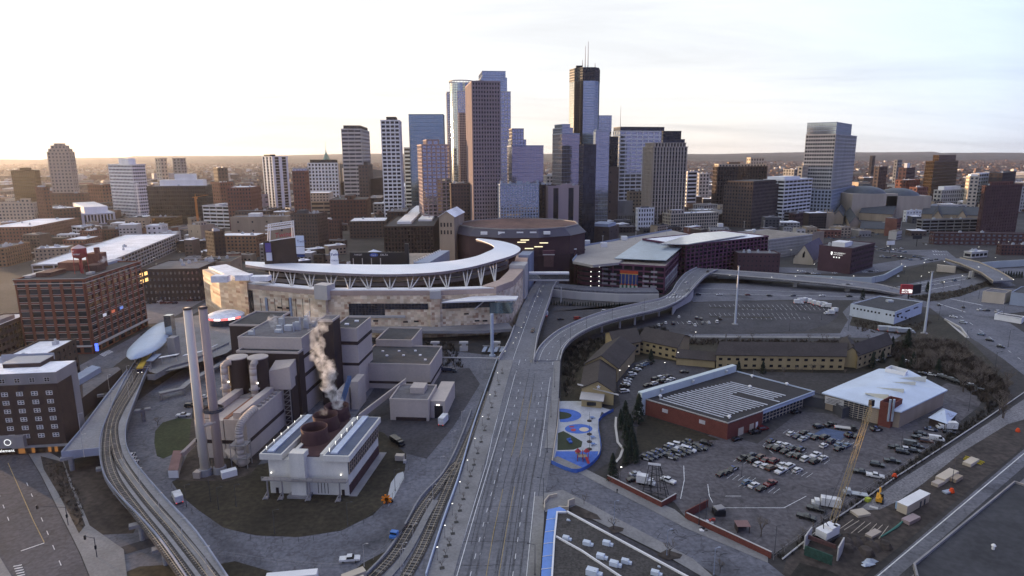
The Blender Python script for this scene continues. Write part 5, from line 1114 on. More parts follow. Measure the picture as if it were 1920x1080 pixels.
def track2(pts,z,label,m=BAL):
 P=[G(x,y,z)for x,y in spl2(pts,5)];r=empty('railway_track',P[0],label,'railway track')
 b=MB();poly_wall(b,[p+perp(P,i)*1.7 for i,p in enumerate(P)],3.4,z+.02,z+.12);b.build('ballast',m,r)
 for s in(-.72,.72):b=MB();poly_wall(b,[p+perp(P,i)*(s+.04)for i,p in enumerate(P)],.08,z+.24,z+.40);b.build('rail',RAILM,r)
 b=MB()
 for i in range(len(P)-1):
  L_=(P[i+1]-P[i]).length;d=(P[i+1]-P[i])/L_;s=Vector((-d.y,d.x,0));t=0
  while t<L_:b.para(P[i]+d*t-s*1.25+up*.1,s*2.5,d*.42,up*.14);t+=1.2
 b.build('sleeper',SLP,r)['kind']='stuff'
 return r
vd=empty('tram_viaduct',G(190,880),'curving concrete tram viaduct with a broad triangular deck in the lower left','viaduct')
VI=[(262,668),(240,700),(214,752),(190,812),(186,850),(195,892),(222,930),(262,972),(305,1022),(352,1090)]
VO=[(290,668),(276,695),(258,740),(240,790),(236,822),(243,850),(266,884),(310,935),(370,1000),(432,1090)]
VI2,VO2=spl2(VI),spl2(VO)
ribbon(vd,'deck',CONC,VI2,VO2,[DECK]*len(VI2),1.4,.9,mat('viaduct_barrier',(.27,.29,.36),var=.15),side=('L','R'))
b=MB();P_=[G(x,y,DECK+.03)for x,y in((117,850),(150,812),(200,745),(240,695),(250,700),(214,755),(192,812),(187,843))];b.prism([(p.x,p.y)for p in P_],DECK-1.6,DECK-.02);b.build('deck',CONC,vd)
b=MB();poly_wall(b,[P_[3],P_[2],P_[1],P_[0],P_[7]],-.4,DECK-2,DECK+.9);b.build('barrier',mat('viaduct_barrier',(.27,.29,.36)),vd)
for x,y in((136,882),(203,902),(236,945),(268,1012),(312,1058),(270,790),(200,760)):
 c=G(x,y);b=MB();b.tube(c,c+up*5.6,.8,.9,10);b.box(c+up*4.6,(6,2,1.0),rad(30));b.build('pier',CONC,vd)
b=MB();P_=[G(x,y,DECK+.15)for x,y in spl2([(222,862),(236,888),(270,935),(320,990),(372,1052),(392,1088)])];poly_wall(b,P_,1.6,DECK+.02,DECK+.3);b.build('walkway',PAVE,vd)
track2([(258,690),(238,728),(214,770),(204,806),(201,845),(207,880),(224,915),(262,966),(305,1020),(353,1086)],DECK,'left railway track on the tram viaduct')
track2([(272,690),(250,728),(222,775),(212,806),(219,850),(236,882),(276,935),(322,988),(360,1035),(400,1086)],DECK,'right railway track on the tram viaduct')
track2([(697,1084),(735,1045),(765,998),(788,958),(815,922),(842,885),(858,868)],.1,'left railway track beside the main road')
track2([(760,1084),(790,1030),(818,965),(848,895),(872,840),(893,790),(912,735)],.1,'right railway track beside the main road')
b=MB();P_=[G(x,y,.1)for x,y in spl2([(728,1090),(760,1052),(785,1010),(805,970),(822,940)])];poly_wall(b,P_,2.0,.1,.45);struct(b,'platform_strip',PAVE)
b=MB();P_=[G(x,y,.1)for x,y in spl2([(800,1082),(830,985),(860,900),(885,812),(905,752),(934,672)])];poly_wall(b,P_,.35,0,1.3);thing(b,'railing',mat('rail_pale',(.45,.50,.60),var=.05),'pale railing line along the left side of the main road','railing')
b=MB();P_=[G(x,y,.1)for x,y in spl2([(682,1086),(726,1040),(762,985),(790,935),(830,892),(858,840),(885,770)])];poly_wall(b,P_,.5,0,1.0);thing(b,'kerb_wall',CONC,'low concrete kerb wall left of the tracks beside the main road','wall')
surf('plaza',[(262,640),(300,600),(420,585),(430,600),(455,640),(425,662),(340,690),(290,700),(262,690)],DECK,PAVE)
st_=empty('station',G(250,650),'tram station with a pale blue almond-shaped roof and a glass lift tower','station')
ell_=[(237,667),(240,655),(258,636),(285,613),(304,604),(313,606),(316,628),(306,646),(285,660),(262,670),(245,673)]
P_=[G(x,y,13.5)for x,y in spl2(ell_+[ell_[0]],3)[:-1]];cx_=sum(P_,Vector((0,0,0)))/len(P_)
b=MB();ni=len(P_)
b.v=[tuple(p)for p in P_]+[tuple(cx_+(p-cx_)*.6+up*1.2)for p in P_]+[tuple(cx_+up*1.7)]+[tuple(p-up*.5)for p in P_]
for k in range(ni):j=(k+1)%ni;b.f+=[(k,j,ni+j,ni+k),(ni+k,ni+j,2*ni),(2*ni+1+k,2*ni+1+j,j,k)];b.m+=[0]*3
b.f.append(tuple(2*ni+1+k for k in range(ni))[::-1]);b.m.append(0);b.build('roof',mat('station_roof',(.42,.50,.60),var=.1,scale=.3,rough=.4),st_,True)
for x,y in((254,682),(262,678),(290,662)):c=G(x,y,DECK);b=MB();b.tube(c,c+up*6.2,.35,.35,6);b.build('post',W['pale'],st_)
pbox(st_,'lift_tower',GL['blue'],312,592,325,642,G(318,650,DECK).y,4);pbox(st_,'lift_base',W['grey'],316,634,330,668,G(318,668,DECK).y-2,5)
b=MB();c=G(318,645,DECK);b.build
for x0,y0,x1,y1 in((297,672,332,666),(342,668,378,660),(382,658,405,648)):
 a0=G(x0,y0,10.5);a1=G(x1,y1,10.5);b=MB();b.para(a0,a1-a0,(0,2.4,0),up*.25);b.build('shelter_roof',W['white'],st_)
 for t in(.1,.5,.9):q=a0.lerp(a1,t)+Vector((0,1.2,0));b=MB();b.tube((q.x,q.y,DECK),q,.12,.12,4);b.build('post',W['pale'],st_)
b=MB();a0=G(274,678,10.6);a1=G(290,665,10.6);b.para(a0,a1-a0,(3.2,.5,0),up*.4);b.build('shelter_roof',W['bluegrey'],st_)
for k in range(3):a0=G(270-k*1.5,681+k*4,9.6);b=MB();b.tube(a0,a0+Vector((3.2,.3,0)),.14,.14,4);b.tube(a0,a0-up*2.6,.12,.12,4);b.tube(a0+Vector((3.2,.3,0)),a0+Vector((3.2,.3,-2.6)),.12,.12,4);b.build('hoop',W['pale'],st_)
pl=MB();P_=[G(x,y,DECK)for x,y in((276,706),(290,706),(320,690),(352,682),(430,645))];poly_wall(pl,P_,2.5,5.2,DECK+.1);poly_wall(pl,P_,.3,DECK+.1,DECK+1.1)
thing(pl,'station_terrace',CONC,'railed concrete terrace edge running from the tram station behind the smokestacks','terrace')
pl=MB();P_=[G(x,y,3.5)for x,y in((300,738),(345,728),(360,715),(440,668))];poly_wall(pl,P_,3.0,2.6,3.5)
for p in P_:pl.box(p-up*3.5,(.8,.8,2.7))
thing(pl,'lower_terrace',CONC,'lower concrete terrace slab on short posts under the station terrace','terrace')
tr=empty('tram',G(263,700,DECK),'yellow and blue tram standing under the station roof','tram',rz=0)
d0=(G(283,668,DECK)-G(263,702,DECK));Lt=d0.length;d0.normalize();ang=math.atan2(d0.y,d0.x);c0=G(263,702,DECK)
b=MB();b.box(c0+d0*(Lt/2)+up*.7,(Lt,2.6,2.0),ang);b.build('body',mat('tram_blue',(.03,.04,.12),rough=.4),tr);b=MB();b.box(c0+d0*(Lt/2+.1)+up*2.7,(Lt,2.65,.7),ang);b.build('roof',mat('tram_yellow',(.55,.36,.05),rough=.4),tr)
b=MB();b.box(c0-d0*.06+up*1.5,(.1,2.2,.9),ang);b.build('windscreen',GL['black'],tr)
for s in(-.8,.8):b=MB();b.box(c0-d0*.1+Vector((-d0.y,d0.x,0))*s+up*.9,(.1,.25,.25),ang);b.build('headlight',mat('lamp_white',(1,.96,.85)),tr)
q=G(424,606,DECK);rt=empty('ticker_canopy',q,'round white canopy rimmed by a glowing red, white and blue ticker band','canopy')
b=MB();b.lathe((q.x,q.y,0),[(11.2,11.2),(11.2,12.6),(7,14.4),(.1,15.0)],40);b.build('roof',RF['white'],rt)
b=MB();b.lathe((q.x,q.y,0),[(9.5,7),(9.5,11.2),(11.1,11.2)],32);b.build('wall',GL['dark'],rt)
cols=['w','b','r','w','r','w','r'];
LM={'w':mat('led_white',(1,.8,.8),emit=1.6,var=0),'b':mat('led_blue',(.1,.25,1),emit=1.6,var=0),'r':mat('led_red',(1,.12,.1),emit=1.2,var=0)}
for k in range(7):b=MB();t=-2.9+k*.38;b.lathe((q.x,q.y,0),[(11.3,11.4),(11.3,12.4)],4,a0=t,a1=t+.33);b.build('ticker_panel',LM[cols[k]],rt)
def facewins(root,P,u,n,x0,dx,nx,z0,dz,nz,w,h,skip=(),name='window',m=None,fm=None):
 for i in range(nx):
  for j in range(nz):
   if(i,j)in skip:continue
   c=P+u*(x0+i*dx)+Vector((0,0,z0+j*dz));b=MB()
   b.para(c-u*(w/2)+n*.06,u*w,n*.12,up*.12);b.para(c-u*(w/2)+n*.06+up*(h-.12),u*w,n*.12,up*.12)
   for s in(-w/2,-.08,w/2-.15):b.para(c+u*s+n*.06+up*.12,u*.15,n*.12,up*(h-.24))
   b.para(c-u*(w/2-.15)+n*.06+up*(h/2-.06),u*(w-.3),n*.1,up*.12)
   f=b.build(name+'_frame' if False else name,fm or W['white'],root)
   b=MB();b.face([c-u*(w/2)+n*.05,c+u*(w/2)+n*.05,c+u*(w/2)+n*.05+up*h,c-u*(w/2)+n*.05+up*h],0,[(i*3+.2,j*3+.2),(i*3+.8,j*3+.2),(i*3+.8,j*3+.8),(i*3+.2,j*3+.8)]);b.build('pane',m or GL['sky'],f)
hr,P0,R_,Lv_,wR_,wL_,z1_=bldg('hotel','dark brick hotel with white cross-barred windows and a grey top storey at the left edge',-70,104,141,698,226,97,('dkbrown','black',400.,300.,.9,.9,.3),roof='white',units=0)
nF=-R_;uF=-Lv_
for ch in list(hr.children):
 if ch.name.startswith(('wall','glazing')):bpy.data.objects.remove(ch)
b=MB();b.para(P0,R_*wR_,Lv_*wL_,up*(z1_-4.3));b.build('wall',mat('hotel_brick',(.05,.032,.03),var=.2,scale=.2,fine=.12),hr)
b=MB();b.para(P0+up*(z1_-4.25)-(R_+Lv_)*.15,R_*(wR_+.3),Lv_*(wL_+.3),up*4.3);b.para(P0-Lv_*.15+R_*(wR_-4),R_*4.15,Lv_*(wL_+.3),up*(z1_-4.3));b.build('stone_band',W['grey'],hr)
FN=-R_
sp_=wL_/12.3
facewins(hr,P0,Lv_,FN,3.2,5.1,6,z1_-8.6+0,-3.3 if False else-3.35,6,2.2,1.6)
facewins(hr,P0+FN*.12,Lv_,FN,3.2,5.1,6,z1_-3.4,3,1,2.0,1.7,m=GL['black'],fm=W['pale'])
b=MB();b.para(P0+FN*1.4-Lv_*.6+up*3.0,Lv_*19,R_*1.4,up*.5);b.build('awning',W['grey'],hr)
b=MB();b.para(P0+FN*1.6+Lv_*15.2+up*3.5,Lv_*9.5,R_*1.5,up*.5);b.build('awning',W['grey'],hr)
b=MB();b.para(P0+FN*2.0+Lv_*13.6+up*3.6,Lv_*11,R_*1.9,up*4.4);b.build('entrance_frame',W['grey'],hr)
b=MB();c=P0+FN*2.2+Lv_*19.0+up*6.0
b.v+=[tuple(c+(-Lv_)*math.cos(t*.314)*r_+up*math.sin(t*.314)*r_)for r_ in(1.0,1.25)for t in range(20)]
for k in range(20):b.f.append((k,(k+1)%20,20+(k+1)%20,20+k));b.m.append(0)
b.build('ring_emblem',mat('sign_white',(.9,.9,.85),emit=.5,var=0),hr)
b=MB();text_mesh(b,'element',P0+FN*2.3+Lv_*22.3+up*2.3,-Lv_,up,1.15,bold=.02);b.build('lettering',mat('sign_white',(.9,.9,.85)),hr)
b=MB();b.face([P0+FN*.1+Lv_*1+up*.4,P0+FN*.1+Lv_*24+up*.4,P0+FN*.1+Lv_*24+up*2.6,P0+FN*.1+Lv_*1+up*2.6],0,[(0,0),(20,0),(20,1),(0,1)]);b.build('shopfront',glass('shop_lit',(.05,.03,.02),refl=.1,lit=.3,lite=.12,litc=(1,.42,.12)),hr)
b=MB();q=P0+R_*7+Lv_*9+up*(z1_+.15);b.para(q,R_*9,Lv_*13,up*1.6);b.build('penthouse',DKP,hr);b=MB();b.para(q-R_*.1-Lv_*.1+up*1.6,R_*9.2,Lv_*13.2,up*.3);b.build('coping',W['pale'],hr)
b=MB();b.para(q+R_*9.5,R_*.3,Lv_*19,up*2.6);b.build('screen',W['bluegrey'],hr)
B('apartment_block','long brown building with a grey top storey behind the hotel',-40,38,141,692,262,97,('dkbrown','dark',4.2,3.4,.6,.55,.3),roof='white',ph=[(.05,.3,.2,.9,3.0+0,'dkbrick')]if False else(),units=3)
B('office_building','grey-brown three storey block with lit yellow windows at the left edge',-70,-12,59,617,330,97,('brown','bronze',3.6,4.4,.25,.55,.3),roof='white',ph=[(.3,.7,.2,.6,609,'grey')])
b=MB();P_=[G(x,y,8.5)for x,y in((152,748),(228,692),(222,687),(150,700))];rt=empty('service_building',G(170,760),'low dark building with a lilac roof box between the hotel and the tram viaduct','building')
b.prism([(p.x,p.y)for p in P_],0,8.5);b.build('wall',DKP,rt);b=MB();b.prism([(p.x,p.y)for p in[P_[0].lerp(P_[2],.05)+(p-P_[0])*.93 for p in P_]],8.5,8.6);b.build('roof',RF['grey'],rt)
a0=G(150,722,8.6);a1=G(190,698,8.6);b=MB();b.para(a0,a1-a0,(-6,3,0),up*2.6);b.build('roof_box',W['bluegrey'],rt)
fc,P0,R_,Lv_,wR_,wL_,z1_=bldg('loft_building','big red brick loft building with a rooftop water tower on the left',28,157,262,525,350,93,('brick','dark',6.4,4.2,.26,.30,.5),roof='dark',units=0)
for ch in fc.children:
 if ch.name.startswith('wall'):ch.data.materials[0]=mat('loft_brick',(.17,.055,.035),var=.2,scale=.1,fine=.12)
b=MB()
nf_=round(z1_/4.2);fh=z1_/nf_
for k in range(2,nf_):
 for(u_,n_,wd_,bay)in((R_,-Lv_,wR_,6.4),(Lv_,-R_,wL_,6.4)):
  nb_=round(wd_/bay);bw_=wd_/nb_
  for j in range(nb_):
   for dz in(-.62,.5):b.para(P0+u_*(j*bw_+bw_*.15)+n_*.42+up*(k*fh+dz),u_*bw_*.7,n_*.2,up*.2)
b.build('sill',W['pale'],fc)['kind']='stuff'
b=MB()
for(u_,n_,wd_)in((R_,-Lv_,wR_),(Lv_,-R_,wL_)):b.para(P0+u_*-.8+n_*.7+up*(z1_-1.9),u_*(wd_+1.6),n_*.12,up*.45);b.para(P0+u_*-.8+n_*.7+up*(z1_+.75),u_*(wd_+1.6),n_*.12,up*.35)
b.build('cornice',W['pale'],fc)
b=MB()
for(u_,n_,wd_)in((R_,-Lv_,wR_),):b.para(P0+n_*.6+up*4.6,u_*(wd_+.5),n_*2.2,up*.5)
b.para(P0-R_*2.4+up*4.6,R_*2.0,Lv_*16,up*.5);b.build('awning',W['pale'],fc)
b=MB();c=P0-R_*1.2-Lv_*1.6+up*1.8;b.para(c,Lv_*-1.6,R_*.5,up*4.4);b.build('banner_sign',mat('sign_blue',(.05,.09,.6),emit=.8,ecol=(.08,.16,1),var=0),fc)
for k,(cc_,n_)in enumerate((((.6,.6,.65),0),((.6,.15,.08),1),((.2,.3,.7),2))):
 b=MB();b.para(P0+R_*(12+k*9)-Lv_*.75+up*(z1_*.43),R_*3.6,Lv_*.1,up*1.8);b.build('window_sign',mat('winsign%d'%n_,cc_,emit=.25,var=.3,scale=1.2),fc)
for k in range(4):b=MB();b.para(P0+R_*([58,64,64,58][k])-Lv_*.3+up*(z1_-[9.5,9.5,13.8,13.8][k]),R_*3.8,Lv_*.1,up*2.3);b.build('lit_window',mat('lit_amber',(1,.6,.2),emit=.7 if k!=3 else .2,var=.3,scale=1.5),fc)
q=P0+R_*21+Lv_*13+up*(z1_+.1);rw=empty('water_tower',q,'red rooftop water tower with white lettering on the brick loft building','water tower')
RED=mat('tank_red',(.30,.05,.05),var=.15);b=MB();b.lathe(q,[(.2,8.5),(3.2,9.6),(3.7,10.4),(3.7,15.2),(.1,16.8)],24);b.build('tank',RED,rw,True)
b=MB();b.lathe(q,[(3.9,15.1),(.2,17.0)],24);b.build('tank_lid',mat('tank_lid',(.5,.38,.38)),rw)
for sx,sy in((-2.6,-2.6),(2.6,-2.6),(2.6,2.6),(-2.6,2.6)):b=MB();b.tube(q+Vector((sx,sy,0)),q+Vector((sx*.9,sy*.9,10.4)),.22,.2,5);b.build('leg',RED,rw)
b=MB();b.tube(q,q+up*9,.7,.7,8);b.build('riser',RED,rw)
b=MB();text_mesh(b,'Ford',q+Vector((-3.3,-3.75,13.1)),(1,.06,0),up,1.4,bold=.03);text_mesh(b,'Center',q+Vector((-2.3,-3.85,11.4)),(1,.06,0),up,1.2,bold=.02);b.build('lettering',W['white'],rw)
for(u,v,a_,b_,h,m_)in((38,12,8,8,9,'brick'),(30,20,10,12,5,'brick'),(24,6,9,7,4,'dkbrick'),(10,24,14,8,2.4,'dkbrick'),(50,14,16,6,1.5,'bluegrey'),(8,34,18,4,1.2,'pale'),(16,5,4,3,1.2,'pale')):
 b=MB();b.para(P0+R_*u+Lv_*v+up*(z1_+.18),R_*a_,Lv_*b_,up*h);b.build('penthouse',W[m_],fc)
b=MB();c=P0+R_*40+Lv_*14+up*(z1_+9.1);b.tube(c,c+up*3.6,1.6,1.6,12);b.build('roof_tank',W['brick'],fc)
steam('sunlit orange steam puffing from the red loft building roof',[(*(P0+R_*30+Lv_*8+up*(z1_+4.5)),1.2),(*(P0+R_*36+Lv_*7+up*(z1_+7)),1.8)],.3)
q=G(60,650)
B('parking_ramp','long parking ramp with a pale gridded side behind the brick loft building',60,200,335,493,-530,102,('pale','black',8.5,3.8,.12,.30,.5),roof='white',units=3)
B('warehouse','row of dark old brick warehouses right of the brick loft building',262,267,372,507,482,4,('dkbrown','silver',3.2,4.6,.6,.6,.3),roof='grey',dl=45,units=5)
B('warehouse','blank tan walled warehouse with an orange patch behind the ballpark gate',366,432,452,492,-546,97,'blanktan',roof='dark')
b=MB();q=G(368,546);q.z=14.5;b.para((q.x+2,q.y-2.6,q.z),(4.6,-.5,0),(0,.2,0),up*2.4);thing(b,'wall_sign',mat('sign_orange',(.45,.10,.04)),'small orange sign painted on the blank tan warehouse wall','sign')
surf('car_park',[(270,608),(268,565),(330,556),(402,552),(372,575),(330,600),(290,606)],.06,mat('lot_violet',(.16,.15,.165),var=.2,fine=.15))
surf('road',[(140,690),(262,625),(400,556),(420,550),(425,556),(330,606),(262,650),(170,720),(140,720)],.08,ASPL)
surf('rail_bed',[(262,626),(330,592),(402,552),(404,556),(335,598),(266,634)],.12,mat('ballast_dark',(.04,.04,.045)))
b=MB()
for k in range(7):pline(b,[(187+k*2.6,664-k*1.3),(196+k*2.6,668-k*1.3)],.5,.12);pline(b,[(150+k*2,700-k*2),(160+k*2,702-k*2)],.5,.12)
struct(b,'road_marking',PAINT)
for args in(('warehouse','long red brick warehouse with arched wall lettering behind the parking ramp',-30,60,147,426,-458,100,'brick',(),'white'),('warehouse','ochre brick block low at the left edge under the long red warehouse',-40,8,55,466,-500,98,'orange',(),'grey'),('warehouse','tan flat block left of the parking ramp roof',55,64,126,468,-496,20,'tan',(),'white'),('warehouse','brick and glass mansion block between the columned building and the ramp',150,168,190,434,-462,80,'brick',(),'white'),('warehouse','dark brick hall with skylight dots on its roof left of the mural building',187,268,273,430,-448,98,'dkbrick',(),'grey'),('mural_building','white painted building with a blue mural beside the dark brick hall',272,274,303,424,-450,8,('white','dark',6,5,.6,.6,.3),(),'white'),('office_building','white terraced low building in front of the columned building',135,160,190,427,-448,60,'wbands',(),'white'),('warehouse','low red brick block just beyond the left end of the parking ramp',118,160,190,450,-472,95,'brick',(),'white'),('warehouse','pink-grey low warehouse beyond the mural building',298,330,338,437,-462,97,('pale','dark',12,9,.8,.7,.2),(),'white'),('office_building','low glass-roofed hall at the foot of the black framed bank building',268,330,341,408,-430,96,'bronze',(),'grey'),('warehouse','dark warehouse under the narrow beige block',330,390,398,452,-472,96,'dkbrown',(),'white'),('apartment_block','pale pyramid-topped pavilion left of the condominium tower',452,494,500,388,-404,96,'garage',(),'grey'),('office_building','brown office block with pale rooftop plant behind the tan warehouse wall',440,505,512,396,-440,96,'brown',(),'grey'),('apartment_block','brick apartment row behind the white checkered slab',548,571,578,322,900,96,'brick',(),'grey'),('office_building','grey glass-walled block between condominium tower and checkered slab',536,548,575,316,1100,8,'silver',(),'grey'),('warehouse','brick rowhouses behind the narrow tan block on the left',425,470,488,352,950,96,'brick',(),'white'),('warehouse','brick blocks behind the dark slab tower on the far left',66,80,92,352,1000,60,'brick',(),'white'),('warehouse','low brick block in front of the podium of the crown tower',72,110,150,392,-425,60,'dkbrick',(),'white'),('warehouse','low sheds left of the columned building',68,90,130,405,-425,60,'brick',(),'white'),('warehouse','dark flat block between the striped mid-rise and the orange brick warehouse',385,400,420,436,600,50,'dkbrown',(),'grey'),('office_building','brown tower base between the two front brick towers at the centre',690,715,722,372,-402,97,'dkbrown',(),'grey'),('office_building','grey low block under the pink gridded tower',700,722,730,382,-405,97,'greyapt',(),'white'),('office_building','plain brick block with rooftop sheds right of the tan hall',858,862,884,382,-402,8,'brown',(),'grey'),):B(args[0],args[1],*args[2:9],ph=args[9],roof=args[10])
bt=MB();q=G(20,458,0);text_mesh(bt,'Wind',(q.x+30,q.y-9,6),(1,-.15,0),up,5.0,bold=.05);thing(bt,'wall_lettering',W['cream'],'large pale lettering on the long red brick warehouse','sign')
for x,y0,y1,D,jx,lab in((250,410,343,1000,48,'white tower crane standing in front of the white gridded tower'),(359,415,370,950,22,'small orange tower crane right of the black framed bank building')):
 p=pD(x,D);zt=atD(x,y1,D).z;rt=empty('tower_crane',p,lab,'crane');m_=W['white']if 'white tower crane' in lab else mat('crane_orange',(.5,.22,.06))
 b=MB()
 for sx in(-.9,.9):
  for sy in(-.9,.9):b.tube(p+Vector((sx,sy,0)),p+Vector((sx,sy,zt)),.3,.3,4)
 for k in range(int(zt/3)):b.tube(p+Vector((-.9,-.9,k*3)),p+Vector((.9,-.9,k*3+3)),.14,.14,4)
 b.build('mast',m_,rt);b=MB();e=jx*D/1200
 b.tube(p+up*zt+Vector((-e*.25,0,0)),p+up*(zt+e*.18)+Vector((e,4,0)),.5,.3,4);b.tube(p+up*zt,p+up*(zt+5),.4,.2,4);b.tube(p+up*(zt+5),p+up*(zt+e*.18)+Vector((e,4,0)),.12,.12,4);b.build('jib',m_,rt)
 b=MB();b.box(p+up*(zt-2)+Vector((1.6,0,0)),(2,2,2));b.build('cab',m_,rt)
GAR=mat('garage_plum',(.085,.035,.05),var=.15,scale=.1)
pr,P0,R_,Lv_,wR_,wL_,z1_=bldg('parking_ramp','plum parking ramp with a colourful panel and a pale blue sloping metal roof',1112,1247,1285,501,500,68,('purple','black',9.,4.2,.16,.30,.4),roof='tan',units=0,dr=78)
b=MB()
for k in range(2):b.para(P0-Lv_*.55+R_*2+up*(5.6+k*6.4),R_*(wR_-6),Lv_*.3,up*.7)
for k in range(22):b.para(P0-Lv_*.5+R_*(3+k*3.2)+up*2.2,R_*.5,Lv_*.3,up*11)
b.build('side_trim',W['pale'],pr)['kind']='stuff'
for i,u in enumerate((.10,.21,.66,.78,.89)):
 for j in range(4 if i in(0,3)else 3):b=MB();b.para(P0+Lv_*(wL_*u)-R_*.6+up*(5+j*4.0),Lv_*(wL_*.085),R_*.25,up*1.6);b.build('mesh_panel',mat('mesh_panel',(.30,.28,.30),var=.15),pr)
c=P0+Lv_*(wL_*.36)-R_*.75;ww_=wL_*.25
def stripe(z0,z1,n_,cols_,fr_=1.0,nm='mural_panel'):
 for k in range(n_):b=MB();b.para(c+Lv_*(ww_*k/n_+ww_*.5/n_*(1-fr_))+up*z0,Lv_*(ww_/n_*fr_),R_*.2,up*(z1-z0));b.build(nm,cols_[k%len(cols_)],pr)
mr_,mb_,my_,mw_,mg_=(mat('mural_'+n,cc)for n,cc in(('red',(.50,.07,.03)),('blue',(.03,.05,.17)),('yellow',(.55,.38,.10)),('white',(.5,.5,.42)),('green',(.03,.12,.07))))
stripe(15.2,17.6,1,[mr_]);stripe(14.6,15.1,1,[my_]);stripe(6.2,14.5,1,[mb_]);stripe(3.4,5.6,9,[mw_,mg_]);stripe(1.2,3.3,1,[mw_])
c=c-R_*.1;stripe(6.2,14.6,5,[my_],.12);stripe(5.7,6.7,5,[mr_],.6)
b=MB();q0=[G(*p)for p in((1152,484,25),(1249,489,25),(1290,456,26),(1205,452,26))];zz=[25,25.4,27.5,27.8];b.prism([(p.x,p.y)for p in q0],[z-.5 for z in zz],zz);b.build('sloping_roof',mat('roof_blue_metal',(.34,.42,.50),var=.15,scale=.15,rough=.28,metal=.5),pr)
b=MB();hx=P0+Lv_*(wL_+3)+R_*9;
for k in range(6):b.lathe((hx.x,hx.y,0),[(12.8,k*4),(12.8,k*4+2.4),(12.0,k*4+2.4),(12.0,k*4),(12.8,k*4)],32)
b.build('spiral_ramp',GAR,pr);b=MB();b.lathe((hx.x,hx.y,0),[(11.5,0),(11.5,22.5),(.1,22.6)],32);b.build('spiral_core',W['black'],pr)
for k in range(5):
 for dx in(-.2,.35,.55):b=MB();t=-1.57+dx;b.box((hx.x+12.6*math.cos(t),hx.y+12.6*math.sin(t),3+k*4),(.5,.5,.5));b.build('lamp',mat('lamp_white',(1,.96,.85)),pr)
b=MB();P_=[G(x,y,24)for x,y in((1074,490),(1112,497),(1160,492),(1210,454),(1300,440),(1260,432),(1095,462))];b.prism([(p.x,p.y)for p in P_],22,24);b.build('roof_deck',mat('deck_tan',(.36,.33,.30),var=.12,scale=.1,fine=.06),pr)
b=MB();poly_wall(b,[G(x,y,24)for x,y in((1074,490),(1095,462),(1260,432))],.4,24,25.6);b.build('deck_railing',W['bluegrey'],pr)
for x,y in((1100,458),(1170,450),(1132,463),(1350,425)):b=MB();b.box(G(x,y,24),(6,5,4));b.build('stair_hut',W['white'],pr)
for x,y in((1130,458),(1192,450),(1228,446),(1250,440),(1290,434),(1330,430),(1395,428),(1432,427)):b=MB();q=G(x,y,24);b.tube(q,q+up*8,.3,.2,5);b.box(q+up*8,(1.8,.8,.4));b.build('lamp_post',W['pale'],pr)
b=MB();c=P0;
rA=empty('stair_tower',pD(1074,545),'slim plum tower with a white roof rim and a round white letter A sign','tower')
b=MB();D=545;x0=pD(1052,D).x;x1=pD(1083,D).x;zt=atD(1070,468,D).z;b.para((x0+3,D,0),(x1-x0-3,0,0),(0,9,0),up*zt);b.build('wall',GAR,rA)
b=MB();b.para((x0+2.7,D-.3,zt),(x1-x0-2.4,0,0),(0,.6,0),up*.8);b.para((x0+2.7,D+.3,zt),(.6,0,0),(0,8.5,0),up*.8);b.para((x1-.3,D+.3,zt),(.6,0,0),(0,8.5,0),up*.8);b.build('rim',W['white'],rA)
b=MB();c=Vector(((x0+x1)/2+2,D-.4,zt-4));b.v+=[tuple(c+Vector((math.cos(t*.314)*r_,0,math.sin(t*.314)*r_)))for r_ in(1.9,2.3)for t in range(20)]
for k in range(20):b.f.append((k,(k+1)%20,20+(k+1)%20,20+k));b.m.append(0)
text_mesh(b,'A',c+Vector((-1.15,0,-1.2)),(1,0,0),up,2.4,bold=.03);b.build('letter_sign',mat('sign_white',(.9,.9,.85)),rA)
r=empty('stair_tower',pD(1075,590),'square brick red stair tower with a pale rim behind the letter A tower','tower');pbox(r,'wall',W['dkbrick'],1063,451,1088,500,575,9);pbox(r,'rim',W['white'],1062,449,1089,451.5,574.6,9.8)
r=empty('gate_building',pD(1030,560),'small stepped brick entrance block in front of the arena','building');pbox(r,'wall',W['dkbrick'],1020,478,1038,500,516,5);pbox(r,'wall',GAR,1018,470,1040,480,516.5,4);pbox(r,'band',W['pale'],1018,477,1040,478.4,515.8,5)
sk=empty('skyway',G(1030,540),'glazed pedestrian skyway bridge with a white roof crossing the main road','bridge')
pbox(sk,'roof',W['white'],992,511,1067,514.5,471.5,4.6,-1);pbox(sk,'glazing',GL['blue'],992,514.5,1067,524,472,3.6,-1);pbox(sk,'floor',W['pale'],992,524,1067,527,471.6,4.4,-1)
b=MB();q=pD(1055,473);b.box(q,(.8,.8,12));b.build('pier',W['pale'],sk)
bR=B('parking_ramp','long plum parking ramp with pale railings stretching right of the sloping blue roof',1282,1287,1440,461,575,33,('purple','black',5.5,3.7,.30,.32,.5),roof='white',dl=55,units=0)
q=bR[1];b=MB();z=bR[6];a_=G(1262,454,z+2.5);c_=G(1440,436,z+2.5);b.prism([tuple(G(x,y,z+2).xy)for x,y in((1238,457),(1290,458),(1402,440),(1350,434),(1300,438))],z+1.5,z+2.2);b.build('metal_roof',mat('roof_shiny',(.62,.62,.60),rough=.25,metal=.3,var=.1),bR[0])
B('parking_ramp','long parking ramp faced with close pale vertical fins',1437,1441,1522,450,675,33,('pale','black',2.4,3.6,.34,.30,1.0),roof='tan',dl=60,units=1)
B('office_building','tan stair block at the right end of the finned parking ramp',1520,1524,1545,437,-462,30,'blanktan',units=0)
B('office_building','dark plum brick block dotted with tiny lights below the long ramp',1384,1463,1475,477,-512,84,('plum','dark',4.0,4.0,.7,.7,.2),roof='grey')
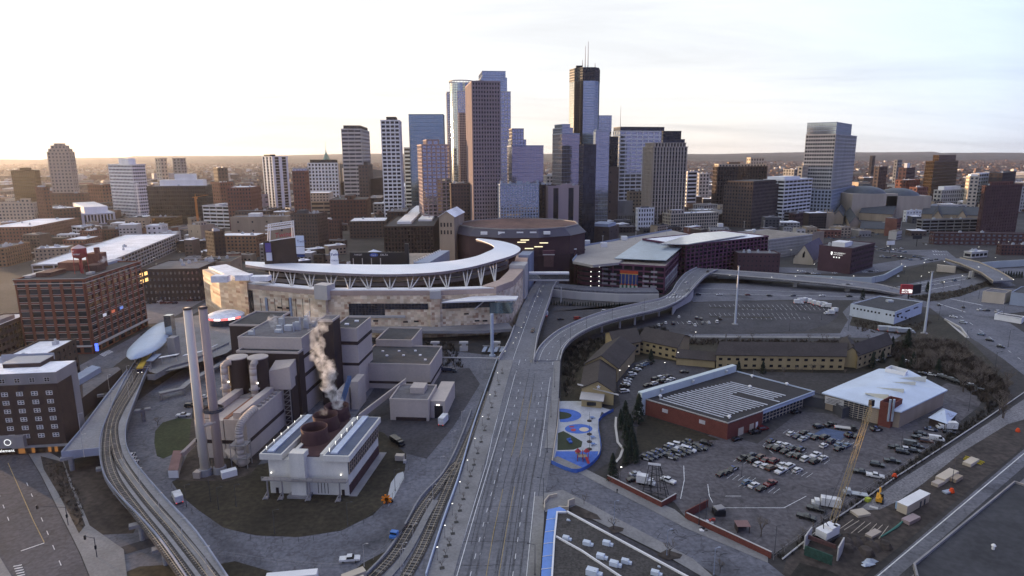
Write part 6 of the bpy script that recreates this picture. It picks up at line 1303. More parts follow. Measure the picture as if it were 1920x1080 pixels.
sb=B('school_building','dark plum brick school with a white crest sign and rows of windows on one side',1537,1598,1640,467,584,42,('plum','black',3.6,4.6,.30,.55,.3),roof='grey',ph=[(.1,.4,.3,.7,458,'white')])
P0,R_,Lv_,wL_=sb[1],sb[2],sb[3],sb[5]
b=MB();b.para(P0-R_*.8+Lv_*0,Lv_*wL_,R_*.5,up*(sb[6]+.2));b.build('blank_wall',W['plum'],sb[0])
b=MB();c=P0-R_*.95+Lv_*(wL_*.62)+up*(sb[6]-6.5);u=-Lv_
b.face([c,c+u*1.6+up*-.4*0,c+u*1.6+up*2.4,c+up*2.4]);b.face([c,c+u*.8-up*1.0,c+u*1.6]);text_mesh(b,'THE UNIVERSITY',c+u*2.6+up*1.1,u,up,1.0);text_mesh(b,'LAW SCHOOL',c+u*2.6-up*.5,u,up,.9)
for k in range(3):b.face([c+u*(2.6+k*2.4)-up*3.2,c+u*(3.6+k*2.4)-up*3.2,c+u*(3.6+k*2.4)-up*2.0,c+u*(2.6+k*2.4)-up*2.0])
b.build('lettering',mat('sign_white',(.9,.9,.85)),sb[0])
ch=empty('chapel',G(1507,497),'cream gabled chapel with a steep violet roof beside the plum school','church')
gable_box(ch,G(1487,494),G(1524,497),G(1550,480),0,5,19.5,W['cream'],mat('roof_violet',(.10,.085,.12),var=.2),ov=.6)
c=G(1506,495.5);b=MB();b.para(c+Vector((-1.6,-.5,7)),(3.2,0,0),(0,.3,0),up*4);b.face([c+Vector((-1.6,-.6,11)),c+Vector((1.6,-.6,11)),c+Vector((0,-.6,13.6))]);b.build('window',GL['black'],ch)
STN=W['tan'];SLT=mat('slate_roof',(.05,.055,.065),var=.2)
def gabled(label,A,Bq,C,he,hr,along='BC',wm_=None,rm_=None,name='gabled_building',nwin=0,extra=None):
 r=empty(name,G(*A),label,'building');gable_box(r,G(*A),G(*Bq),G(*C),0,he,hr,wm_ or STN,rm_ or SLT,along)
 if nwin:
  a,c=G(*A),G(*Bq);d=(c-a);n=Vector((d.y,-d.x,0)).normalized();L_=d.length;d.normalize()
  for k in range(nwin):
   for z in((1.2,)if he<5 else(1.2,4.6)):
    b=MB();b.para(a+d*(L_*(k+.5)/nwin-.9)+n*.06+up*z,d*1.8,n*.06,up*1.3);b.build('window',GL['black'],r)
 return r
gabled('long stone school hall with a slate roof and end gables, left of the tan towers',(1610,412),(1672,416),(1682,402),12,20,'AB')
gabled('stone gabled chapel wing with a pointed front beside the church tower',(1592,432),(1612,430),(1600,410),10,20)
gabled('stone hall roof seen end on behind the church tower',(1560,420),(1580,420),(1585,400),12,22)
gabled('low slate roofed stone wing with lit ground windows',(1612,436),(1662,438),(1668,426),6,11,'AB')
gabled('long slate roofed stone building with twin front gables below the white hospital',(1725,412),(1838,416),(1842,402),10,18,'AB')
for k,x in enumerate((1756,1802)):gabled(['left','right'][k]+' front gable of the long twin gabled stone building',(x-9,417),(x+9,418),(x+9,405),9,19)
for k,x in enumerate((1418,1432)):
 r=empty('turret',G(x,412),['left','right'][k]+' small stone turret with a pointed slate cap below the dark stepped block','tower');D=1000;q=pD(x,D);z=atD(x,405,D).z;b=MB();b.lathe(q,[(3.2,0),(3.2,z)],8);b.build('wall',STN,r);b=MB();b.lathe(q,[(3.8,z),(.05,z+9)],8);b.build('roof',W['bluegrey'],r)
r=empty('church_tower',pD(1563,960),'square stone church tower with corner pinnacles among the gabled stone buildings','tower');q=pD(1563,960);z=atD(1563,398,960).z;b=MB();b.box(q,(12,12,z));b.build('wall',STN,r)
for sx in(-3.6,3.6):
 for sy in(-3.6,3.6):b=MB();b.lathe((q.x+sx,q.y+sy,z),[(.9,0),(.8,2),(.02,6)],6);b.build('pinnacle',STN,r)
B('office_building','low wide stone block with a flat slate roof below the white banded block',1445,1500,1520,398,-420,80,'garage')
for args in(('office_building','red brick block with a pale pitched top beside the church tower',1480,1490,1535,402,-424,40,'dkbrick','grey'),('office_building','silver low block between the finned tower and the stepped stone block',1300,1320,1345,385,-402,30,'silver','grey'),('office_building','cream and glass block right of the finned tower base',1292,1310,1345,395,-414,25,'pgrid','white'),('office_building','brown terraced restaurant block with pale balustrade below the stepped stone block',1290,1345,1372,404,-424,60,'brown','grey'),('office_building','low blue roofed block in front of the banded white block',1350,1362,1398,402,-418,30,'dkbrown','grey'),('office_building','small lilac roofed block behind the finned parking ramp',1395,1440,1488,407,-424,50,'dkbrown','white'),('office_building','white block with dark slots left of the convention hall',1617,1642,1650,371,-397,80,'wbands','white'),('office_building','dark banded block just right of the silver base wing',1597,1622,1635,365,-396,70,'bands','dark'),('convention_hall','grey convention hall front below the right dome',1650,1690,1712,372,-398,60,'greyapt','grey'),('office_building','pale small block with a square attached tower beside the convention hall',1697,1735,1740,378,-394,70,'pgrid','white'),('office_building','brown brick slab in front of the pale small block',1684,1700,1730,386,-404,40,'brown','grey'),('office_building','white dotted low block right of the brown brick slab',1695,1700,1728,396,-416,20,('white','dark',4,4,.6,.6,.3),'white'),('parking_ramp','pale low ramp with thin dark slots below the white hospital',1736,1740,1812,386,-404,10,('pale','black',12,3.0,.3,.6,.3),'white'),('parking_ramp','dark long low parking garage with a pale flat top',1720,1730,1834,413,-437,8,'garage','grey'),('shop_row','long low red brick shop row with arched openings at the right',1744,1752,1960,437,-458,352,('dkbrick','silver',5,4,.4,.5,.3),'grey'),('office_building','small red brick building with a flat grey roof at the right edge',1870,1878,1960,460,-478,352,'dkbrick','grey'),('restaurant','low pale roofed restaurant pavilion beyond the short overpass',1808,1822,1852,474,-484,20,('pale','black',6,5,.2,.5,.2),'white'),('office_building','pale tall slab with dark slots at the right behind the brick apartments',1895,1900,1960,352,1200,20,'pgrid','grey'),('office_building','low stone block with a glazed corridor among the gabled buildings',1655,1662,1690,418,-432,20,'pgrid','grey'),('office_building','brown block under the finned tower beside the white framed block',1226,1240,1256,404,-430,40,'dkbrown','grey'),('office_building','white pavilion block far behind between glass towers at the centre',1020,1025,1037,330,1200,8,'pgrid','white'),('office_building','brown low block behind the bronze tower',1706,1720,1740,352,1250,30,'brick','white'),('apartment_block','white low block beyond the trees right of the finned tower',1300,1312,1330,326,1500,20,'pgrid','white'),('apartment_block','grey medical block in the distance left of the banded tower',1470,1490,1512,318,1500,20,'greyapt','white'),('apartment_block','sunlit orange slab standing at the left edge of the banded tower',1497,1505,1515,313,1150,50,'cream','white'),('office_building','brown low block in the distance behind the hospital',1680,1700,1725,338,1500,30,'brick','white'),):B(args[0],args[1],*args[2:9],roof=args[9])
def flatb(name,label,pxs,h,wm_,rm_,cat='building',z=0):
 r=empty(name,G(*pxs[0]),label,cat);P=[G(x,y,h)for x,y in pxs];b=MB();b.prism([(p.x,p.y)for p in P],z,h-.1);b.build('wall',wm_,r)
 ar=sum(P[i].x*P[(i+1)%len(P)].y-P[(i+1)%len(P)].x*P[i].y for i in range(len(P)))
 if ar<0:P=P[::-1]
 c=sum(P,Vector((0,0,0)))/len(P);b=MB();b.prism([((c+(p-c)*.985).x,(c+(p-c)*.985).y)for p in P],h-.1,h);b.build('roof',rm_,r)
 b=MB();poly_wall(b,P+[P[0]],.4,h-.4,h+.5);b.build('coping',wm_,r);return r
wh=flatb('warehouse','white walled flat roofed warehouse with a row of small square windows by the highway',[(1595,571),(1678,586),(1730,567),(1650,556)],8,mat('wall_white_blue',(.55,.60,.66),var=.08,streak=True),RF['dark'])
a,c=G(1595,571,8),G(1678,586,8);a.z=c.z=0;d=(c-a).normalized();n=Vector((d.y,-d.x,0))
for k in range(16):
 if k==8:continue
 b=MB();b.para(a+d*(2+k*2.35)+n*.05+up*5.2,d*1.1,n*.06,up*1.2);b.build('window',GL['black'],wh)
b=MB();e=G(1730,567,8);e.z=0;d2=(e-c).normalized();n2=Vector((d2.y,-d2.x,0))
for k in range(3):b=MB();b.para(c+d2*(3+k*14)+n2*.05+up*5.4,d2*8,n2*.06,up*1);b.build('window',GL['dark'],wh)
b=MB();b.box(G(1668,566,8),(4,3,1.4));b.build('rooftop_unit',M_UNIT,wh)
flatb('shop','two storey cream shop with a small stepped parapet by the right intersection',[(1843,547),(1885,551),(1897,545),(1860,541)],8,W['cream'],RF['grey'])
flatb('shop','pale blue walled building at the right edge beside the cream shop',[(1896,549),(1960,556),(1960,535),(1915,538)],9,W['bluegrey'],RF['dark'])
flatb('site_trailer','long white site trailer with small windows near the right edge',[(1865,590),(1916,598),(1921,594),(1872,587)],3.4,W['white'],RF['grey'],'trailer')
r=empty('billboard',G(1702,556),'red roadside billboard with white lettering on a single dark post','billboard');q=G(1703,560);zb=hgt(1703,560,551);zt=hgt(1703,560,536)
b=MB();b.tube(q,q+up*zb,.5,.5,8);b.build('post',W['black'],r);b=MB();b.para(q+Vector((-6.6,-.6,zb)),(8.2,-1.0,0),(.5,2.5,0),up*(zt-zb+1));b.build('panel',mat('sign_red2',(.34,.04,.05),emit=.0,var=.05),r)
b=MB();b.para(q+Vector((1.7,-1.6,zb)),(8.5,3.4,0),(-1,2.4,0),up*(zt-zb+1));b.build('panel_back',W['black'],r)
b=MB();b.para(q+Vector((-1.2,-1.5,zb+1)),(2.4,-.3,0),(0,.1,0),up*2.6);text_mesh(b,'MONEY',q+Vector((-6.2,-.8,zb+2.6)),(1,-.12,0),up,1.3,bold=.03);text_mesh(b,'BACK',q+Vector((-6.2,-.8,zb+.9)),(1,-.12,0),up,1.2,bold=.03);b.build('lettering',mat('sign_white',(.9,.9,.85)),r)
for x,y,w_,lab in((1668,474,10,'white roadside billboard frame on a dark post right of the school'),(1718,462,12,'dark backed billboard on a post near the brick shop row')):
 r=empty('billboard',G(x,y),lab,'billboard');q=G(x,y);b=MB();b.tube(q,q+up*9,.4,.4,6);b.build('post',W['black'],r);b=MB();b.box(q+up*9,(w_,.8,4.5),rad(10));b.build('panel',W['white']if w_==10 else W['black'],r)
for x,y,ty,lab in((1378,608,500,'tall pale blue light mast standing in the striped car park'),(1733,625,510,'tall pale mast standing at the edge of the wooded hollow'),(1303,0,0,'')):
 if not lab:continue
 q=G(x,y);h=hgt(x,y,ty);r=empty('light_mast',q,lab,'mast');b=MB();b.tube(q,q+up*h,.75,.4,10);b.build('pole',mat('pole_white',(.50,.53,.58),var=.05),r);b=MB();b.tube(q,q+up*.5,2.2,1.8,10);b.build('base',W['grey'],r);b=MB();b.lathe(q,[(.9,h),(.9,h+.5),(.1,h+.6)],8);b.build('lamp_head',W['grey'],r)
YW=mat('stucco_yellow',(.36,.28,.15),var=.12,scale=.2,streak=True);BR=mat('shingle_brown',(.045,.037,.036),var=.22,scale=.1,fine=.18,fscale=1.2)
r1_=gabled('long two storey yellow lodge wing with a brown shingle roof and a row of windows',(1342,691),(1582,694),(1584,672),7.6,11.5,'AB',YW,BR,'lodge_building',15)
gabled('yellow lodge wing angled to the right with a brown shingle roof',(1606,692),(1669,668),(1650,655),7.6,11.5,'AB',YW,BR,'lodge_building',7)
gabled('short yellow linking gable between the two lodge wings at the right',(1582,688),(1606,690),(1596,668),8.5,11,'BC',YW,BR,'lodge_building')
gabled('yellow lodge wing in the middle of the row facing the yard',(1197,660),(1268,676),(1292,655),7.4,11.5,'AB',YW,BR,'lodge_building',6)
gabled('yellow lodge end wing nearest the curving ramp with a wide gable front',(1097,708),(1157,716),(1190,676),7.4,12.5,'BC',YW,BR,'lodge_building')
gabled('brown roofed yellow lodge block joining the end wing to the middle wing',(1152,672),(1200,664),(1180,640),7.4,11.5,'AB',YW,BR,'lodge_building',4)
gabled('low brown roofed entrance link with a small porch between the lodge wings',(1268,684),(1340,690),(1344,676),4.2,6.5,'AB',YW,BR,'lodge_building')
cp=gabled('small yellow chapel with a white star on its gable beside the blue playground',(1090,752),(1150,760),(1152,712),6.4,10.5,'BC',YW,BR,'chapel')
c=G(1121,757);b=MB();pts=[c+Vector((math.cos(math.pi/2+k*math.pi/5)*(1.1 if k%2==0 else .5),-.6,8.2+math.sin(math.pi/2+k*math.pi/5)*(1.1 if k%2==0 else .5)))for k in range(10)];b.face(pts);b.build('star',W['white'],cp)
b=MB();b.para(G(1083,722,7)+Vector((0,0,0)),G(1160,742,5.6)-G(1083,722,7),(0,1.2,0),up*.35);b.build('canopy_beam',W['pale'],cp)
r=gabled('small yellow annexe with a pale tilted roof at the foot of the chapel',(1090,762),(1128,766),(1132,748),3.6,4.4,'AB',YW,W['pale'],'annexe')
c=G(1100,764);b=MB();b.para(c+up*1.0-Vector((0,.3,0)),(4.2,-.3,0),(0,.2,0),up*1.6);b.build('window',GL['black'],r)
pb=empty('police_building',G(1365,826),'low red brick building with a black flat roof covered in solar panel rows','building')
ZB=6.9;PB=[G(x,y,ZB)for x,y in((1211,749),(1365,794),(1431,771),(1528,735),(1382,697),(1245,722))]
BRK=mat('brick_bright',(.15,.048,.038),var=.15,scale=.2,fine=.15,fscale=3)
b=MB();b.prism([(p.x,p.y)for p in(PB[0],PB[1],PB[2],PB[2].lerp(PB[3],.02)+Vector((-2,3,0)),PB[4],PB[5])],0,ZB-.3);b.build('wall',BRK,pb)
b=MB();b.prism([(p.x,p.y)for p in PB],ZB-.3,ZB);b.build('roof',mat('roof_black',(.035,.033,.036),var=.25,scale=.1,fine=.15),pb)
b=MB();poly_wall(b,[PB[0],PB[1],PB[2]],.3,ZB-.2,ZB+.35);b.build('coping',W['pale'],pb)
b=MB();poly_wall(b,[PB[2],PB[3],PB[4]],.5,ZB-1.3,ZB+.5);b.build('fascia',mat('fascia_blue',(.40,.46,.56),var=.05),pb)
d3=(PB[3]-PB[2]);b=MB();n3=Vector((-d3.y,d3.x,0)).normalized();b.para(P3(PB[2]+d3*.02+n3*2.5),d3*.86,n3*.4,up*(ZB-1.4));b.build('glazing',GL['dark'],pb)
b=MB()
for k in range(3):b.para(P3(PB[2]+d3*.03+n3*2.3,1+k*1.5),d3*.84,n3*.15,up*.25)
for k in range(14):b.para(P3(PB[2]+d3*(.03+k*.064)+n3*2.3),d3*.006,n3*.15,up*(ZB-1.4))
b.build('window_bars',W['cream'],pb)
wl=[G(x,y,10.2)for x,y in((1204,737),(1381,685))];b=MB();d=(wl[1]-wl[0]).normalized();n=Vector((-d.y,d.x,0));b.para(P3(wl[0]-n*.0),d*(wl[1]-wl[0]).length,n*2.4,up*10.2);b.build('white_wall',mat('wall_offwhite',(.52,.58,.58),var=.06,streak=True),pb)
for t in(.18,.5,.87):b=MB();q=wl[0]+d*(wl[1]-wl[0]).length*t-n*.8;b.tube((q.x,q.y,8.4),(q.x,q.y,9.6),.6,.7,10);b.build('vent_pipe',M_UNIT,pb)
U=(PB[1]-PB[0]);V=(PB[5]-PB[0])*1.0;Vn=(PB[3]-PB[2]).normalized();Un=U.normalized();SOL=mat('solar',(.40,.42,.47),var=.25,scale=.5,rough=.35)
for k in range(19):
 s0=2.5 if k<12 else(2.5 if k<99 else 0);L_=29-(k>14)*4;o0=3.5+k*2.3
 a=PB[0].lerp(PB[1],.06)+Vn*o0
 st_=1.5+(0 if k<4 else(k-4)*.3);
 if k in(12,13):L_=12
 b=MB();p=a+Un*st_+up*.25;b.para(p,Un*L_,Vn*.38+up*.26,up*.06);b.build('solar_panel_row',SOL,pb)
for x,y in((1238,745),(1410,707),(1475,722),(1406,727),(1367,784)):b=MB();q=G(x,y,ZB);b.tube(q,q+up*.7,.45,.45,10);b.tube(q+up*.7,q+up*1.2,.85,.5,10);b.build('roof_vent',W['white'],pb)
for x,y in((1245,768),(1315,788)):
 t=(x-1211)/154;q=PB[0].lerp(PB[1],t);n_=Vector((U.y,-U.x,0)).normalized();b=MB();b.para(P3(q+n_*.08,3.6),Un*2.6,n_*.08,up*1.6);b.build('wall_panel',mat('panel_grey',(.45,.43,.45)),pb)
for t,w_,m_ in((.30,2.0,'cream'),(.62,1.6,'cream'),(.80,.8,'white')):q=PB[1].lerp(PB[2],t);e=(PB[2]-PB[1]).normalized();n_=Vector((e.y,-e.x,0));b=MB();b.para(P3(q+n_*.06),e*w_*1.6,n_*.1,up*3.2);b.build('door',W[m_],pb)
wr=empty('garage_building',G(1645,797),'building with a broad pale blue-white metal roof, roof monitors and a brick tower','building')
ZW=7.6;PW=[G(x,y,ZW)for x,y in((1541,736),(1648,691),(1705,694),(1777,731),(1690,772),(1640,763))]
cw=sum(PW,Vector((0,0,0)))/6
b=MB();ins=[cw+(p-cw)*.95 for p in PW];b.prism([(p.x,p.y)for p in ins],0,ZW-.5);b.build('wall',W['tan'],wr)
b=MB();i0=0;mid_=[cw+(p-cw)*.45+up*1.6 for p in PW]
b.v=[tuple(p-up*.5)for p in PW]+[tuple(p)for p in PW]+[tuple(p)for p in mid_]+[tuple(cw+up*2.2)]
for k in range(6):j=(k+1)%6;b.f+=[(k,j,6+j,6+k),(6+k,6+j,12+j,12+k),(12+k,12+j,18)];b.m+=[0]*3
b.f.append((0,1,2,3,4,5));b.m.append(0);b.build('roof',mat('roof_iceblue',(.50,.57,.68),var=.10,scale=.1,rough=.4),wr)
dU=(PW[4]-PW[0]).normalized();dV=(PW[1]-PW[0]).normalized()
for x0,y0,x1,y1 in((1622,735,1665,750),(1643,725,1694,739),(1666,715,1716,725),(1687,707,1736,715)):
 a=G(x0,y0,ZW+2.2);c=G(x1,y1,ZW+1.0);d=c-a;d.z=0;n_=Vector((-d.y,d.x,0)).normalized();b=MB()
 p0,p1=P3(a,ZW+1.5),P3(c,ZW+.4);t0=p0+up*.35;t1=p1+up*3.0;e0=p0+n_*3.5;e1=p1+n_*3.5+up*.6
 b.v=[tuple(v)for v in(p0,p1,t1,t0,e0,e1)];b.f=[(0,1,2,3),(3,2,5,4),(1,5,2),(0,3,4),(0,4,5,1)];b.m=[0,1,0,0,1]
 b.build('roof_monitor',[mat('monitor_cream',(.62,.60,.50),var=.05),mat('roof_iceblue',(.50,.57,.68))],wr)
bp=[G(x,y,ZW+2.6)for x,y in((1662,690),(1697,699),(1701,693),(1672,685))];b=MB();poly_wall(b,bp+[bp[0]],-.4,ZW+.8,ZW+2.6);b.build('roof_box',W['white'],wr)
q=G(1645,797);tw=hgt(1645,797,752);b=MB();p1=G(1645,797);p2=G(1668,803);p3=G(1687,792);p4=p1+(p3-p2);poly_wall(b,[p4,p1,p2,p3,p4],.5,0,tw);b.build('brick_tower',BRK,wr)
b=MB();b.prism([(p.x,p.y)for p in(p1,p2,p3,p4)],tw-2,tw-1.8);b.build('tower_deck',W['dkbrown'],wr)
for x in(1664,1671):q=G(x,806);b=MB();b.tube(q+up*3.6+Vector((0,.4,0)),q+up*(tw+2.4)+Vector((0,.4,0)),.42,.42,10);b.build('flue_pipe',mat('flue_blue',(.45,.52,.60),rough=.3,metal=.4),wr)
a=PW[0].lerp(PW[4],.30);c=PW[4].lerp(PW[0],.28);d=c-a;L_=d.length;d.normalize();n_=Vector((d.y,-d.x,0));a=P3(a+n_*.15);b=MB();b.para(a,d*L_,n_*.2,up*(ZW-.7));b.build('glazing',GL['dark'],wr)
b=MB()
for k in range(8):b.para(a+n_*.2+up*(.4+k*.9),d*L_,n_*.15,up*.12)
for k in range(7):b.para(a+n_*.2+d*(L_*k/6.5),d*.15,n_*.17,up*(ZW-.8))
b.build('glazing_bars',W['cream'],wr)
a2=PW[0].lerp(PW[4],.06);b=MB();b.para(P3(a2+n_*.6,3.6),d*7.6,n_*.3,up*3.0);b.build('sign_panel',W['pale'],wr)
b=MB()
for k in range(4):b.para(P3(a2+n_*.95,4.1+k*.62)+d*(.6+k%2*.5),d*(6.2-k%2*1.2),n_*.04,up*.2)
b.build('sign_lines',W['dkgrey'],wr)
flatb('link_building','low dark flat roofed link between the solar panel building and the pale metal roof',[(1418,735),(1500,742),(1560,752),(1580,768),(1600,762),(1545,742),(1440,712),(1412,694)],4.2,W['dkgrey'],RF['dark'])
gs=empty('shed',G(1745,800),'small shed with a pale pyramid roof beside the parked cars','shed');q0=[G(x,y,3.2)for x,y in((1740,783),(1776,795),(1795,775),(1768,765))];c=sum(q0,Vector((0,0,0)))/4
b=MB();b.prism([((c+(p-c)*.9).x,(c+(p-c)*.9).y)for p in q0],0,3.1);b.build('wall',W['dkbrown'],gs);b=MB()
if True:
 for k in range(4):b.face([q0[k],q0[(k+1)%4],c+up*2.6])
b.face(q0[::-1]);b.build('roof',mat('roof_iceblue',(.5,.57,.68)),gs)
PGB=mat('rubber_blue',(.06,.13,.42),var=.22,scale=.5);PGD=mat('turf_dark',(.03,.04,.022),var=.2)
surf('playground_paving',[(1048,752),(1090,752),(1150,770),(1140,778),(1128,772),(1122,790),(1126,840),(1120,862),(1095,880),(1070,884),(1036,868),(1044,800)],.1,mat('paving_white',(.38,.39,.42),var=.2,scale=.2,fine=.1))
def ellpx(cx,cy,rx,ry,n=24,a0=0,a1=360):return[(cx+rx*math.cos(rad(a0+(a1-a0)*k/n)),cy+ry*math.sin(rad(a0+(a1-a0)*k/n)))for k in range(n)]
surf('play_surface',[(1049,766)]+ellpx(1049,779,41,13,16,-85,88)+[(1050,791)],.14,PGB);surf('play_turf',[(1049,771)]+ellpx(1049,779,23,7,12,-85,88)+[(1049,786)],.18,PGD)
surf('play_surface',ellpx(1085,804,26,9),.14,PGB);surf('play_circle',ellpx(1095,805,9,4),.18,W['cream']);surf('play_circle',ellpx(1075,806,5,2.6),.18,mat('rubber_red',(.30,.05,.06)));surf('play_circle',ellpx(1072,800,5,1.4),.18,mat('rubber_red',(.3,.05,.06)))
surf('play_turf',[(1046,812),(1056,808),(1075,818),(1092,828),(1090,838),(1075,843),(1045,844)],.14,PGD)
surf('play_surface',[(1043,846),(1122,846),(1118,862),(1095,878),(1072,882),(1038,866)],.14,PGB)
surf('drive',[(1126,784),(1175,752),(1168,742),(1180,742),(1165,772),(1158,800),(1160,838),(1148,862),(1110,888),(1080,886),(1122,866),(1132,842),(1127,800)],.13,ASPH)
b=MB();P_=[G(x,y)for x,y in spl2([(1150,772),(1122,792),(1127,842),(1118,864),(1096,882),(1072,886),(1034,870)])];poly_wall(b,P_,.08,.1,1.5);thing(b,'playground_fence',PGB,'blue metal fence curving round the playground','fence')
b=MB();P_=[G(x,y)for x,y in((1036,870),(1046,800),(1049,752))];poly_wall(b,P_,.3,.1,1.4);thing(b,'playground_wall',W['cream'],'low pale wall between the playground and the main road','wall')
b=MB();P_=[G(x,y)for x,y in((1153,783),(1152,800),(1156,830),(1166,842),(1160,858),(1150,870))];poly_wall(b,P_,.9,0,.35);thing(b,'kerb_wall',W['pale'],'pale concrete kerb wall between the drive and the dark evergreens','wall')
pg=empty('play_structure',G(1092,862),'red climbing play structure on the blue rubber surface','play structure');q=G(1092,862);PR=mat('play_red',(.30,.04,.05),var=.1)
b=MB()
for k,(dx,dy)in enumerate(((-2,-1.5),(0,-2),(2,-1.2),(-1.5,1.2),(1.5,1.4),(0,.3))):b.tube(q+Vector((dx,dy,0)),q+Vector((dx,dy,2.8+k*.2)),.12,.12,5)
b.build('posts',PR,pg).name='post_frame'
b=MB();b.box(q+Vector((0,.2,1.4)),(3.2,2.2,.2));b.box(q+Vector((-1.6,1.4,1.9)),(1.8,1.4,.15));b.build('platform',mat('play_tan',(.35,.28,.2)),pg)
for dx in(-1.6,1.6):b=MB();b.lathe(q+Vector((dx,1.2,2.8)),[(1.3,0),(.05,1.2)],6);b.build('roof',PR,pg)
b=MB();b.para(q+Vector((.8,-1,1.5)),(1.0,0,0),(.6,-2.6,-1.3),up*.12);b.build('slide',PR,pg)
b=MB();q=G(1068,829);b.box(q+up*.3,(1.2,3.4,.6),rad(15));b.box(q+up*.9,(1.0,.6,.8),rad(15));thing(b,'spring_toy',PGB,'small blue rocking toy on the dark turf patch','toy')
for k,(x,y)in enumerate(((1105,790),(1105,815),(1105,829),(1105,843))):
 q=G(x,y);r=empty('picnic_umbrella',q,'thin black post rising from a round dark planter beside the playground tables','planter','posts in round planters');b=MB();b.tube(q,q+up*4.2,.06,.05,5);b.build('post',W['black'],r);b=MB();b.lathe(q,[(1.0,0),(1.0,.4),(.1,.42)],14);b.build('planter',W['dkbrown'],r)
for k,(x,y)in enumerate(((1110,785),(1111,822),(1112,835))):
 q=G(x,y);r=empty('picnic_table',q,['topmost','middle','lowest'][k]+' of three small blue round picnic tables by the playground fence','table','blue picnic tables');b=MB();b.lathe(q,[(.9,.7),(.9,.78),(.05,.78)],12);b.tube(q,q+up*.7,.08,.08,5);b.build('tabletop',mat('table_blue',(.12,.18,.35)),r)
 for t in range(3):b=MB();b.box(q+Vector((1.2*math.cos(t*2.1),1.2*math.sin(t*2.1),.35)),(.5,.4,.08));b.build('seat',mat('table_blue',(.12,.18,.35)),r)
b=MB();P_=[G(x,y)for x,y in((1138,901),(1240,952),(1268,936))];poly_wall(b,P_,.4,0,1.9);o1=empty('brick_wall',G(1200,935),'low red brick wall with a white cap around the lattice sign frame','wall');b.build('wall',BRK,o1);b=MB();poly_wall(b,P_,.45,1.9,2.05);b.build('cap',W['pale'],o1)
b=MB();P_=[G(x,y)for x,y in((1284,972),(1445,1048))];poly_wall(b,P_,.4,0,2.0);poly_wall(b,[G(1284,972),G(1326,950)],-.3,0,2.6);o1=empty('brick_wall',G(1380,1015),'low red brick wall with a white cap along the street below the bare tree','wall');b.build('wall',BRK,o1);b=MB();poly_wall(b,P_,.45,2.0,2.15);b.build('cap',W['pale'],o1)
sf=empty('lattice_sign',G(1230,925),'tall black steel lattice frame holding up a small white bar inside the brick wall corner','sign frame');b=MB()
tx_,ty_=G(1228,928),None;h_=hgt(1228,928,872)
for dx,dy,ex,ey in((-4,1,-2.2,.4),(-1.6,-1,-1.2,0),(.6,-2.4,-.2,-.3),(3.2,-3.2,1.0,-.6),(4.5,0,1.2,.2),(2.4,2.2,.8,.8),(-1,3,-1,.9)):b.tube(tx_+Vector((dx,dy,0)),tx_+Vector((ex,ey,h_)),.14,.12,4)
for k in range(5):
 z=h_*k/5;s=1-k/5*.6;b.tube(tx_+Vector((-4*s,1*s,z)),tx_+Vector((3.6*s,-2.6*s,z+h_/6)),.09,.09,4);b.tube(tx_+Vector((4*s,-1*s,z)),tx_+Vector((-3.6*s,.6,z+h_/6)),.09,.09,4)
b.build('lattice',W['black'],sf);b=MB();b.para(tx_+Vector((-2.6,.4,h_)),(3.9,-1.1,0),(0,.15,0),up*.7);b.build('bar',W['white'],sf)
r=empty('dumpster',G(1348,962),'large black open skip beside the grey gate','skip');q=G(1348,964);b=MB();b.prism([(q.x-1.8,q.y-1.5),(q.x+1.6,q.y-1.5),(q.x+1.6,q.y+1.5),(q.x-1.8,q.y+1.5)],0,[1.7,2.0,2.1,1.8]);b.build('body',W['black'],r);b=MB();b.box(q+Vector((0,0,2.1)),(3,2.4,.4),.3);b.build('load',W['grey'],r)
r=empty('storage_shed',G(1390,1000),'small open-sided shed with a flat rust pink roof inside the brick wall','shed');q=G(1391,995);b=MB()
for sx in(-1.7,1.7):
 for sy in(-1.3,1.3):b.box(q+Vector((sx,sy,0)),(.2,.2,2.2))
b.box(q+Vector((0,1.3,0)),(3.4,.1,2.1));b.box(q+Vector((-1.7,0,0)),(.1,2.6,2.1));b.build('wall',W['dkbrown'],r);b=MB();b.para(q+Vector((-2,-1.6,2.2)),(4,0,0),(0,3.2,.15),up*.12);b.build('roof',mat('roof_rustpink',(.20,.12,.115)),r)
rr=random.Random(12)
for k in range(8):q=G(1318+rr.random()*28,966+rr.random()*16+k*1.5);b=MB();b.box(q,(rr.uniform(.5,1.3),rr.uniform(.5,1.2),rr.uniform(.4,1.1)),rr.random()*3);thing(b,'crate',mat('junk%d'%(k%3),((.35,.06,.05),(.4,.4,.42),(.12,.12,.13))[k%3]),['red','pale','black'][k%3]+' bin or box in the jumble heaped behind the street brick wall','box','jumble of bins behind the brick wall')
for k in range(9):q=G(1313+rr.random()*30,990+rr.random()*8);b=MB();b.box(q,(rr.uniform(.4,.9),rr.uniform(.4,.8),rr.uniform(.3,.6)),rr.random()*3);thing(b,'rubbish_bag',(W['white'],W['black'])[k%2],['white','black'][k%2]+' rubbish bag dumped on the pavement outside the brick wall','bag','rubbish bags outside the brick wall')
cr=empty('crawler_crane',G(1545,1010),'white crawler crane with a very long golden lattice boom','crane');q=G(1550,1010);ca=rad(32)
b=MB();b.box(q+up*1.4,(6.4,3.4,2.2),ca);b.box(q+up*3.6+Vector((1,.3,0)),(3.0,3.0,.6),ca);b.build('body',W['white'],cr);b=MB();b.box(q+up*1.6+Vector((2.6,.3,0)),(1.8,1.2,2.6),ca);b.build('cab',W['white'],cr)
for s in(-1,1):b=MB();b.box(q+Vector((-math.sin(ca),math.cos(ca),0))*1.9*s,(7,1.0,1.3),ca);b.build('crawler_track',W['black'],cr)
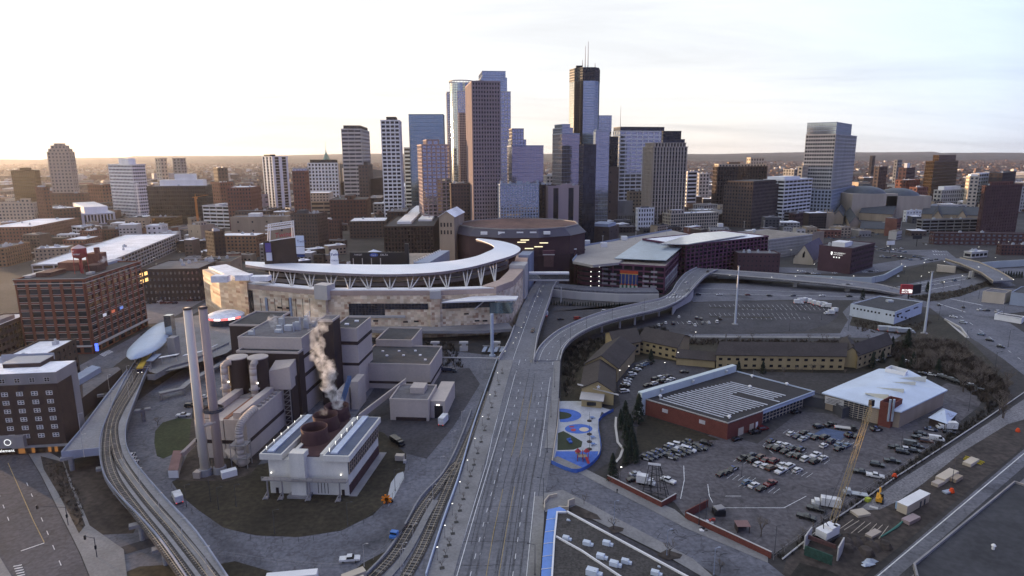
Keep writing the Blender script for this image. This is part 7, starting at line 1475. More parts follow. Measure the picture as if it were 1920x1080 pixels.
GOLD=mat('boom_gold',(.27,.20,.10),var=.15);foot=q+Vector((1.5,1.0,3));tip=atD(1634,757,214);ax=(tip-foot);Lb=ax.length;axn=ax.normalized();sx_=axn.cross(Vector((0,1,0))).normalized();sy_=axn.cross(sx_);b=MB()
for s1,s2 in((-1,-1),(1,-1),(1,1),(-1,1)):b.tube(foot+sx_*.5*s1+sy_*.5*s2,foot+axn*5+sx_*.65*s1+sy_*.65*s2,.09,.09,5);b.tube(foot+axn*5+sx_*.65*s1+sy_*.65*s2,tip-axn*4+sx_*.6*s1+sy_*.6*s2,.10,.10,5);b.tube(tip-axn*4+sx_*.6*s1+sy_*.6*s2,tip,.08,.08,5)
nseg=int(Lb/2.2)
for k in range(3,nseg-2):
 p=foot+axn*(k*2.2);e=axn*2.2
 for a_,c_ in(((-1,-1),(1,-1)),((1,-1),(1,1)),((1,1),(-1,1)),((-1,1),(-1,-1))):
  s=1 if k%2 else 0;u0=sx_*a_[0]+sy_*a_[1];u1=sx_*c_[0]+sy_*c_[1];b.tube(p+(u0 if s else u1)*.63,p+e+(u1 if s else u0)*.63,.045,.045,3)
b.build('boom',GOLD,cr);b=MB();b.box(tip-up*.8,(1.6,1.2,2.2),.4);b.build('boom_head',W['black'],cr)
b=MB();bk=q+Vector((-2,-.8,7));b.tube(q+Vector((-1.5,-.5,3.6)),bk,.12,.12,4);b.tube(q+Vector((.5,0,3.6)),bk,.12,.12,4)
for s in(-.7,.7):b.tube(bk,tip+sx_*s,.05,.05,3)
b.build('rigging',W['black'],cr)
r=empty('site_container',G(1700,950),'pale cream site container standing by the gravel lane','container');c0_,c1_=G(1690,962),G(1732,938);d=(c1_-c0_);a_=math.atan2(d.y,d.x);m_=(c0_+c1_)/2;b=MB();b.box(m_,(d.length,3.0,3.0),a_);b.build('body',W['cream'],r);b=MB();b.box(m_+up*3.0,(d.length+.2,3.2,.15),a_);b.build('roof',W['white'],r)
for k in range(2):b=MB();e=d.normalized();n_=Vector((e.y,-e.x,0));b.para(m_+e*(1+k*2.5)+n_*1.5,e*1.0,n_*.06,up*2.1);b.build('door',W['dkgrey'],r)
q=G(1684,955);b=MB();b.box(q,(1.3,1.3,2.4));thing(b,'portable_toilet',mat('wc_blue',(.25,.35,.5)),'small pale blue cabin beside the cream site container','cabin')
r=empty('telehandler',G(1645,935),'yellow telescopic loader parked beside the white pipe line','loader');q=G(1648,940);b=MB();b.box(q+up*.8,(4.5,1.8,1.1),rad(55));b.build('body',mat('plant_yellow',(.55,.27,.03)),r);b=MB();b.tube(q+Vector((-1,-2,2.0)),q+Vector((1.6,2.6,3.4)),.35,.3,6);b.build('boom',mat('plant_yellow',(.55,.27,.03)),r);b=MB();b.box(q+up*1.9+Vector((.6,-.2,0)),(1.4,1.1,1.1),rad(55));b.build('cab',GL['black'],r)
for sx in(-1.2,1.2):
 for sy in(-1.2,1.2):b=MB();c=q+Vector((sx*.55-sy*.5,sx*1.0+sy*.4,.65));b.tube(c,c+Vector((.4,-.3,0)),.65,.65,12);b.build('wheel',W['black'],r)
b=MB();q=G(1627,940);b.box(q,(1.6,1.3,1.2),.5);thing(b,'site_box',mat('lime',(.35,.40,.05)),'small lime yellow box left of the yellow loader','box')
for x0,y0,x1,y1,w_,h_,m_,nm,lab in((1762,904,1788,888,3,1.6,'cream','timber_stack','long stack of pale timber nearest the gravel lane'),(1783,903,1796,895,3,1.3,'tan','timber_stack','short tan timber stack right of the long pale one'),(1752,912,1764,906,2.2,1.2,'beige','timber_stack','small beige timber stack below the long pale one'),(1812,874,1828,864,2.6,1.2,'cream','timber_stack','pale timber stack beside the yellow beams'),(1601,966,1625,962,3.4,.8,'cream','timber_stack','flat pale sheet stack beside the crane'),(1697,982,1718,972,2.4,1.2,'pink','block_stack','stack of lilac wrapped blocks right of the green pipes'),(1630,951,1646,955,1.2,.4,'pale','concrete_slab','grey slab lying near the yellow loader'),(1770,925,1783,922,1.6,.6,'bluegrey','concrete_slab','pale grey slab lying at the verge'),(1628,1008,1646,998,2.0,.8,'beige','culvert_ring','beige half pipe lying near the dark skip')):
 a,c=G(x0,y0),G(x1,y1);d=c-a;b=MB();b.box((a+c)/2,(d.length,w_,h_),math.atan2(d.y,d.x));thing(b,nm,W[m_],lab,'stack')
yb=mat('beam_yellow',(.45,.36,.03))
for k in range(3):a,c=G(1811-k*2,857+k*2.5),G(1846-k*3,868+k*2);b=MB();b.para(a,c-a,(0,.4,0),up*.4);thing(b,'steel_beam',yb,['upper','middle','lower'][k]+' of the yellow beams lying beside the site track','beam','yellow beams')
for k in range(7):a,c=G(1570+k*13,996+k*2.5-(k%2)*4),G(1600+k*11,975+k*2);b=MB();b.para(a,c-a,(.0,.18,0),up*.18);thing(b,'steel_rod',W['cream'],'thin pale rod lying on the site ground right of the crane','rod','pale rods on the site ground')
gp=mat('pipe_green',(.06,.17,.14))
for k in range(7):a,c=G(1652+k*5,1008-k*3),G(1682+k*4,990-k*4);b=MB();b.tube(a+up*.3,c+up*.3,.22,.22,6);thing(b,'steel_pipe',gp,'green pipe in the loose heap beside the dirt mound','pipe','green pipes in a heap')
b=MB();rr=random.Random(8);q=G(1622,1025)
for k in range(14):b.lathe((q.x+rr.uniform(-6,6),q.y+rr.uniform(-4,4),0),[(rr.uniform(2,4),0),(1.5,rr.uniform(.8,1.6)),(.1,1.9)],9)
tag(b.build('dirt_mound',DIRT),'heap of brown earth beside the white crawler crane','mound',kind='stuff')
tp=empty('tarpaulin',G(1620,1060),'crumpled silvery blue plastic sheets on the ground at the bottom right','tarpaulin')
for k in range(6):q=G(1612+rr.random()*24,1048+rr.random()*20);a_=rr.random()*3;b=MB();b.v=[tuple(q+Vector((math.cos(a_+t*.9)*rr.uniform(.6,2.6),math.sin(a_+t*.9)*rr.uniform(.4,1.4),rr.uniform(.1,.6))))for t in range(7)]+[tuple(q+up*1.1)];b.f=[(t,(t+1)%7,7)for t in range(7)];b.m=[0]*7;b.build('sheet',mat('plastic',(.45,.50,.58),rough=.25),tp)
ex=empty('excavation_shoring',G(1540,1060),'shored excavation edge with red planks, green netting and pale posts','shoring')
for(x0,y0,x1,y1,z0,z1,m_,nm)in((1513,1022,1566,1042,2.2,3.4,'dkbrick','plank'),(1508,1040,1560,1060,-.1,3.0,'green','net'),(1506,1030,1520,1010,0,4.2,'pale','post'),(1568,1052,1580,1030,0,4.2,'pale','post')):
 a,c=G(x0,y0),G(x1,y1);d=(c-a);n_=Vector((d.y,-d.x,0)).normalized();b=MB();b.para(P3(a,z0),d if nm!='post' else d*.9,n_*.35,up*(z1-z0));b.build(nm,W[m_]if m_ in W else mat('net_green',(.03,.07,.055),var=.4,scale=1),ex)
surf('excavation',[(1470,1095),(1500,1055),(1560,1072),(1600,1095)],.12,mat('pit_dark',(.02,.018,.015),var=.5,scale=.6))
b=MB();P_=[G(x,y,.5)for x,y in((1467,1048),(1540,990),(1600,950),(1677,896),(1760,843),(1850,784),(1960,708))];b.path(P_,.22,6);thing(b,'pipe_line',W['pale'],'long thin white pipe line running beside the gravel lane','pipe')
for x,y in((1677,896),(1784,924),(1908,810)):q=G(x,y);b=MB();b.lathe(q,[(.7,0),(.9,.5),(.5,1.6),(.05,1.8)],7);thing(b,'safety_netting',mat('net_orange',(.6,.07,.02)),{1677:'orange netting bundle on the white pipe line',1784:'orange cone heap beside the slab on the verge',1908:'orange marker at the far right of the site'}[x],'marker')
TYRE=mat('tyre',(.015,.015,.016),var=0,rough=.8);CG=mat('car_glass',(.02,.025,.03),var=0,rough=.08,spec=.8)
HL=mat('headlamp',(.8,.8,.75),var=0,rough=.2);TL=mat('tail_lamp',(.35,.02,.02),var=0,rough=.3)
CCOL={'white':(.70,.71,.73),'silver':(.34,.36,.39),'black':(.012,.012,.014),'navy':(.025,.035,.07),'blue':(.09,.14,.22),'grey':(.09,.095,.10),'maroon':(.12,.015,.018),'brown':(.10,.05,.035),'green':(.04,.055,.05),'red':(.30,.04,.03)}
def paint(c):return mat('paint_'+c,CCOL[c],var=0,rough=.25,spec=.6)
PROF={'sedan':(4.7,1.8,[(-2.35,.35),(2.35,.35),(2.35,.72),(1.9,.88),(.9,.95),(-1.5,.98),(-2.3,.95)],[(1.0,.93),(.35,1.40),(-.95,1.42),(-1.75,.96)]),'hatchback':(4.2,1.75,[(-2.1,.35),(2.1,.35),(2.1,.75),(1.6,.92),(.9,.98),(-2.05,1.0)],[(1.05,.95),(.4,1.45),(-1.5,1.46),(-2.0,.98)]),'suv':(4.8,1.95,[(-2.4,.45),(2.4,.45),(2.4,.95),(1.9,1.1),(1.0,1.15),(-2.35,1.15)],[(1.1,1.12),(.5,1.74),(-2.05,1.78),(-2.35,1.13)]),'pickup':(5.6,2.0,[(-2.8,.5),(2.8,.5),(2.8,.98),(2.3,1.12),(1.2,1.15),(-2.8,1.15)],[(1.25,1.12),(.7,1.76),(-.7,1.78),(-.85,1.13)]),'van':(5.4,2.0,[(-2.7,.45),(2.7,.45),(2.7,1.05),(2.2,1.2),(-2.7,1.2)],[(2.1,1.18),(1.5,2.05),(-2.65,2.1),(-2.7,1.18)]),}
def extr(mb,prof,y0,y1,taper=0.0,mi=0):
 n=len(prof);i=len(mb.v)
 for y,s in((y0,1),(y1,1)):
  for x,z in prof:mb.v.append((x,y-(taper*(z-prof[0][1])if False else 0),z))
 mb.f.append(tuple(i+k for k in range(n)));mb.f.append(tuple(i+n+k for k in range(n))[::-1]);mb.m+=[mi,mi]
 for k in range(n):j=(k+1)%n;mb.f.append((i+k,i+n+k,i+n+j,i+j));mb.m.append(mi)
def cabin(mb,pr,w,mi=0,top=.80):
 n=len(pr);i=len(mb.v);z0=pr[0][1];zt=max(z for _,z in pr)
 for s in(-1,1):
  for x,z in pr:t=(z-z0)/(zt-z0);mb.v.append((x,s*w/2*(1-(1-top)*max(0,t)),z))
 mb.f.append(tuple(i+k for k in range(n)));mb.f.append(tuple(i+n+k for k in range(n))[::-1]);mb.m+=[mi]*2
 for k in range(n):j=(k+1)%n;mb.f.append((i+k,i+n+k,i+n+j,i+j));mb.m.append(mi)
def lbuild(mb,name,mats,parent):
 me=bpy.data.meshes.new(name);me.from_pydata(mb.v,[],mb.f)
 for m_ in(mats if isinstance(mats,list)else[mats]):me.materials.append(m_)
 me.polygons.foreach_set('material_index',mb.m);me.update();o=bpy.data.objects.new(name,me);COL.objects.link(o);o.parent=parent;return o
import bmesh
CARS={}
def fixn(o):
 bm=bmesh.new();bm.from_mesh(o.data);bmesh.ops.recalc_face_normals(bm,faces=bm.faces);bm.to_mesh(o.data);bm.free()
def car_proto(kind,col,police=False):
 key=(kind,col,police)
 if key in CARS:return CARS[key]
 L_,w_,lo,hi=PROF[kind];r=bpy.data.objects.new('car_'+kind if kind in('van',)else{'sedan':'sedan_car','hatchback':'hatchback_car','suv':'suv_car','pickup':'pickup_truck'}.get(kind,kind),None);COL.objects.link(r)
 if kind=='van':r.name='van'
 P=paint(col);b=MB();extr(b,lo,-w_/2,w_/2);zt=max(z for _,z in hi);xs=[x for x,z in hi if z>zt-.1]
 b.para((min(xs),-w_*.39,zt-.02),(max(xs)-min(xs),0,0),(0,w_*.78,0),(0,0,.05))
 if kind=='pickup':b.para((-2.75,-.85,1.13),(1.8,0,0),(0,1.7,0),(0,0,.03))
 if kind=='van':b.para((-2.66,-w_/2+.04,1.19),(3.2,0,0),(0,w_-.08,0),(0,0,.85))
 o=lbuild(b,'body',P,r);fixn(o);md=o.modifiers.new('b','BEVEL');md.width=.09;md.segments=2;md.limit_method='ANGLE'
 if police:b=MB();[b.para((-.95,s*(w_/2+.005)-.01,.5),(1.9,0,0),(0,.02,0),(0,0,.5))for s in(-1,1)];lbuild(b,'door',paint('white'),r);b=MB();b.para((-.35,-.6,zt+.02),(.3,0,0),(0,1.2,0),(0,0,.12));lbuild(b,'light_bar',mat('bar_blue',(.1,.15,.4),var=0),r)
 b=MB();cabin(b,hi,w_-.06);o=lbuild(b,'window_band',CG,r);fixn(o)
 for sx in(L_*.31,-L_*.31):
  for sy in(-1,1):b=MB();b.tube((sx,sy*(w_/2-.2),.34),(sx,sy*(w_/2+.02),.34),.34,.34,12);lbuild(b,'wheel',TYRE,r)
 for s in(-1,1):
  z=lo[2][1]-.22;b=MB();b.para((L_/2-.02,s*w_*.36-.17,z),(.05,0,0),(0,.34,0),(0,0,.15));lbuild(b,'headlight',HL,r);b=MB();b.para((-L_/2-.03,s*w_*.38-.15,.75),(.05,0,0),(0,.3,0),(0,0,.16));lbuild(b,'tail_light',TL,r)
 register(r);CARS[key]=r;return r
FIRST=set();LAB={}
def put_car(kind,col,P,ang,label,group,police=False):
 r=car_proto(kind,col,police);key=(kind,col,police);n=LAB.get(label,0);LAB[label]=n+1
 if key not in FIRST:FIRST.add(key);o=r;o.location=P;o.rotation_euler=(0,0,ang)
 else:o=copy_tree(r,P,ang)
 o['label']=label;o['category']={'pickup':'pickup truck','van':'van'}.get(kind,'car')
 if group:o['group']=group
 return o
ORD=['first','second','third','fourth','fifth','sixth','seventh','eighth','ninth','tenth','eleventh','twelfth','thirteenth','fourteenth','fifteenth','sixteenth','seventeenth','eighteenth','nineteenth','twentieth']
CN={'w':'white','s':'silver','k':'black','n':'navy','b':'blue','g':'grey','m':'maroon','r':'red','o':'brown','e':'green'};KN={'s':'sedan','h':'hatchback','u':'suv','p':'pickup','v':'van'}
def row(where,group,ang,items,sc_=(1,0,0),z=.05):
 rr=random.Random(len(items)+int(ang));items=sorted(items,key=lambda t:t[0])
 for i,it in enumerate(items):
  x,y,code=it[:3];x=sc_[1]+x/sc_[0];y=sc_[2]+y/sc_[0];pol='P' in code;c=CN[code[0]];k=KN[code[1]];a=rad(ang+rr.uniform(-4,4)+(it[3]if len(it)>3 else 0))
  nm={'suv':'SUV','pickup':'pickup'}.get(k,k)
  put_car(k,c,G(x,y,z),a,('%s%s %s, %s from the left in %s'%(c,' police' if pol else '',nm,ORD[i],where)),group,pol)
Z5=(4,1120,740)
g1='police cars parked in two rows by the grass'
row('the back police row by the grass',g1,-35,[(372,490,'kuP'),(407,474,'nu'),(440,460,'kuP'),(474,446,'nuP'),(508,432,'ks'),(535,418,'kuP'),(562,404,'wu'),(608,390,'wu'),(650,378,'ks'),(695,372,'kuP')],Z5)
row('the front police row by the grass',g1,-35,[(555,480,'kuP'),(612,455,'kuP'),(652,441,'ku'),(692,426,'wuP'),(732,414,'ks'),(777,410,'kuP')],Z5)
row('the group by the brick wall corner','cars outside the brick building',-35,[(815,374,'ku')],Z5)
g2='cars parked in the main car park rows'
row('the top row of the main car park',g2,35,[(1450,303,'wh'),(1500,323,'ns'),(1540,342,'ss'),(1552,292,'ks'),(1593,316,'bs'),(1637,330,'ks'),(1698,392,'wh'),(1705,330,'ku'),(1752,360,'nu'),(1808,383,'bs'),(1812,415,'ks'),(1868,390,'bs'),(1895,315,'kuP')],Z5)
row('the second row of the main car park',g2,35,[(1300,402,'ks'),(1305,356,'ksP'),(1350,416,'ku'),(1362,380,'ws'),(1405,434,'ks'),(1418,390,'wh'),(1455,460,'gs'),(1460,408,'ns'),(1508,472,'ku'),(1525,422,'kuP'),(1560,494,'wu'),(1628,512,'ku'),(1635,465,'wp'),(1690,484,'ws')],Z5)
row('the third row of the main car park',g2,35,[(1095,487,'kp'),(1160,462,'nh'),(1162,502,'ku'),(1205,532,'wh'),(1225,474,'oh'),(1258,547,'wh'),(1262,500,'ms'),(1302,562,'ou'),(1325,508,'mu'),(1375,584,'wp'),(1385,537,'ws'),(1440,548,'wu'),(1500,577,'wh')],Z5)
row('the nearest row of the main car park',g2,35,[(1118,668,'bh'),(1174,690,'ws'),(1230,714,'ks'),(1297,678,'mp')],Z5)
row('the short line by the nearest row',g2,35,[(932,604,'ks'),(972,592,'ks'),(1018,564,'ksP')],Z5)
row('the group by the brick building','cars outside the brick building',20,[(1045,342,'ks'),(1180,290,'kp'),(1240,265,'mu'),(1490,140,'ks'),(1660,250,'ku'),(1745,236,'kp')],Z5)
row('the group by the lattice frame','cars beside the lattice sign frame',15,[(268,648,'ks'),(287,604,'ss'),(530,655,'wp',120)],Z5)
row('the pair near the tall boom','trucks beside the pipe line fence',-30,[(1567,932,'kp',0),(1640,872,'kp',0)],Z5)
Z8=(5.333,1560,700)
row('the line of trucks by the fence','trucks beside the pipe line fence',-25,[(290,1003,'kp'),(430,1040,'wp'),(450,930,'ku'),(600,893,'kp'),(640,758,'kp'),(700,800,'ku'),(765,783,'wu'),(790,722,'gv'),(820,792,'ku'),(850,742,'ks'),(870,657,'kp'),(880,612,'ks'),(940,692,'ou'),(985,572,'nsP'),(1040,672,'wv'),(1170,600,'ks')],Z8)
row('the group by the pale roofed garage','cars by the pale roofed garage',15,[(180,634,'ku'),(250,645,'ks'),(440,575,'kuP'),(690,455,'ku',80)],Z8)
row('the line behind the pale roofed garage','cars curving behind the pale roofed garage',140,[(900,10,'ks'),(970,18,'ws'),(1060,35,'wu'),(1095,48,'ku'),(1130,55,'ks'),(1165,68,'ku'),(1200,78,'ks'),(1240,92,'kp'),(1275,104,'ku'),(1310,118,'ks'),(1360,130,'wu'),(1400,148,'ku'),(1430,166,'ks'),(1465,182,'gu')],Z8)
Z6=(6,1060,600)
row('the curved line in the lodge car park','cars in the lodge car park',10,[(665,815,'wu'),(670,760,'ku'),(676,736,'ws'),(690,708,'wh'),(700,682,'ss'),(720,650,'ks'),(750,622,'wu'),(775,590,'ku'),(805,566,'ws'),(830,545,'ku'),(862,522,'bs'),(895,506,'bs'),(930,500,'ku')],Z6)
row('the angled block in the lodge car park','cars in the lodge car park',30,[(925,745,'ks'),(1000,724,'wh'),(1015,680,'ku'),(1060,700,'ks'),(1072,662,'wu'),(1105,702,'ku'),(1112,648,'ks'),(1150,700,'ss'),(1155,642,'ks'),(1190,676,'ws')],Z6)
row('the strip before the lodges','cars in the lodge car park',0,[(1283,699,'ks'),(1625,680,'ws'),(1632,678,'ks'),(1640,677,'wu'),(1650,674,'ws'),(1663,669,'ss'),(1698,680,'wu')],(1,0,0))
row('the far striped car park','cars in the striped car park',80,[(1235,611,'ws'),(1240,609,'ks'),(1248,607,'wh'),(1262,608,'ku'),(1273,596,'wh'),(1292,607,'wu'),(1303,611,'ws'),(1306,598,'ku'),(1314,599,'ks'),(1317,607,'gs'),(1329,606,'ws'),(1344,605,'wu'),(1350,599,'kp')],(1,0,0))
row('the lot under the curving ramp','cars in the lot under the ramp',10,[(1051,600,'ks'),(1072,573,'ks'),(1083,599,'rv'),(1134,585,'wu'),(1160,581,'ws')],(1,0,0))
row('the right intersection','traffic at the right intersection',60,[(1684,519,'ws'),(1760,573,'ks'),(1736,459,'ws'),(1806,577,'ks'),(1838,582,'ws',-50),(1850,583,'gs',-50),(1872,586,'wu',-50)],(1,0,0),.15)
row('the lot beside the plum school','cars beside the plum school',0,[(1505,510,'ws'),(1514,513,'ks'),(1526,514,'ws'),(1533,514,'ss'),(1565,513,'ws'),(1622,511,'ws'),(1632,510,'ks'),(1642,509,'ws')],(1,0,0),.15)
row('the drive beside the power plant','vehicles beside the power plant',5,[(344,781,'wp'),(357,763,'ku'),(372,752,'ks'),(384,746,'ws')],(1,0,0),.1)
row('the row beside the tram viaduct','small vans beside the tram viaduct',100,[(247,856,'wh'),(249,864,'wh'),(252,871,'ws')],(1,0,0),.1)
row('the yard road',None,8,[(656,1052,'wp')],(1,0,0),.1)
c_=put_car('suv','brown',G(999,622,zr(622)+.1),rad(-100),'lone dark SUV with headlights on driving down the main road',None)
b=MB();
for k,(x,y)in enumerate(((1090,660),(1289,545),(1287,531),(1327,510))):put_car('sedan',['white','silver','white','black'][k],G(x if k else 1265,y if k else 553,8.1),rad(60),['white sedan waiting at the top of the curving ramp','silver sedan on the street beside the plum parking ramp','white sedan crossing at the ramp junction','black sedan far up the street beside the plum parking ramp'][k],None)
def truck(name,label,P,ang,boxc,cabc,L_=7.5,hb=2.6,w_=2.3,box=True,trailer=False):
 r=empty(name,P,label,'truck');r.rotation_euler=(0,0,ang);b=MB()
 b.para((L_/2-2.0,-w_/2,.5),(1.5,0,0),(0,w_,0),(0,0,1.7));b.para((L_/2-.6,-w_/2+.1,.5),(.9,0,0),(0,w_-.2,0),(0,0,.85));o=lbuild(b,'cab',cabc,r);o.modifiers.new('b','BEVEL').width=.1
 b=MB();b.para((L_/2-.52,-w_/2+.15,1.4),(.06,0,0),(0,w_-.3,0),(0,0,.65));lbuild(b,'windscreen',CG,r)
 if box:b=MB();b.para((-L_/2,-w_/2-.05,.8),(L_-2.3,0,0),(0,w_+.1,0),(0,0,hb));lbuild(b,'cargo_box',boxc,r)
 else:b=MB();b.para((-L_/2,-w_/2,.9),(L_-2.2,0,0),(0,w_,0),(0,0,.25));lbuild(b,'flat_bed',boxc,r)
 for sx in(L_/2-1.2,-L_/2+1.3,-L_/2+2.4):
  for sy in(-1,1):b=MB();b.tube((sx,sy*(w_/2-.3),.45),(sx,sy*(w_/2+.02),.45),.45,.45,12);lbuild(b,'wheel',TYRE,r)
 for s in(-1,1):b=MB();b.para((-L_/2-.05,s*.9-.12,.7),(.05,0,0),(0,.25,0),(0,0,.2));lbuild(b,'tail_light',mat('tail_lit',(1,.05,.03),emit=.8,var=0),r)
 return r
PW_=paint('white')
truck('box_truck','white box truck parked by the far corner of the main car park',G(1549,950),rad(160),PW_,PW_,8)
truck('box_truck','white panel van truck standing left of the lattice sign frame',G(1210,908),rad(-20),PW_,PW_,6)
truck('box_truck','white topped bus-like truck on the drive below the tram viaduct',G(333,938),rad(128),PW_,PW_,7,2.2)
truck('refuse_truck','white box truck with red lights leaving the truck hall',G(833,793),rad(75),PW_,paint('grey'),8,2.9)
truck('box_truck','white box trailer in the line of parked trucks by the shed',G(1775,805),rad(170),PW_,PW_,7)
truck('tow_truck','silver flatbed truck parked at the foot of the crane boom',G(1604,930),rad(160),paint('silver'),paint('silver'),7,box=False)
truck('dump_truck','black dump truck parked on the grass corner behind the cooling building',G(745,832),rad(-50),paint('black'),paint('black'),8,1.6)
truck('tanker_truck','blue dump truck standing beside the low plant hall',G(842,697),rad(-15),paint('navy'),paint('grey'),8,1.6)
truck('delivery_truck','white delivery truck parked under the main road wall',G(1024,592),rad(80),PW_,PW_,7)
r=truck('lorry','bright blue lorry cab with an empty flat trailer on the yard road',G(746,1000),rad(-105),W['dkgrey'],mat('cab_blue',(.05,.16,.45),var=0,rough=.3),7,box=False)
for k,(x,y)in enumerate(((1497,570),(1503,567),(1510,566),(1518,568),(1525,571),(1533,573),(1541,574),(1549,577),(1555,590),(1562,586))):truck('truck','white truck, '+ORD[k]+' from the left at the right end of the striped car park',G(x,y),rad(-10+k*23),PW_,PW_,6.5)
truck('flatbed_trailer','low pale flatbed trailer behind the dark cars by the garage',G(1585,806),rad(-20),W['pale'],paint('black'),8,box=False)
for k,(x0,y0)in enumerate(((1662,621),(1680,623),(1698,625))):truck('bus',['left','middle','right'][k]+' of the pale buses parked nose to tail above the lodge roof',G(x0,y0),rad(-8),paint('silver'),paint('silver'),10)
BARK=mat('bark',(.085,.068,.055),var=.3,scale=2);TWIG=mat('twigs',(.15,.125,.105),var=.3,scale=1.2);NEED=mat('needles',(.014,.022,.014),var=.5,scale=.8,fine=.4,fscale=3)
def bare_tree(seed,h=9.0,dense=1.0):
 rs=random.Random(seed);r=bpy.data.objects.new('bare_tree',None);COL.objects.link(r);tb=MB();cbk=MB()
 def grow(p,d,L_,rd,lv):
  e=p+d*L_;(tb if lv<2 else cbk).tube(p,e,rd,rd*.62,5 if lv<2 else 3,cap=False)
  if lv>=5:return
  for k in range(rs.choice((2,3))if lv else 4):
   a=Vector((rs.uniform(-1,1),rs.uniform(-1,1),rs.uniform(-.1,.6))).normalized();nd=(d*(.95 if lv<2 else .7)+a*rs.uniform(.45,.8)).normalized();t=rs.uniform(.55,1.0)if lv else rs.uniform(.75,1)
   grow(p+d*L_*t,nd,L_*rs.uniform(.62,.85),rd*.64,lv+1)
 grow(Vector((0,0,0)),Vector((rs.uniform(-.08,.08),rs.uniform(-.08,.08),1)).normalized(),h*.30,h*.022,0)
 lbuild(tb,'trunk',BARK,r);lbuild(cbk,'crown',TWIG,r);register(r);return r
def conifer(seed,h=11.0):
 rs=random.Random(seed);r=bpy.data.objects.new('conifer',None);COL.objects.link(r);tb=MB();tb.tube((0,0,0),(0,0,h*.9),h*.022,h*.006,6);lbuild(tb,'trunk',BARK,r);b=MB()
 for k in range(820):
  t=rs.random()**.75;z=h*(.06+.94*t);R0=h*(.26 if int(t*9)%2 else .19)*(1-t)**.85+.12;a=rs.random()*6.283;q=R0*(.35+.65*math.sqrt(rs.random()))*rs.uniform(.8,1.2);c=Vector((math.cos(a)*q,math.sin(a)*q,z-q*.25));s=h*.032*rs.uniform(.7,1.5)
  o_=Vector((math.cos(a),math.sin(a),-.5)).normalized()*s*1.5;w_=Vector((-math.sin(a),math.cos(a),0))*s*.7;b.face([c-w_,c+o_,c+w_+Vector((0,0,s*.3)),c+Vector((0,0,s*.9))])
 lbuild(b,'crown',NEED,r);register(r);return r
BT=[bare_tree(k,9)for k in(11,23,37,41)];CF=[conifer(3),conifer(8,9.5)];usedT=set()
def plant(protos,x,y,s,label,group=None,z=0.05,cat='tree',jr=random.Random(77)):
 p=protos[jr.randrange(len(protos))];P=G(x,y,z)
 if p.name not in usedT:usedT.add(p.name);o=p;o.location=P;o.rotation_euler=(0,0,jr.random()*6)
 else:o=copy_tree(p,P,jr.random()*6)
 o.scale=(s*jr.uniform(.9,1.15),s*jr.uniform(.9,1.15),s);o['label']=label;o['category']=cat
 if group:o['group']=group
 elif 'group' in o:del o['group']
 return o
for k,(x,y,s)in enumerate(((1163,790,.8),(1172,782,.95),(1165,805,.9),(1176,800,1.0),(1180,815,1.1),(1172,822,1.0),(1184,832,1.1),(1176,842,1.0),(1188,850,1.0),(1180,860,1.05),(1173,870,.9),(1192,868,.8))):plant(CF,x,y,s*.72,'dark evergreen in the dense hedge row between the drive and the police cars','evergreen hedge row by the drive')
plant(CF,1196,792,1.15,'tall dark evergreen at the corner of the white and brick building');plant(CF,1148,898,1.0,'lone dark evergreen at the corner above the side street');plant(BT,1160,896,.6,'small bare tree beside the lone evergreen at the side street')
plant(CF,1617,562,.9,'dark evergreen standing behind the white warehouse');plant(CF,1738,548,.8,'dark evergreen beside the red billboard')
for k,(x,y,s)in enumerate(((1384,700,.7),(1430,700,.6),(1635,690,.8),(1653,680,.7),(1689,700,.9),(1700,655,1.1),(1672,655,.8),(1710,690,.8),(1757,705,.8),(1220,680,.7))):plant(CF,x,y,s,ORD[k]+' from the left of the dark evergreens scattered round the lodge wings' if False else 'dark evergreen standing near the lodge wings','evergreens round the lodge')
for k in range(42):plant(CF,1034+k*4.9,572+k*.16,.32,'small columnar evergreen in the row below the pale retaining wall','small evergreens below the retaining wall')
for k in range(8):plant(CF,1880+k*5,519+k*.4,.55,'dark evergreen in the clump right of the short overpass','evergreen clump by the overpass')
rr=random.Random(31)
for k in range(84):
 x=rr.uniform(1705,1890);y=640+rr.random()*100
 if y<640+(x-1780)*.7:y+=(x-1780)*.75
 if x<1790 and y>712:y-=40
 plant(BT,x,y,rr.uniform(.75,1.25),'bare brown tree in the wooded hollow right of the pale metal roof','bare trees in the wooded hollow')
for k in range(16):plant(BT,1060+rr.random()*90*(1 if k<8 else .3),(648+rr.random()*24)if k<8 else(690+rr.random()*60),rr.uniform(.4,.7),'bare shrub on the bank under the curving ramp','bare shrubs under the ramp')
for k in range(14):plant(BT,1220+rr.random()*420,634+rr.random()*8,rr.uniform(.4,.7),'small bare tree in the strip behind the lodge roofs','bare trees behind the lodge')
for k in range(10):plant(BT,1350+rr.random()*240,696+rr.random()*10,rr.uniform(.35,.6),'small bare tree in front of the long lodge wing','bare trees before the long lodge wing')
for k in range(30):t=k/30;plant(BT,1450+t*440+rr.uniform(-4,4),1045-t*305+rr.uniform(-4,3),rr.uniform(.2,.38),'low bare shrub in the hedge line beside the white pipe line','shrubs along the pipe line',cat='shrub')
plant(BT,1427,1006,.95,'broad bare tree standing inside the street brick wall');plant(BT,1255,1042,.7,'bare tree in the planting bed at the bottom centre');plant(BT,1150,992,.6,'bare tree in the small bed above the gravel roof');plant(BT,1095,946,.55,'bare tree beside the cream stair wall');plant(BT,1350,1074,.6,'bare tree at the bottom edge beside the side street')
plant(BT,1772,795,.8,'reddish bare tree overhanging the small pyramid-roofed shed');plant(BT,296,798,.6,'small bare tree at the tip of the round lawn');plant(BT,1470,800-95,.7,'bare tree behind the link building');plant(BT,1523,700,.8,'pale bare tree right of the long lodge wing')
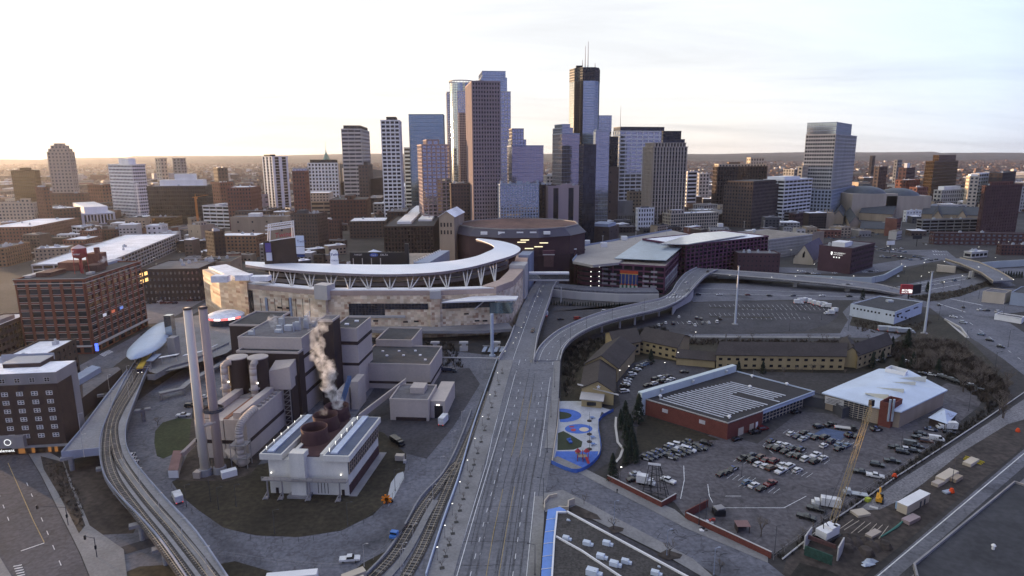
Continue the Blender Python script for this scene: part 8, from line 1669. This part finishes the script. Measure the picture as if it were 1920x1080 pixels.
for k in range(18):
 y=1065-k*21.5
 if y<690:break
 x=800+(1080-y)*.335+(24-k*.55);plant(BT,x,y,.38,'young street tree on the left footway of the main road','young street trees on the main road',z=zr(y)+.15)
 b=MB();q=G(x,y,zr(y)+.16);b.box(q,(1.3,1.3,.05),.2);thing(b,'tree_grate',W['black'],'square dark tree grate set in the left footway of the main road','tree grate','tree grates on the main road')
for k in range(9):plant(BT,838-k*7,668+rr.random()*16,.6,'bare shrubby tree in the dark strip under the promenade','bare trees under the promenade')
for k in range(12):plant(BT,90+k*6,880+k*7+rr.uniform(-4,4),.32,'low bare shrub on the dirt verge beside the lower left road','shrubs on the left verge',cat='shrub')
for k in range(10):plant(BT,1640+rr.random()*180,548+rr.random()*8-((k*3)%5)*2,.5,'bare shrub on the median beside the freeway','shrubs beside the freeway',cat='shrub')
for k in range(16):plant(BT,1320+rr.random()*440,492-rr.random()*70,.8,'bare street tree among the low buildings on the right','bare street trees on the right')
for k in range(24):plant(BT,1530+rr.random()*360,432+rr.random()*40,.7,'bare tree between the streets beyond the freeway','bare trees beyond the freeway')
def lamp_proto(h,nm,arm=1.6,col='dkgrey',lit=False):
 r=bpy.data.objects.new(nm,None);COL.objects.link(r);b=MB();b.tube((0,0,0),(0,0,h),.11,.07,6);b.tube((0,0,0),(0,0,.5),.2,.2,6)
 if arm:b.tube((0,0,h-.1),(arm,0,h+.25),.06,.05,5)
 lbuild(b,'pole',W[col],r);b=MB();b.box((arm+.2,0,h+.15),(.7,.3,.16));lbuild(b,'lamp_head',mat('lamp_white',(1,.96,.85))if lit else W[col],r);register(r);return r
LP=[lamp_proto(9,'street_lamp'),lamp_proto(7,'lamp_post',0.0,'dkgrey',True),lamp_proto(8.5,'catenary_pole',1.2,'pale'),lamp_proto(8,'blue_lamp_post',.8,'bluegrey')]
def put(p,x,y,label,group,z=.05,s=1,a=0):
 P=G(x,y,z)
 if p.name not in usedT:usedT.add(p.name);o=p;o.location=P;o.rotation_euler=(0,0,a)
 else:o=copy_tree(p,P,a)
 o.scale=(s,s,s);o['label']=label;o['category']='lamp' if 'lamp' in label else 'pole';o['group']=group;return o
for x,y in((1003,1078),(1019,945),(1026,848),(1033,782),(1040,726)):put(LP[0],x,y,'slim dark street lamp on the right edge of the main road','street lamps on the main road',zr(y)+.15,1,3.0)
for k in range(10):y=1050-k*42;put(LP[1],800+(1080-y)*.335+10,y,'short lamp post by the railing on the left edge of the main road','short lamps on the main road railing',zr(y)+.15,.55)
for k in range(14):t=k/13;y=655-t*130;x=962+t*66;put(LP[1],x,y,'small lit lamp post on the footway beside the ballpark','lit lamps beside the ballpark',7.1,.5)
for k in(2,7,11,15,19,24,28):q=Br[k];o=put(LP[0],0,0,'dark street lamp standing on the curving ramp bridge','lamps on the curving ramp');o.location=q+(Ar[k]-q)*.06
for x,y in((152,815),(210,770),(158,857)):put(LP[2],x,y,'pale pole standing on the triangular viaduct deck','poles on the triangular deck',DECK)
for x,y in((242,745),(250,720),(232,868),(263,915),(300,965),(343,1015),(388,1070),(205,690+40),(240,712)):put(LP[2],x,y,'pale overhead line pole between the viaduct tracks','line poles on the tram viaduct',DECK,.8)
for x,y in((756,1060),(775,1022),(800,975),(812,945),(827,890),(848,840),(866,800),(683,1062),(752,1072)):put(LP[2],x,y,'pale overhead line pole beside the road level tracks','line poles by the main road',.1,.8)
for x,y in((443,950),(395,940),(652,985),(741,920),(350,1010-60),(410,955),(515,1000)):put(LP[0],x,y,'thin dark lamp pole on the grass round the power plant','lamp poles round the power plant',.05,.85)
for x,y in((1310,985),(1390,895),(1542,868),(1607,918-60),(1688,850),(1542+3,967),(1785,905),(1816,770),(1452,1040),(1323,975)):put(LP[0],x,y,'dark lamp pole standing in the car parks on the right','lamp poles in the right car parks',.05,1)
for x,y in((1151,985),(1250,1042),(1338,1078)):put(LP[3],x,y,'pale blue lamp post along the lower side street','blue lamp posts on the side street')
for x,y in((1163,905),(1245,700),(1178,707),(1161,715),(1270,680),(1303,640),(1252,650)):put(LP[1],x,y,'lit lamp post in the lodge grounds','lit lamps in the lodge grounds',.05,.8)
for x,y in((1200,600),(1295,590),(1430,600),(1540,600),(1480,620),(1590,620),(1640,540),(1700,540),(1755,520),(1835,560),(1880,600),(1890,650),(1805,585),(1760,600),(1810,650),(1865,695)):put(LP[0],x,y,'dark street lamp along the streets and lots near the freeway','lamps near the freeway',.05,1.1)
rr=random.Random(15)
for k in range(70):
 x=rr.choice((rr.uniform(20,400),rr.uniform(1350,1900)));y=rr.uniform(425,545)if x>1000 else rr.uniform(470,590)
 put(LP[1],x,y,'tiny lit street lamp among the city blocks','lit street lamps among the blocks',.05,1.0)
sp2=empty('traffic_signal',G(182,1040),'traffic signal mast with a black lamp box arching over the lower left road','traffic signal')
for x,y,ax_ in((128,985,-9),(182,1045,-3)):q=G(x,y);b=MB();b.tube(q,q+up*6.2,.12,.1,6);b.tube(q+up*6.0,q+up*6.2+Vector((ax_,.6,0)),.09,.06,5);b.build('mast',W['dkgrey'],sp2);b=MB();b.box(q+up*5.2+Vector((ax_,.6,0)),(.45,.4,1.2));b.box(q+up*2.6,(.4,.4,1.1));b.build('lamp_box',W['black'],sp2)
fnc=MB();P_=[G(x,y)for x,y in spl2([(322,915),(345,950),(400,990),(470,1012),(560,1017),(640,1002),(700,970),(750,915),(770,870)])]
for i in range(0,len(P_)-1):fnc.tube(P_[i],P_[i]+up*1.8,.05,.05,4);fnc.tube(P_[i]+up*1.75,P_[i+1]+up*1.75,.03,.03,3);fnc.tube(P_[i]+up*.9,P_[i+1]+up*.9,.02,.02,3)
thing(fnc,'wire_fence',W['dkgrey'],'thin wire fence curving round the grass below the power plant','fence')
for nm,pts,lab in(('wire_fence',[(400,1045),(440,1048),(520,1060),(640,1068),(700,1050),(760,1000)],'thin wire fence along the bottom edge of the yard road'),('wire_fence',[(1450,1050),(1530,990),(1620,925),(1720,860),(1800,800)],'thin wire fence between the main car park and the white pipe line')):
 b=MB();P_=[G(x,y)for x,y in spl2(pts)]
 for i in range(len(P_)-1):b.tube(P_[i],P_[i]+up*1.9,.06,.06,4);b.tube(P_[i]+up*1.85,P_[i+1]+up*1.85,.03,.03,3);b.tube(P_[i]+up*1.0,P_[i+1]+up*1.0,.02,.02,3)
 thing(b,nm,W['grey'],lab,'fence')
fl_=empty('sculpture',G(725,945),'bright orange flower-like machine head beside the yard road','machine');q=G(725,945);OR=mat('orange_paint',(.75,.22,.02),var=.05)
for k in range(8):a_=k*math.pi/4;b=MB();b.para(q+up*1.6,Vector((math.cos(a_),0,math.sin(a_)))*1.7,Vector((-math.sin(a_),0,math.cos(a_)))*.55,(0,.25,0));b.build('petal',OR,fl_)
b=MB();b.box(q+Vector((.6,.8,0)),(2.4,1.2,1.0),.5);b.build('base',W['black'],fl_)
for x,y,sx,sy,h,m_,lab,nm in((750,862,3.2,2.2,2.0,'cream','small cream kiosk block on the grass by the yard road','kiosk'),(759,868,1.0,1.0,1.2,'pale','small pale cabinet right of the cream kiosk block','cabinet'),(372,895,2.4,2.4,2.4,'beige','small beige cube hut left of the smokestack foot','hut'),(430,893,5.0,2.4,2.4,'white','white generator container right of the smokestacks','container'),(1008,1,1,1,1,'pale','','')):
 if lab:b=MB();b.box(G(x,y),(sx,sy,h),rad(-5 if x!=430 else 35));thing(b,nm,W[m_],lab,nm)
gt=empty('weigh_station',G(322,890),'long pale roofed weigh canopy with a white end wall beside the smokestacks','canopy');a,c=G(324,882,3),G(333,845,3);b=MB();d=c-a;b.para(a-Vector((1.6,0,.2)),(3.4,0,0),d,up*.3);b.build('roof',mat('roof_rustpink',(.2,.12,.115)),gt);b=MB();b.para(P3(a-Vector((1.6,.2,0)),.2),(3.4,0,0),(0,.3,0),up*2.7);b.build('end_wall',W['white'],gt);b=MB();b.para(P3(a+Vector((1.4,0,0)),0),(.3,0,0),P3(d),up*2.8);b.build('side_wall',BEI,gt)
b=MB();a,c=G(338,858,1.6),G(366,830,4.2);b.para(a,c-a,(1.2,1.2,0),up*1.8);thing(b,'conveyor_gallery',BEI,'sloping beige gallery rising to the plant behind the smokestacks','gallery')
pu=MB();P_=[G(x,y,.08)for x,y in((727,930),(733,905),(745,888),(756,884),(758,895),(748,915),(735,940),(728,950))];pu.face(P_);struct(pu,'puddle',mat('water_puddle',(.25,.28,.33),var=.05,rough=.05,spec=.9))
pz=MB();a,c=G(826,670,6.5),G(935,672,6.5);pz.tube(a,c,.35,.35,8)
for t in(.25,.8):q=a.lerp(c,t);pz.tube((q.x,q.y,0),q,.2,.2,5)
thing(pz,'pipe_bridge',W['pale'],'thin pale pipe bridge from the low plant hall to the main road','pipe')
hp=empty('awning_frame',G(920,650),'row of pale tilted frames beside the foot of the entry roof pole','frame')
for k in range(4):a=G(903+k*11,660,1.2);b=MB();b.para(a,(2.0,0,0),(1.2,5,1.5),up*.2);b.build('panel',W['bluegrey'],hp)
b=MB();a,c=G(905,648,3.2),G(948,650,3.2);b.tube(a,c,.15,.15,5);b.build('beam',W['pale'],hp)
pv_=bpy.data.meshes.new('person');sk_v=[(0,0,.95),(0,0,1.2),(0,0,1.45),(0,0,1.55),(0,.02,1.68),(.1,.03,.9),(.11,.12,.5),(.11,.0,.08),(-.1,0,.9),(-.11,-.08,.5),(-.11,-.25,.1),(.2,0,1.42),(.26,-.06,1.15),(.27,.04,.92),(-.2,0,1.42),(-.26,.06,1.15),(-.27,.0,.92),(.11,.14,.05),(-.11,-.1,.05)]
sk_e=[(0,1),(1,2),(2,3),(3,4),(0,5),(5,6),(6,7),(0,8),(8,9),(9,10),(2,11),(11,12),(12,13),(2,14),(14,15),(15,16),(7,17),(10,18)];sk_r=[.15,.14,.17,.07,.11,.09,.07,.05,.09,.07,.05,.07,.05,.04,.07,.05,.04,.04,.04]
pv_.from_pydata(sk_v,sk_e,[]);po=bpy.data.objects.new('person',pv_);COL.objects.link(po);md=po.modifiers.new('s','SKIN');md.use_smooth_shade=True;po.modifiers.new('u','SUBSURF').levels=1
for i,v in enumerate(pv_.skin_vertices[0].data if pv_.skin_vertices else[]):v.radius=(sk_r[i],sk_r[i])
pv_.materials.append(paint('black'));po.location=G(1157,925,.2);tag(po,'person in dark clothes walking along the pavement by the brick wall','person')
def brush(name,label,poly,n,h,m_,seed):
 rs=random.Random(seed);xs=[p[0]for p in poly];ys_=[p[1]for p in poly];b=MB();P=[G(x,y)for x,y in poly]
 def inside(q):
  c=False;k=len(P)-1
  for i in range(len(P)):
   a,e=P[i],P[k]
   if(a.y>q.y)!=(e.y>q.y)and q.x<(e.x-a.x)*(q.y-a.y)/(e.y-a.y)+a.x:c=not c
   k=i
  return c
 X0_,X1_,Y0_,Y1_=min(p.x for p in P),max(p.x for p in P),min(p.y for p in P),max(p.y for p in P);c=0;t=0
 while c<n and t<n*12:
  t+=1;q=Vector((rs.uniform(X0_,X1_),rs.uniform(Y0_,Y1_),0))
  if not inside(q):continue
  c+=1
  for j in range(7):
   a=rs.random()*6.28;d=Vector((math.cos(a),math.sin(a),rs.uniform(.8,2.5))).normalized()*h*rs.uniform(.5,1.1);s=Vector((-math.sin(a),math.cos(a),0))*.07*h;o_=q+Vector((rs.uniform(-.6,.6),rs.uniform(-.6,.6),0))*h*.4;b.face([o_-s,o_+s,o_+d]);b.face([o_+d*.4-s*.6,o_+d*.4+s*.6,o_+d*.8+Vector((rs.uniform(-.5,.5),rs.uniform(-.5,.5),.2))*h])
 tag(b.build(name,m_),label,'brush',kind='stuff')
BRM=mat('brush_brown',(.060,.047,.038),var=.4,scale=.3,fine=.3,fscale=2);BRD=mat('brush_dark',(.030,.026,.021),var=.4,scale=.3)
brush('undergrowth','tangled brown brush filling the wooded hollow on the right',[(1640,655),(1700,640),(1790,640),(1880,715),(1895,745),(1850,760),(1790,712),(1700,690)],1500,3.0,BRM,1)
brush('undergrowth','dark brush on the bank under the curving ramp',[(1055,700),(1062,660),(1090,640),(1240,612),(1255,622),(1110,660),(1085,700),(1060,745)],600,2.4,BRD,2)
brush('undergrowth','brush in the strip behind the long lodge roofs',[(1200,636),(1590,640),(1640,648),(1580,652),(1200,645)],500,2.2,BRM,3)
brush('hedge','dark tangled hedge line between the main car park and the pipe line',[(1455,1046),(1540,984),(1660,898),(1800,800),(1880,742),(1890,748),(1810,812),(1670,908),(1550,996),(1466,1052)],900,1.6,BRD,4)
brush('undergrowth','dark shrubs in the shade below the promenade viaduct',[(700,640),(850,645),(870,690),(820,690),(700,655)],350,2.6,BRD,5)
brush('undergrowth','dry weeds beside the lower left road',[(84,872),(118,868),(150,930),(160,990),(140,985)],160,1.2,BRM,6)
brush('undergrowth','brush on the median beside the freeway',[(1740,566),(1800,556),(1858,535),(1866,530),(1850,528),(1790,546),(1705,557)],260,2.0,BRM,7)
brush('undergrowth','scrub on the grass behind the white warehouse and lodge wings',[(1600,600),(1680,612),(1760,600),(1700,632),(1610,622)],260,1.8,BRM,8)
b=MB();LN=[((1405,888),(1478,918)),((1245,873),(1282,875))]
def stalls(x0,y0,x1,y1,n,dx,dy):
 for k in range(n+1):t=k/n;x=x0+(x1-x0)*t;y=y0+(y1-y0)*t;pline(b,[(x,y),(x+dx,y+dy)],.12,.09)
stalls(1385,912,1450,925,7,12,-9);stalls(1375,865,1512,895,14,12,-8);stalls(1432,833,1545,870,13,11,-8);stalls(1468,812,1600,838,14,11,-7);stalls(1342,893,1405,905,6,12,-9)
for pts in([(1282,873),(1283,900),(1276,935)],[(1327,908),(1330,930),(1336,942)],[(1350,952),(1470,952),(1512,930)],[(1360,930),(1390,930)],[(1430,835),(1450,850)]):pline(b,pts,.22,.09)
struct(b,'parking_lines',PAINT)
b=MB();b.face([G(x,y,.085)for x,y in((1520,818),(1545,802),(1595,812),(1575,826))]);struct(b,'parking_bay',mat('bay_blue',(.07,.10,.18),var=.3,scale=.5))
BBX=[]
bpy.context.view_layer.update()
for o in list(bpy.data.objects):
 if o.type=='MESH' and o.get('kind')is None and o.parent and o.parent.get('category')and o.name.startswith(('wall','glazing','dark_wall','canopy','seating')):
  cs_=[o.matrix_world@Vector(c)for c in o.bound_box];BBX.append((min(c.x for c in cs_)-5,max(c.x for c in cs_)+5,min(c.y for c in cs_)-6,max(c.y for c in cs_)+5))
def free(q,r):return not any(a-r<q.x<b_+r and c-r<q.y<d_+r for a,b_,c,d_ in BBX)
rr=random.Random(50);BM_=[W['brick'],W['brown'],W['pale'],W['dkbrown'],W['grey'],W['cream'],W['tan'],W['dkgrey']]
for(xa,xb,ya,yb,n,lab,grp)in((1295,1900,372,402,60,'small low flat roofed block among the streets below the banded tower','low blocks on the right'),(1300,1730,404,450,26,'small low shop block in the streets beyond the long parking ramp','low shops on the right'),(0,640,335,372,90,'small low flat roofed block in the far streets left of the skyline','low blocks on the left'),(0,700,374,412,110,'low flat roofed block in the streets beyond the columned building','nearer blocks on the left'),(0,640,414,500,90,'low warehouse block in the streets beyond the brick loft building','warehouse blocks on the left'),(700,1100,345,400,50,'small low block glimpsed between the central towers','low blocks in the centre'),(1090,1300,400,440,26,'low block behind the parking ramp roofs','low blocks behind the ramps'),(1290,1920,330,368,70,'small distant block in the neighbourhoods right of the skyline','distant blocks on the right')):
 for k in range(n):
  for t_ in range(14):
   x=rr.uniform(xa,xb);y=rr.uniform(ya,yb);q=G(x,y);f=q.y/900
   if free(q,9*f):break
  else:continue
  BBX.append((q.x-9*f,q.x+9*f,q.y-7*f,q.y+7*f));w1=rr.uniform(12,28)*f;w2=rr.uniform(10,20)*f;h=rr.uniform(5,12)*(.6+.5*f)+(rr.random()<.1)*12;m1=rr.choice(BM_);a=rr.choice((.15,.7,-.1));b=MB();b.box(q,(w1,w2,h),a);b.box(q+up*h,(w1*.97,w2*.96,.4),a,1);b.box(q+up*(h+.4)+Vector((w1*.15,0,0)),(w1*.2,w2*.25,1.6),a,1)
  nw=max(2,int(w1/4))
  for j in range(nw):
   for l_ in range(max(1,int(h/4))):c=q+Vector((math.cos(a),math.sin(a),0))*(-w1/2+w1*(j+.5)/nw)+Vector((math.sin(a),-math.cos(a),0))*(w2/2+.05)+up*(1.4+l_*3.8);b.box(c,(w1/nw*.5,.3,1.7),a,2)
  tag(b.build({'warehouse blocks on the left':'warehouse_shed','nearer blocks on the left':'street_block','distant blocks on the right':'distant_building','low shops on the right':'shop_building'}.get(grp,'low_building'),[m1,RF[rr.choice(('grey','white','tan','dark','white'))],GL['black']]),lab,'building',grp)
for x,y,l_,w_,h,a,m_,lab in((548,1092,13,2.6,2.6,8,'white','long white trailer roof at the bottom edge of the yard'),(664,1090,6,2.4,2.6,35,'cream','cream container roof at the bottom edge beside the tracks')):
 b=MB();b.box(G(x,y),(l_,w_,h),rad(a));b.box(G(x,y,h),(l_*.96,w_*.9,.15),rad(a));thing(b,'trailer',W[m_],lab,'trailer')
rr=random.Random(61);CL=['white','black','silver','black','grey','navy','white','maroon','blue']
for(pts,ang,n,lab,grp)in(((1560,462,1700,470),10,26,'small parked car in the lots beyond the plum school','cars beyond the school'),((1650,482,1760,487),5,14,'small parked car in the lot beside the brown grass slope','cars by the grass slope'),((1540,446,1650,440),20,16,'tiny parked car in the square before the stone buildings','cars before the stone buildings'),((275,572,395,560),15,12,'small parked car in the violet lot behind the tram station','cars behind the station'),((1300,553,1620,556),0,7,'small car driving along the sunken freeway','cars on the freeway'),((1690,545,1830,520),25,6,'small car on the freeway right of the brown slope','cars on the right freeway'),((1780,590,1900,668),-50,5,'small car on the road at the right edge','cars on the right road'),((1280,478,1380,470),20,8,'tiny car on the street beside the long ramp','cars beside the long ramp')):
 for k in range(n):
  t=(k+rr.random()*.5)/n;x=pts[0]+(pts[2]-pts[0])*t;y=pts[1]+(pts[3]-pts[1])*t+rr.uniform(-4,4)*(.3 if 'free' in grp or 'road' in grp else 1);put_car(rr.choice(('sedan','suv','hatchback')),rr.choice(CL),G(x,y,.15),rad(ang+rr.choice((0,180))),lab,grp)
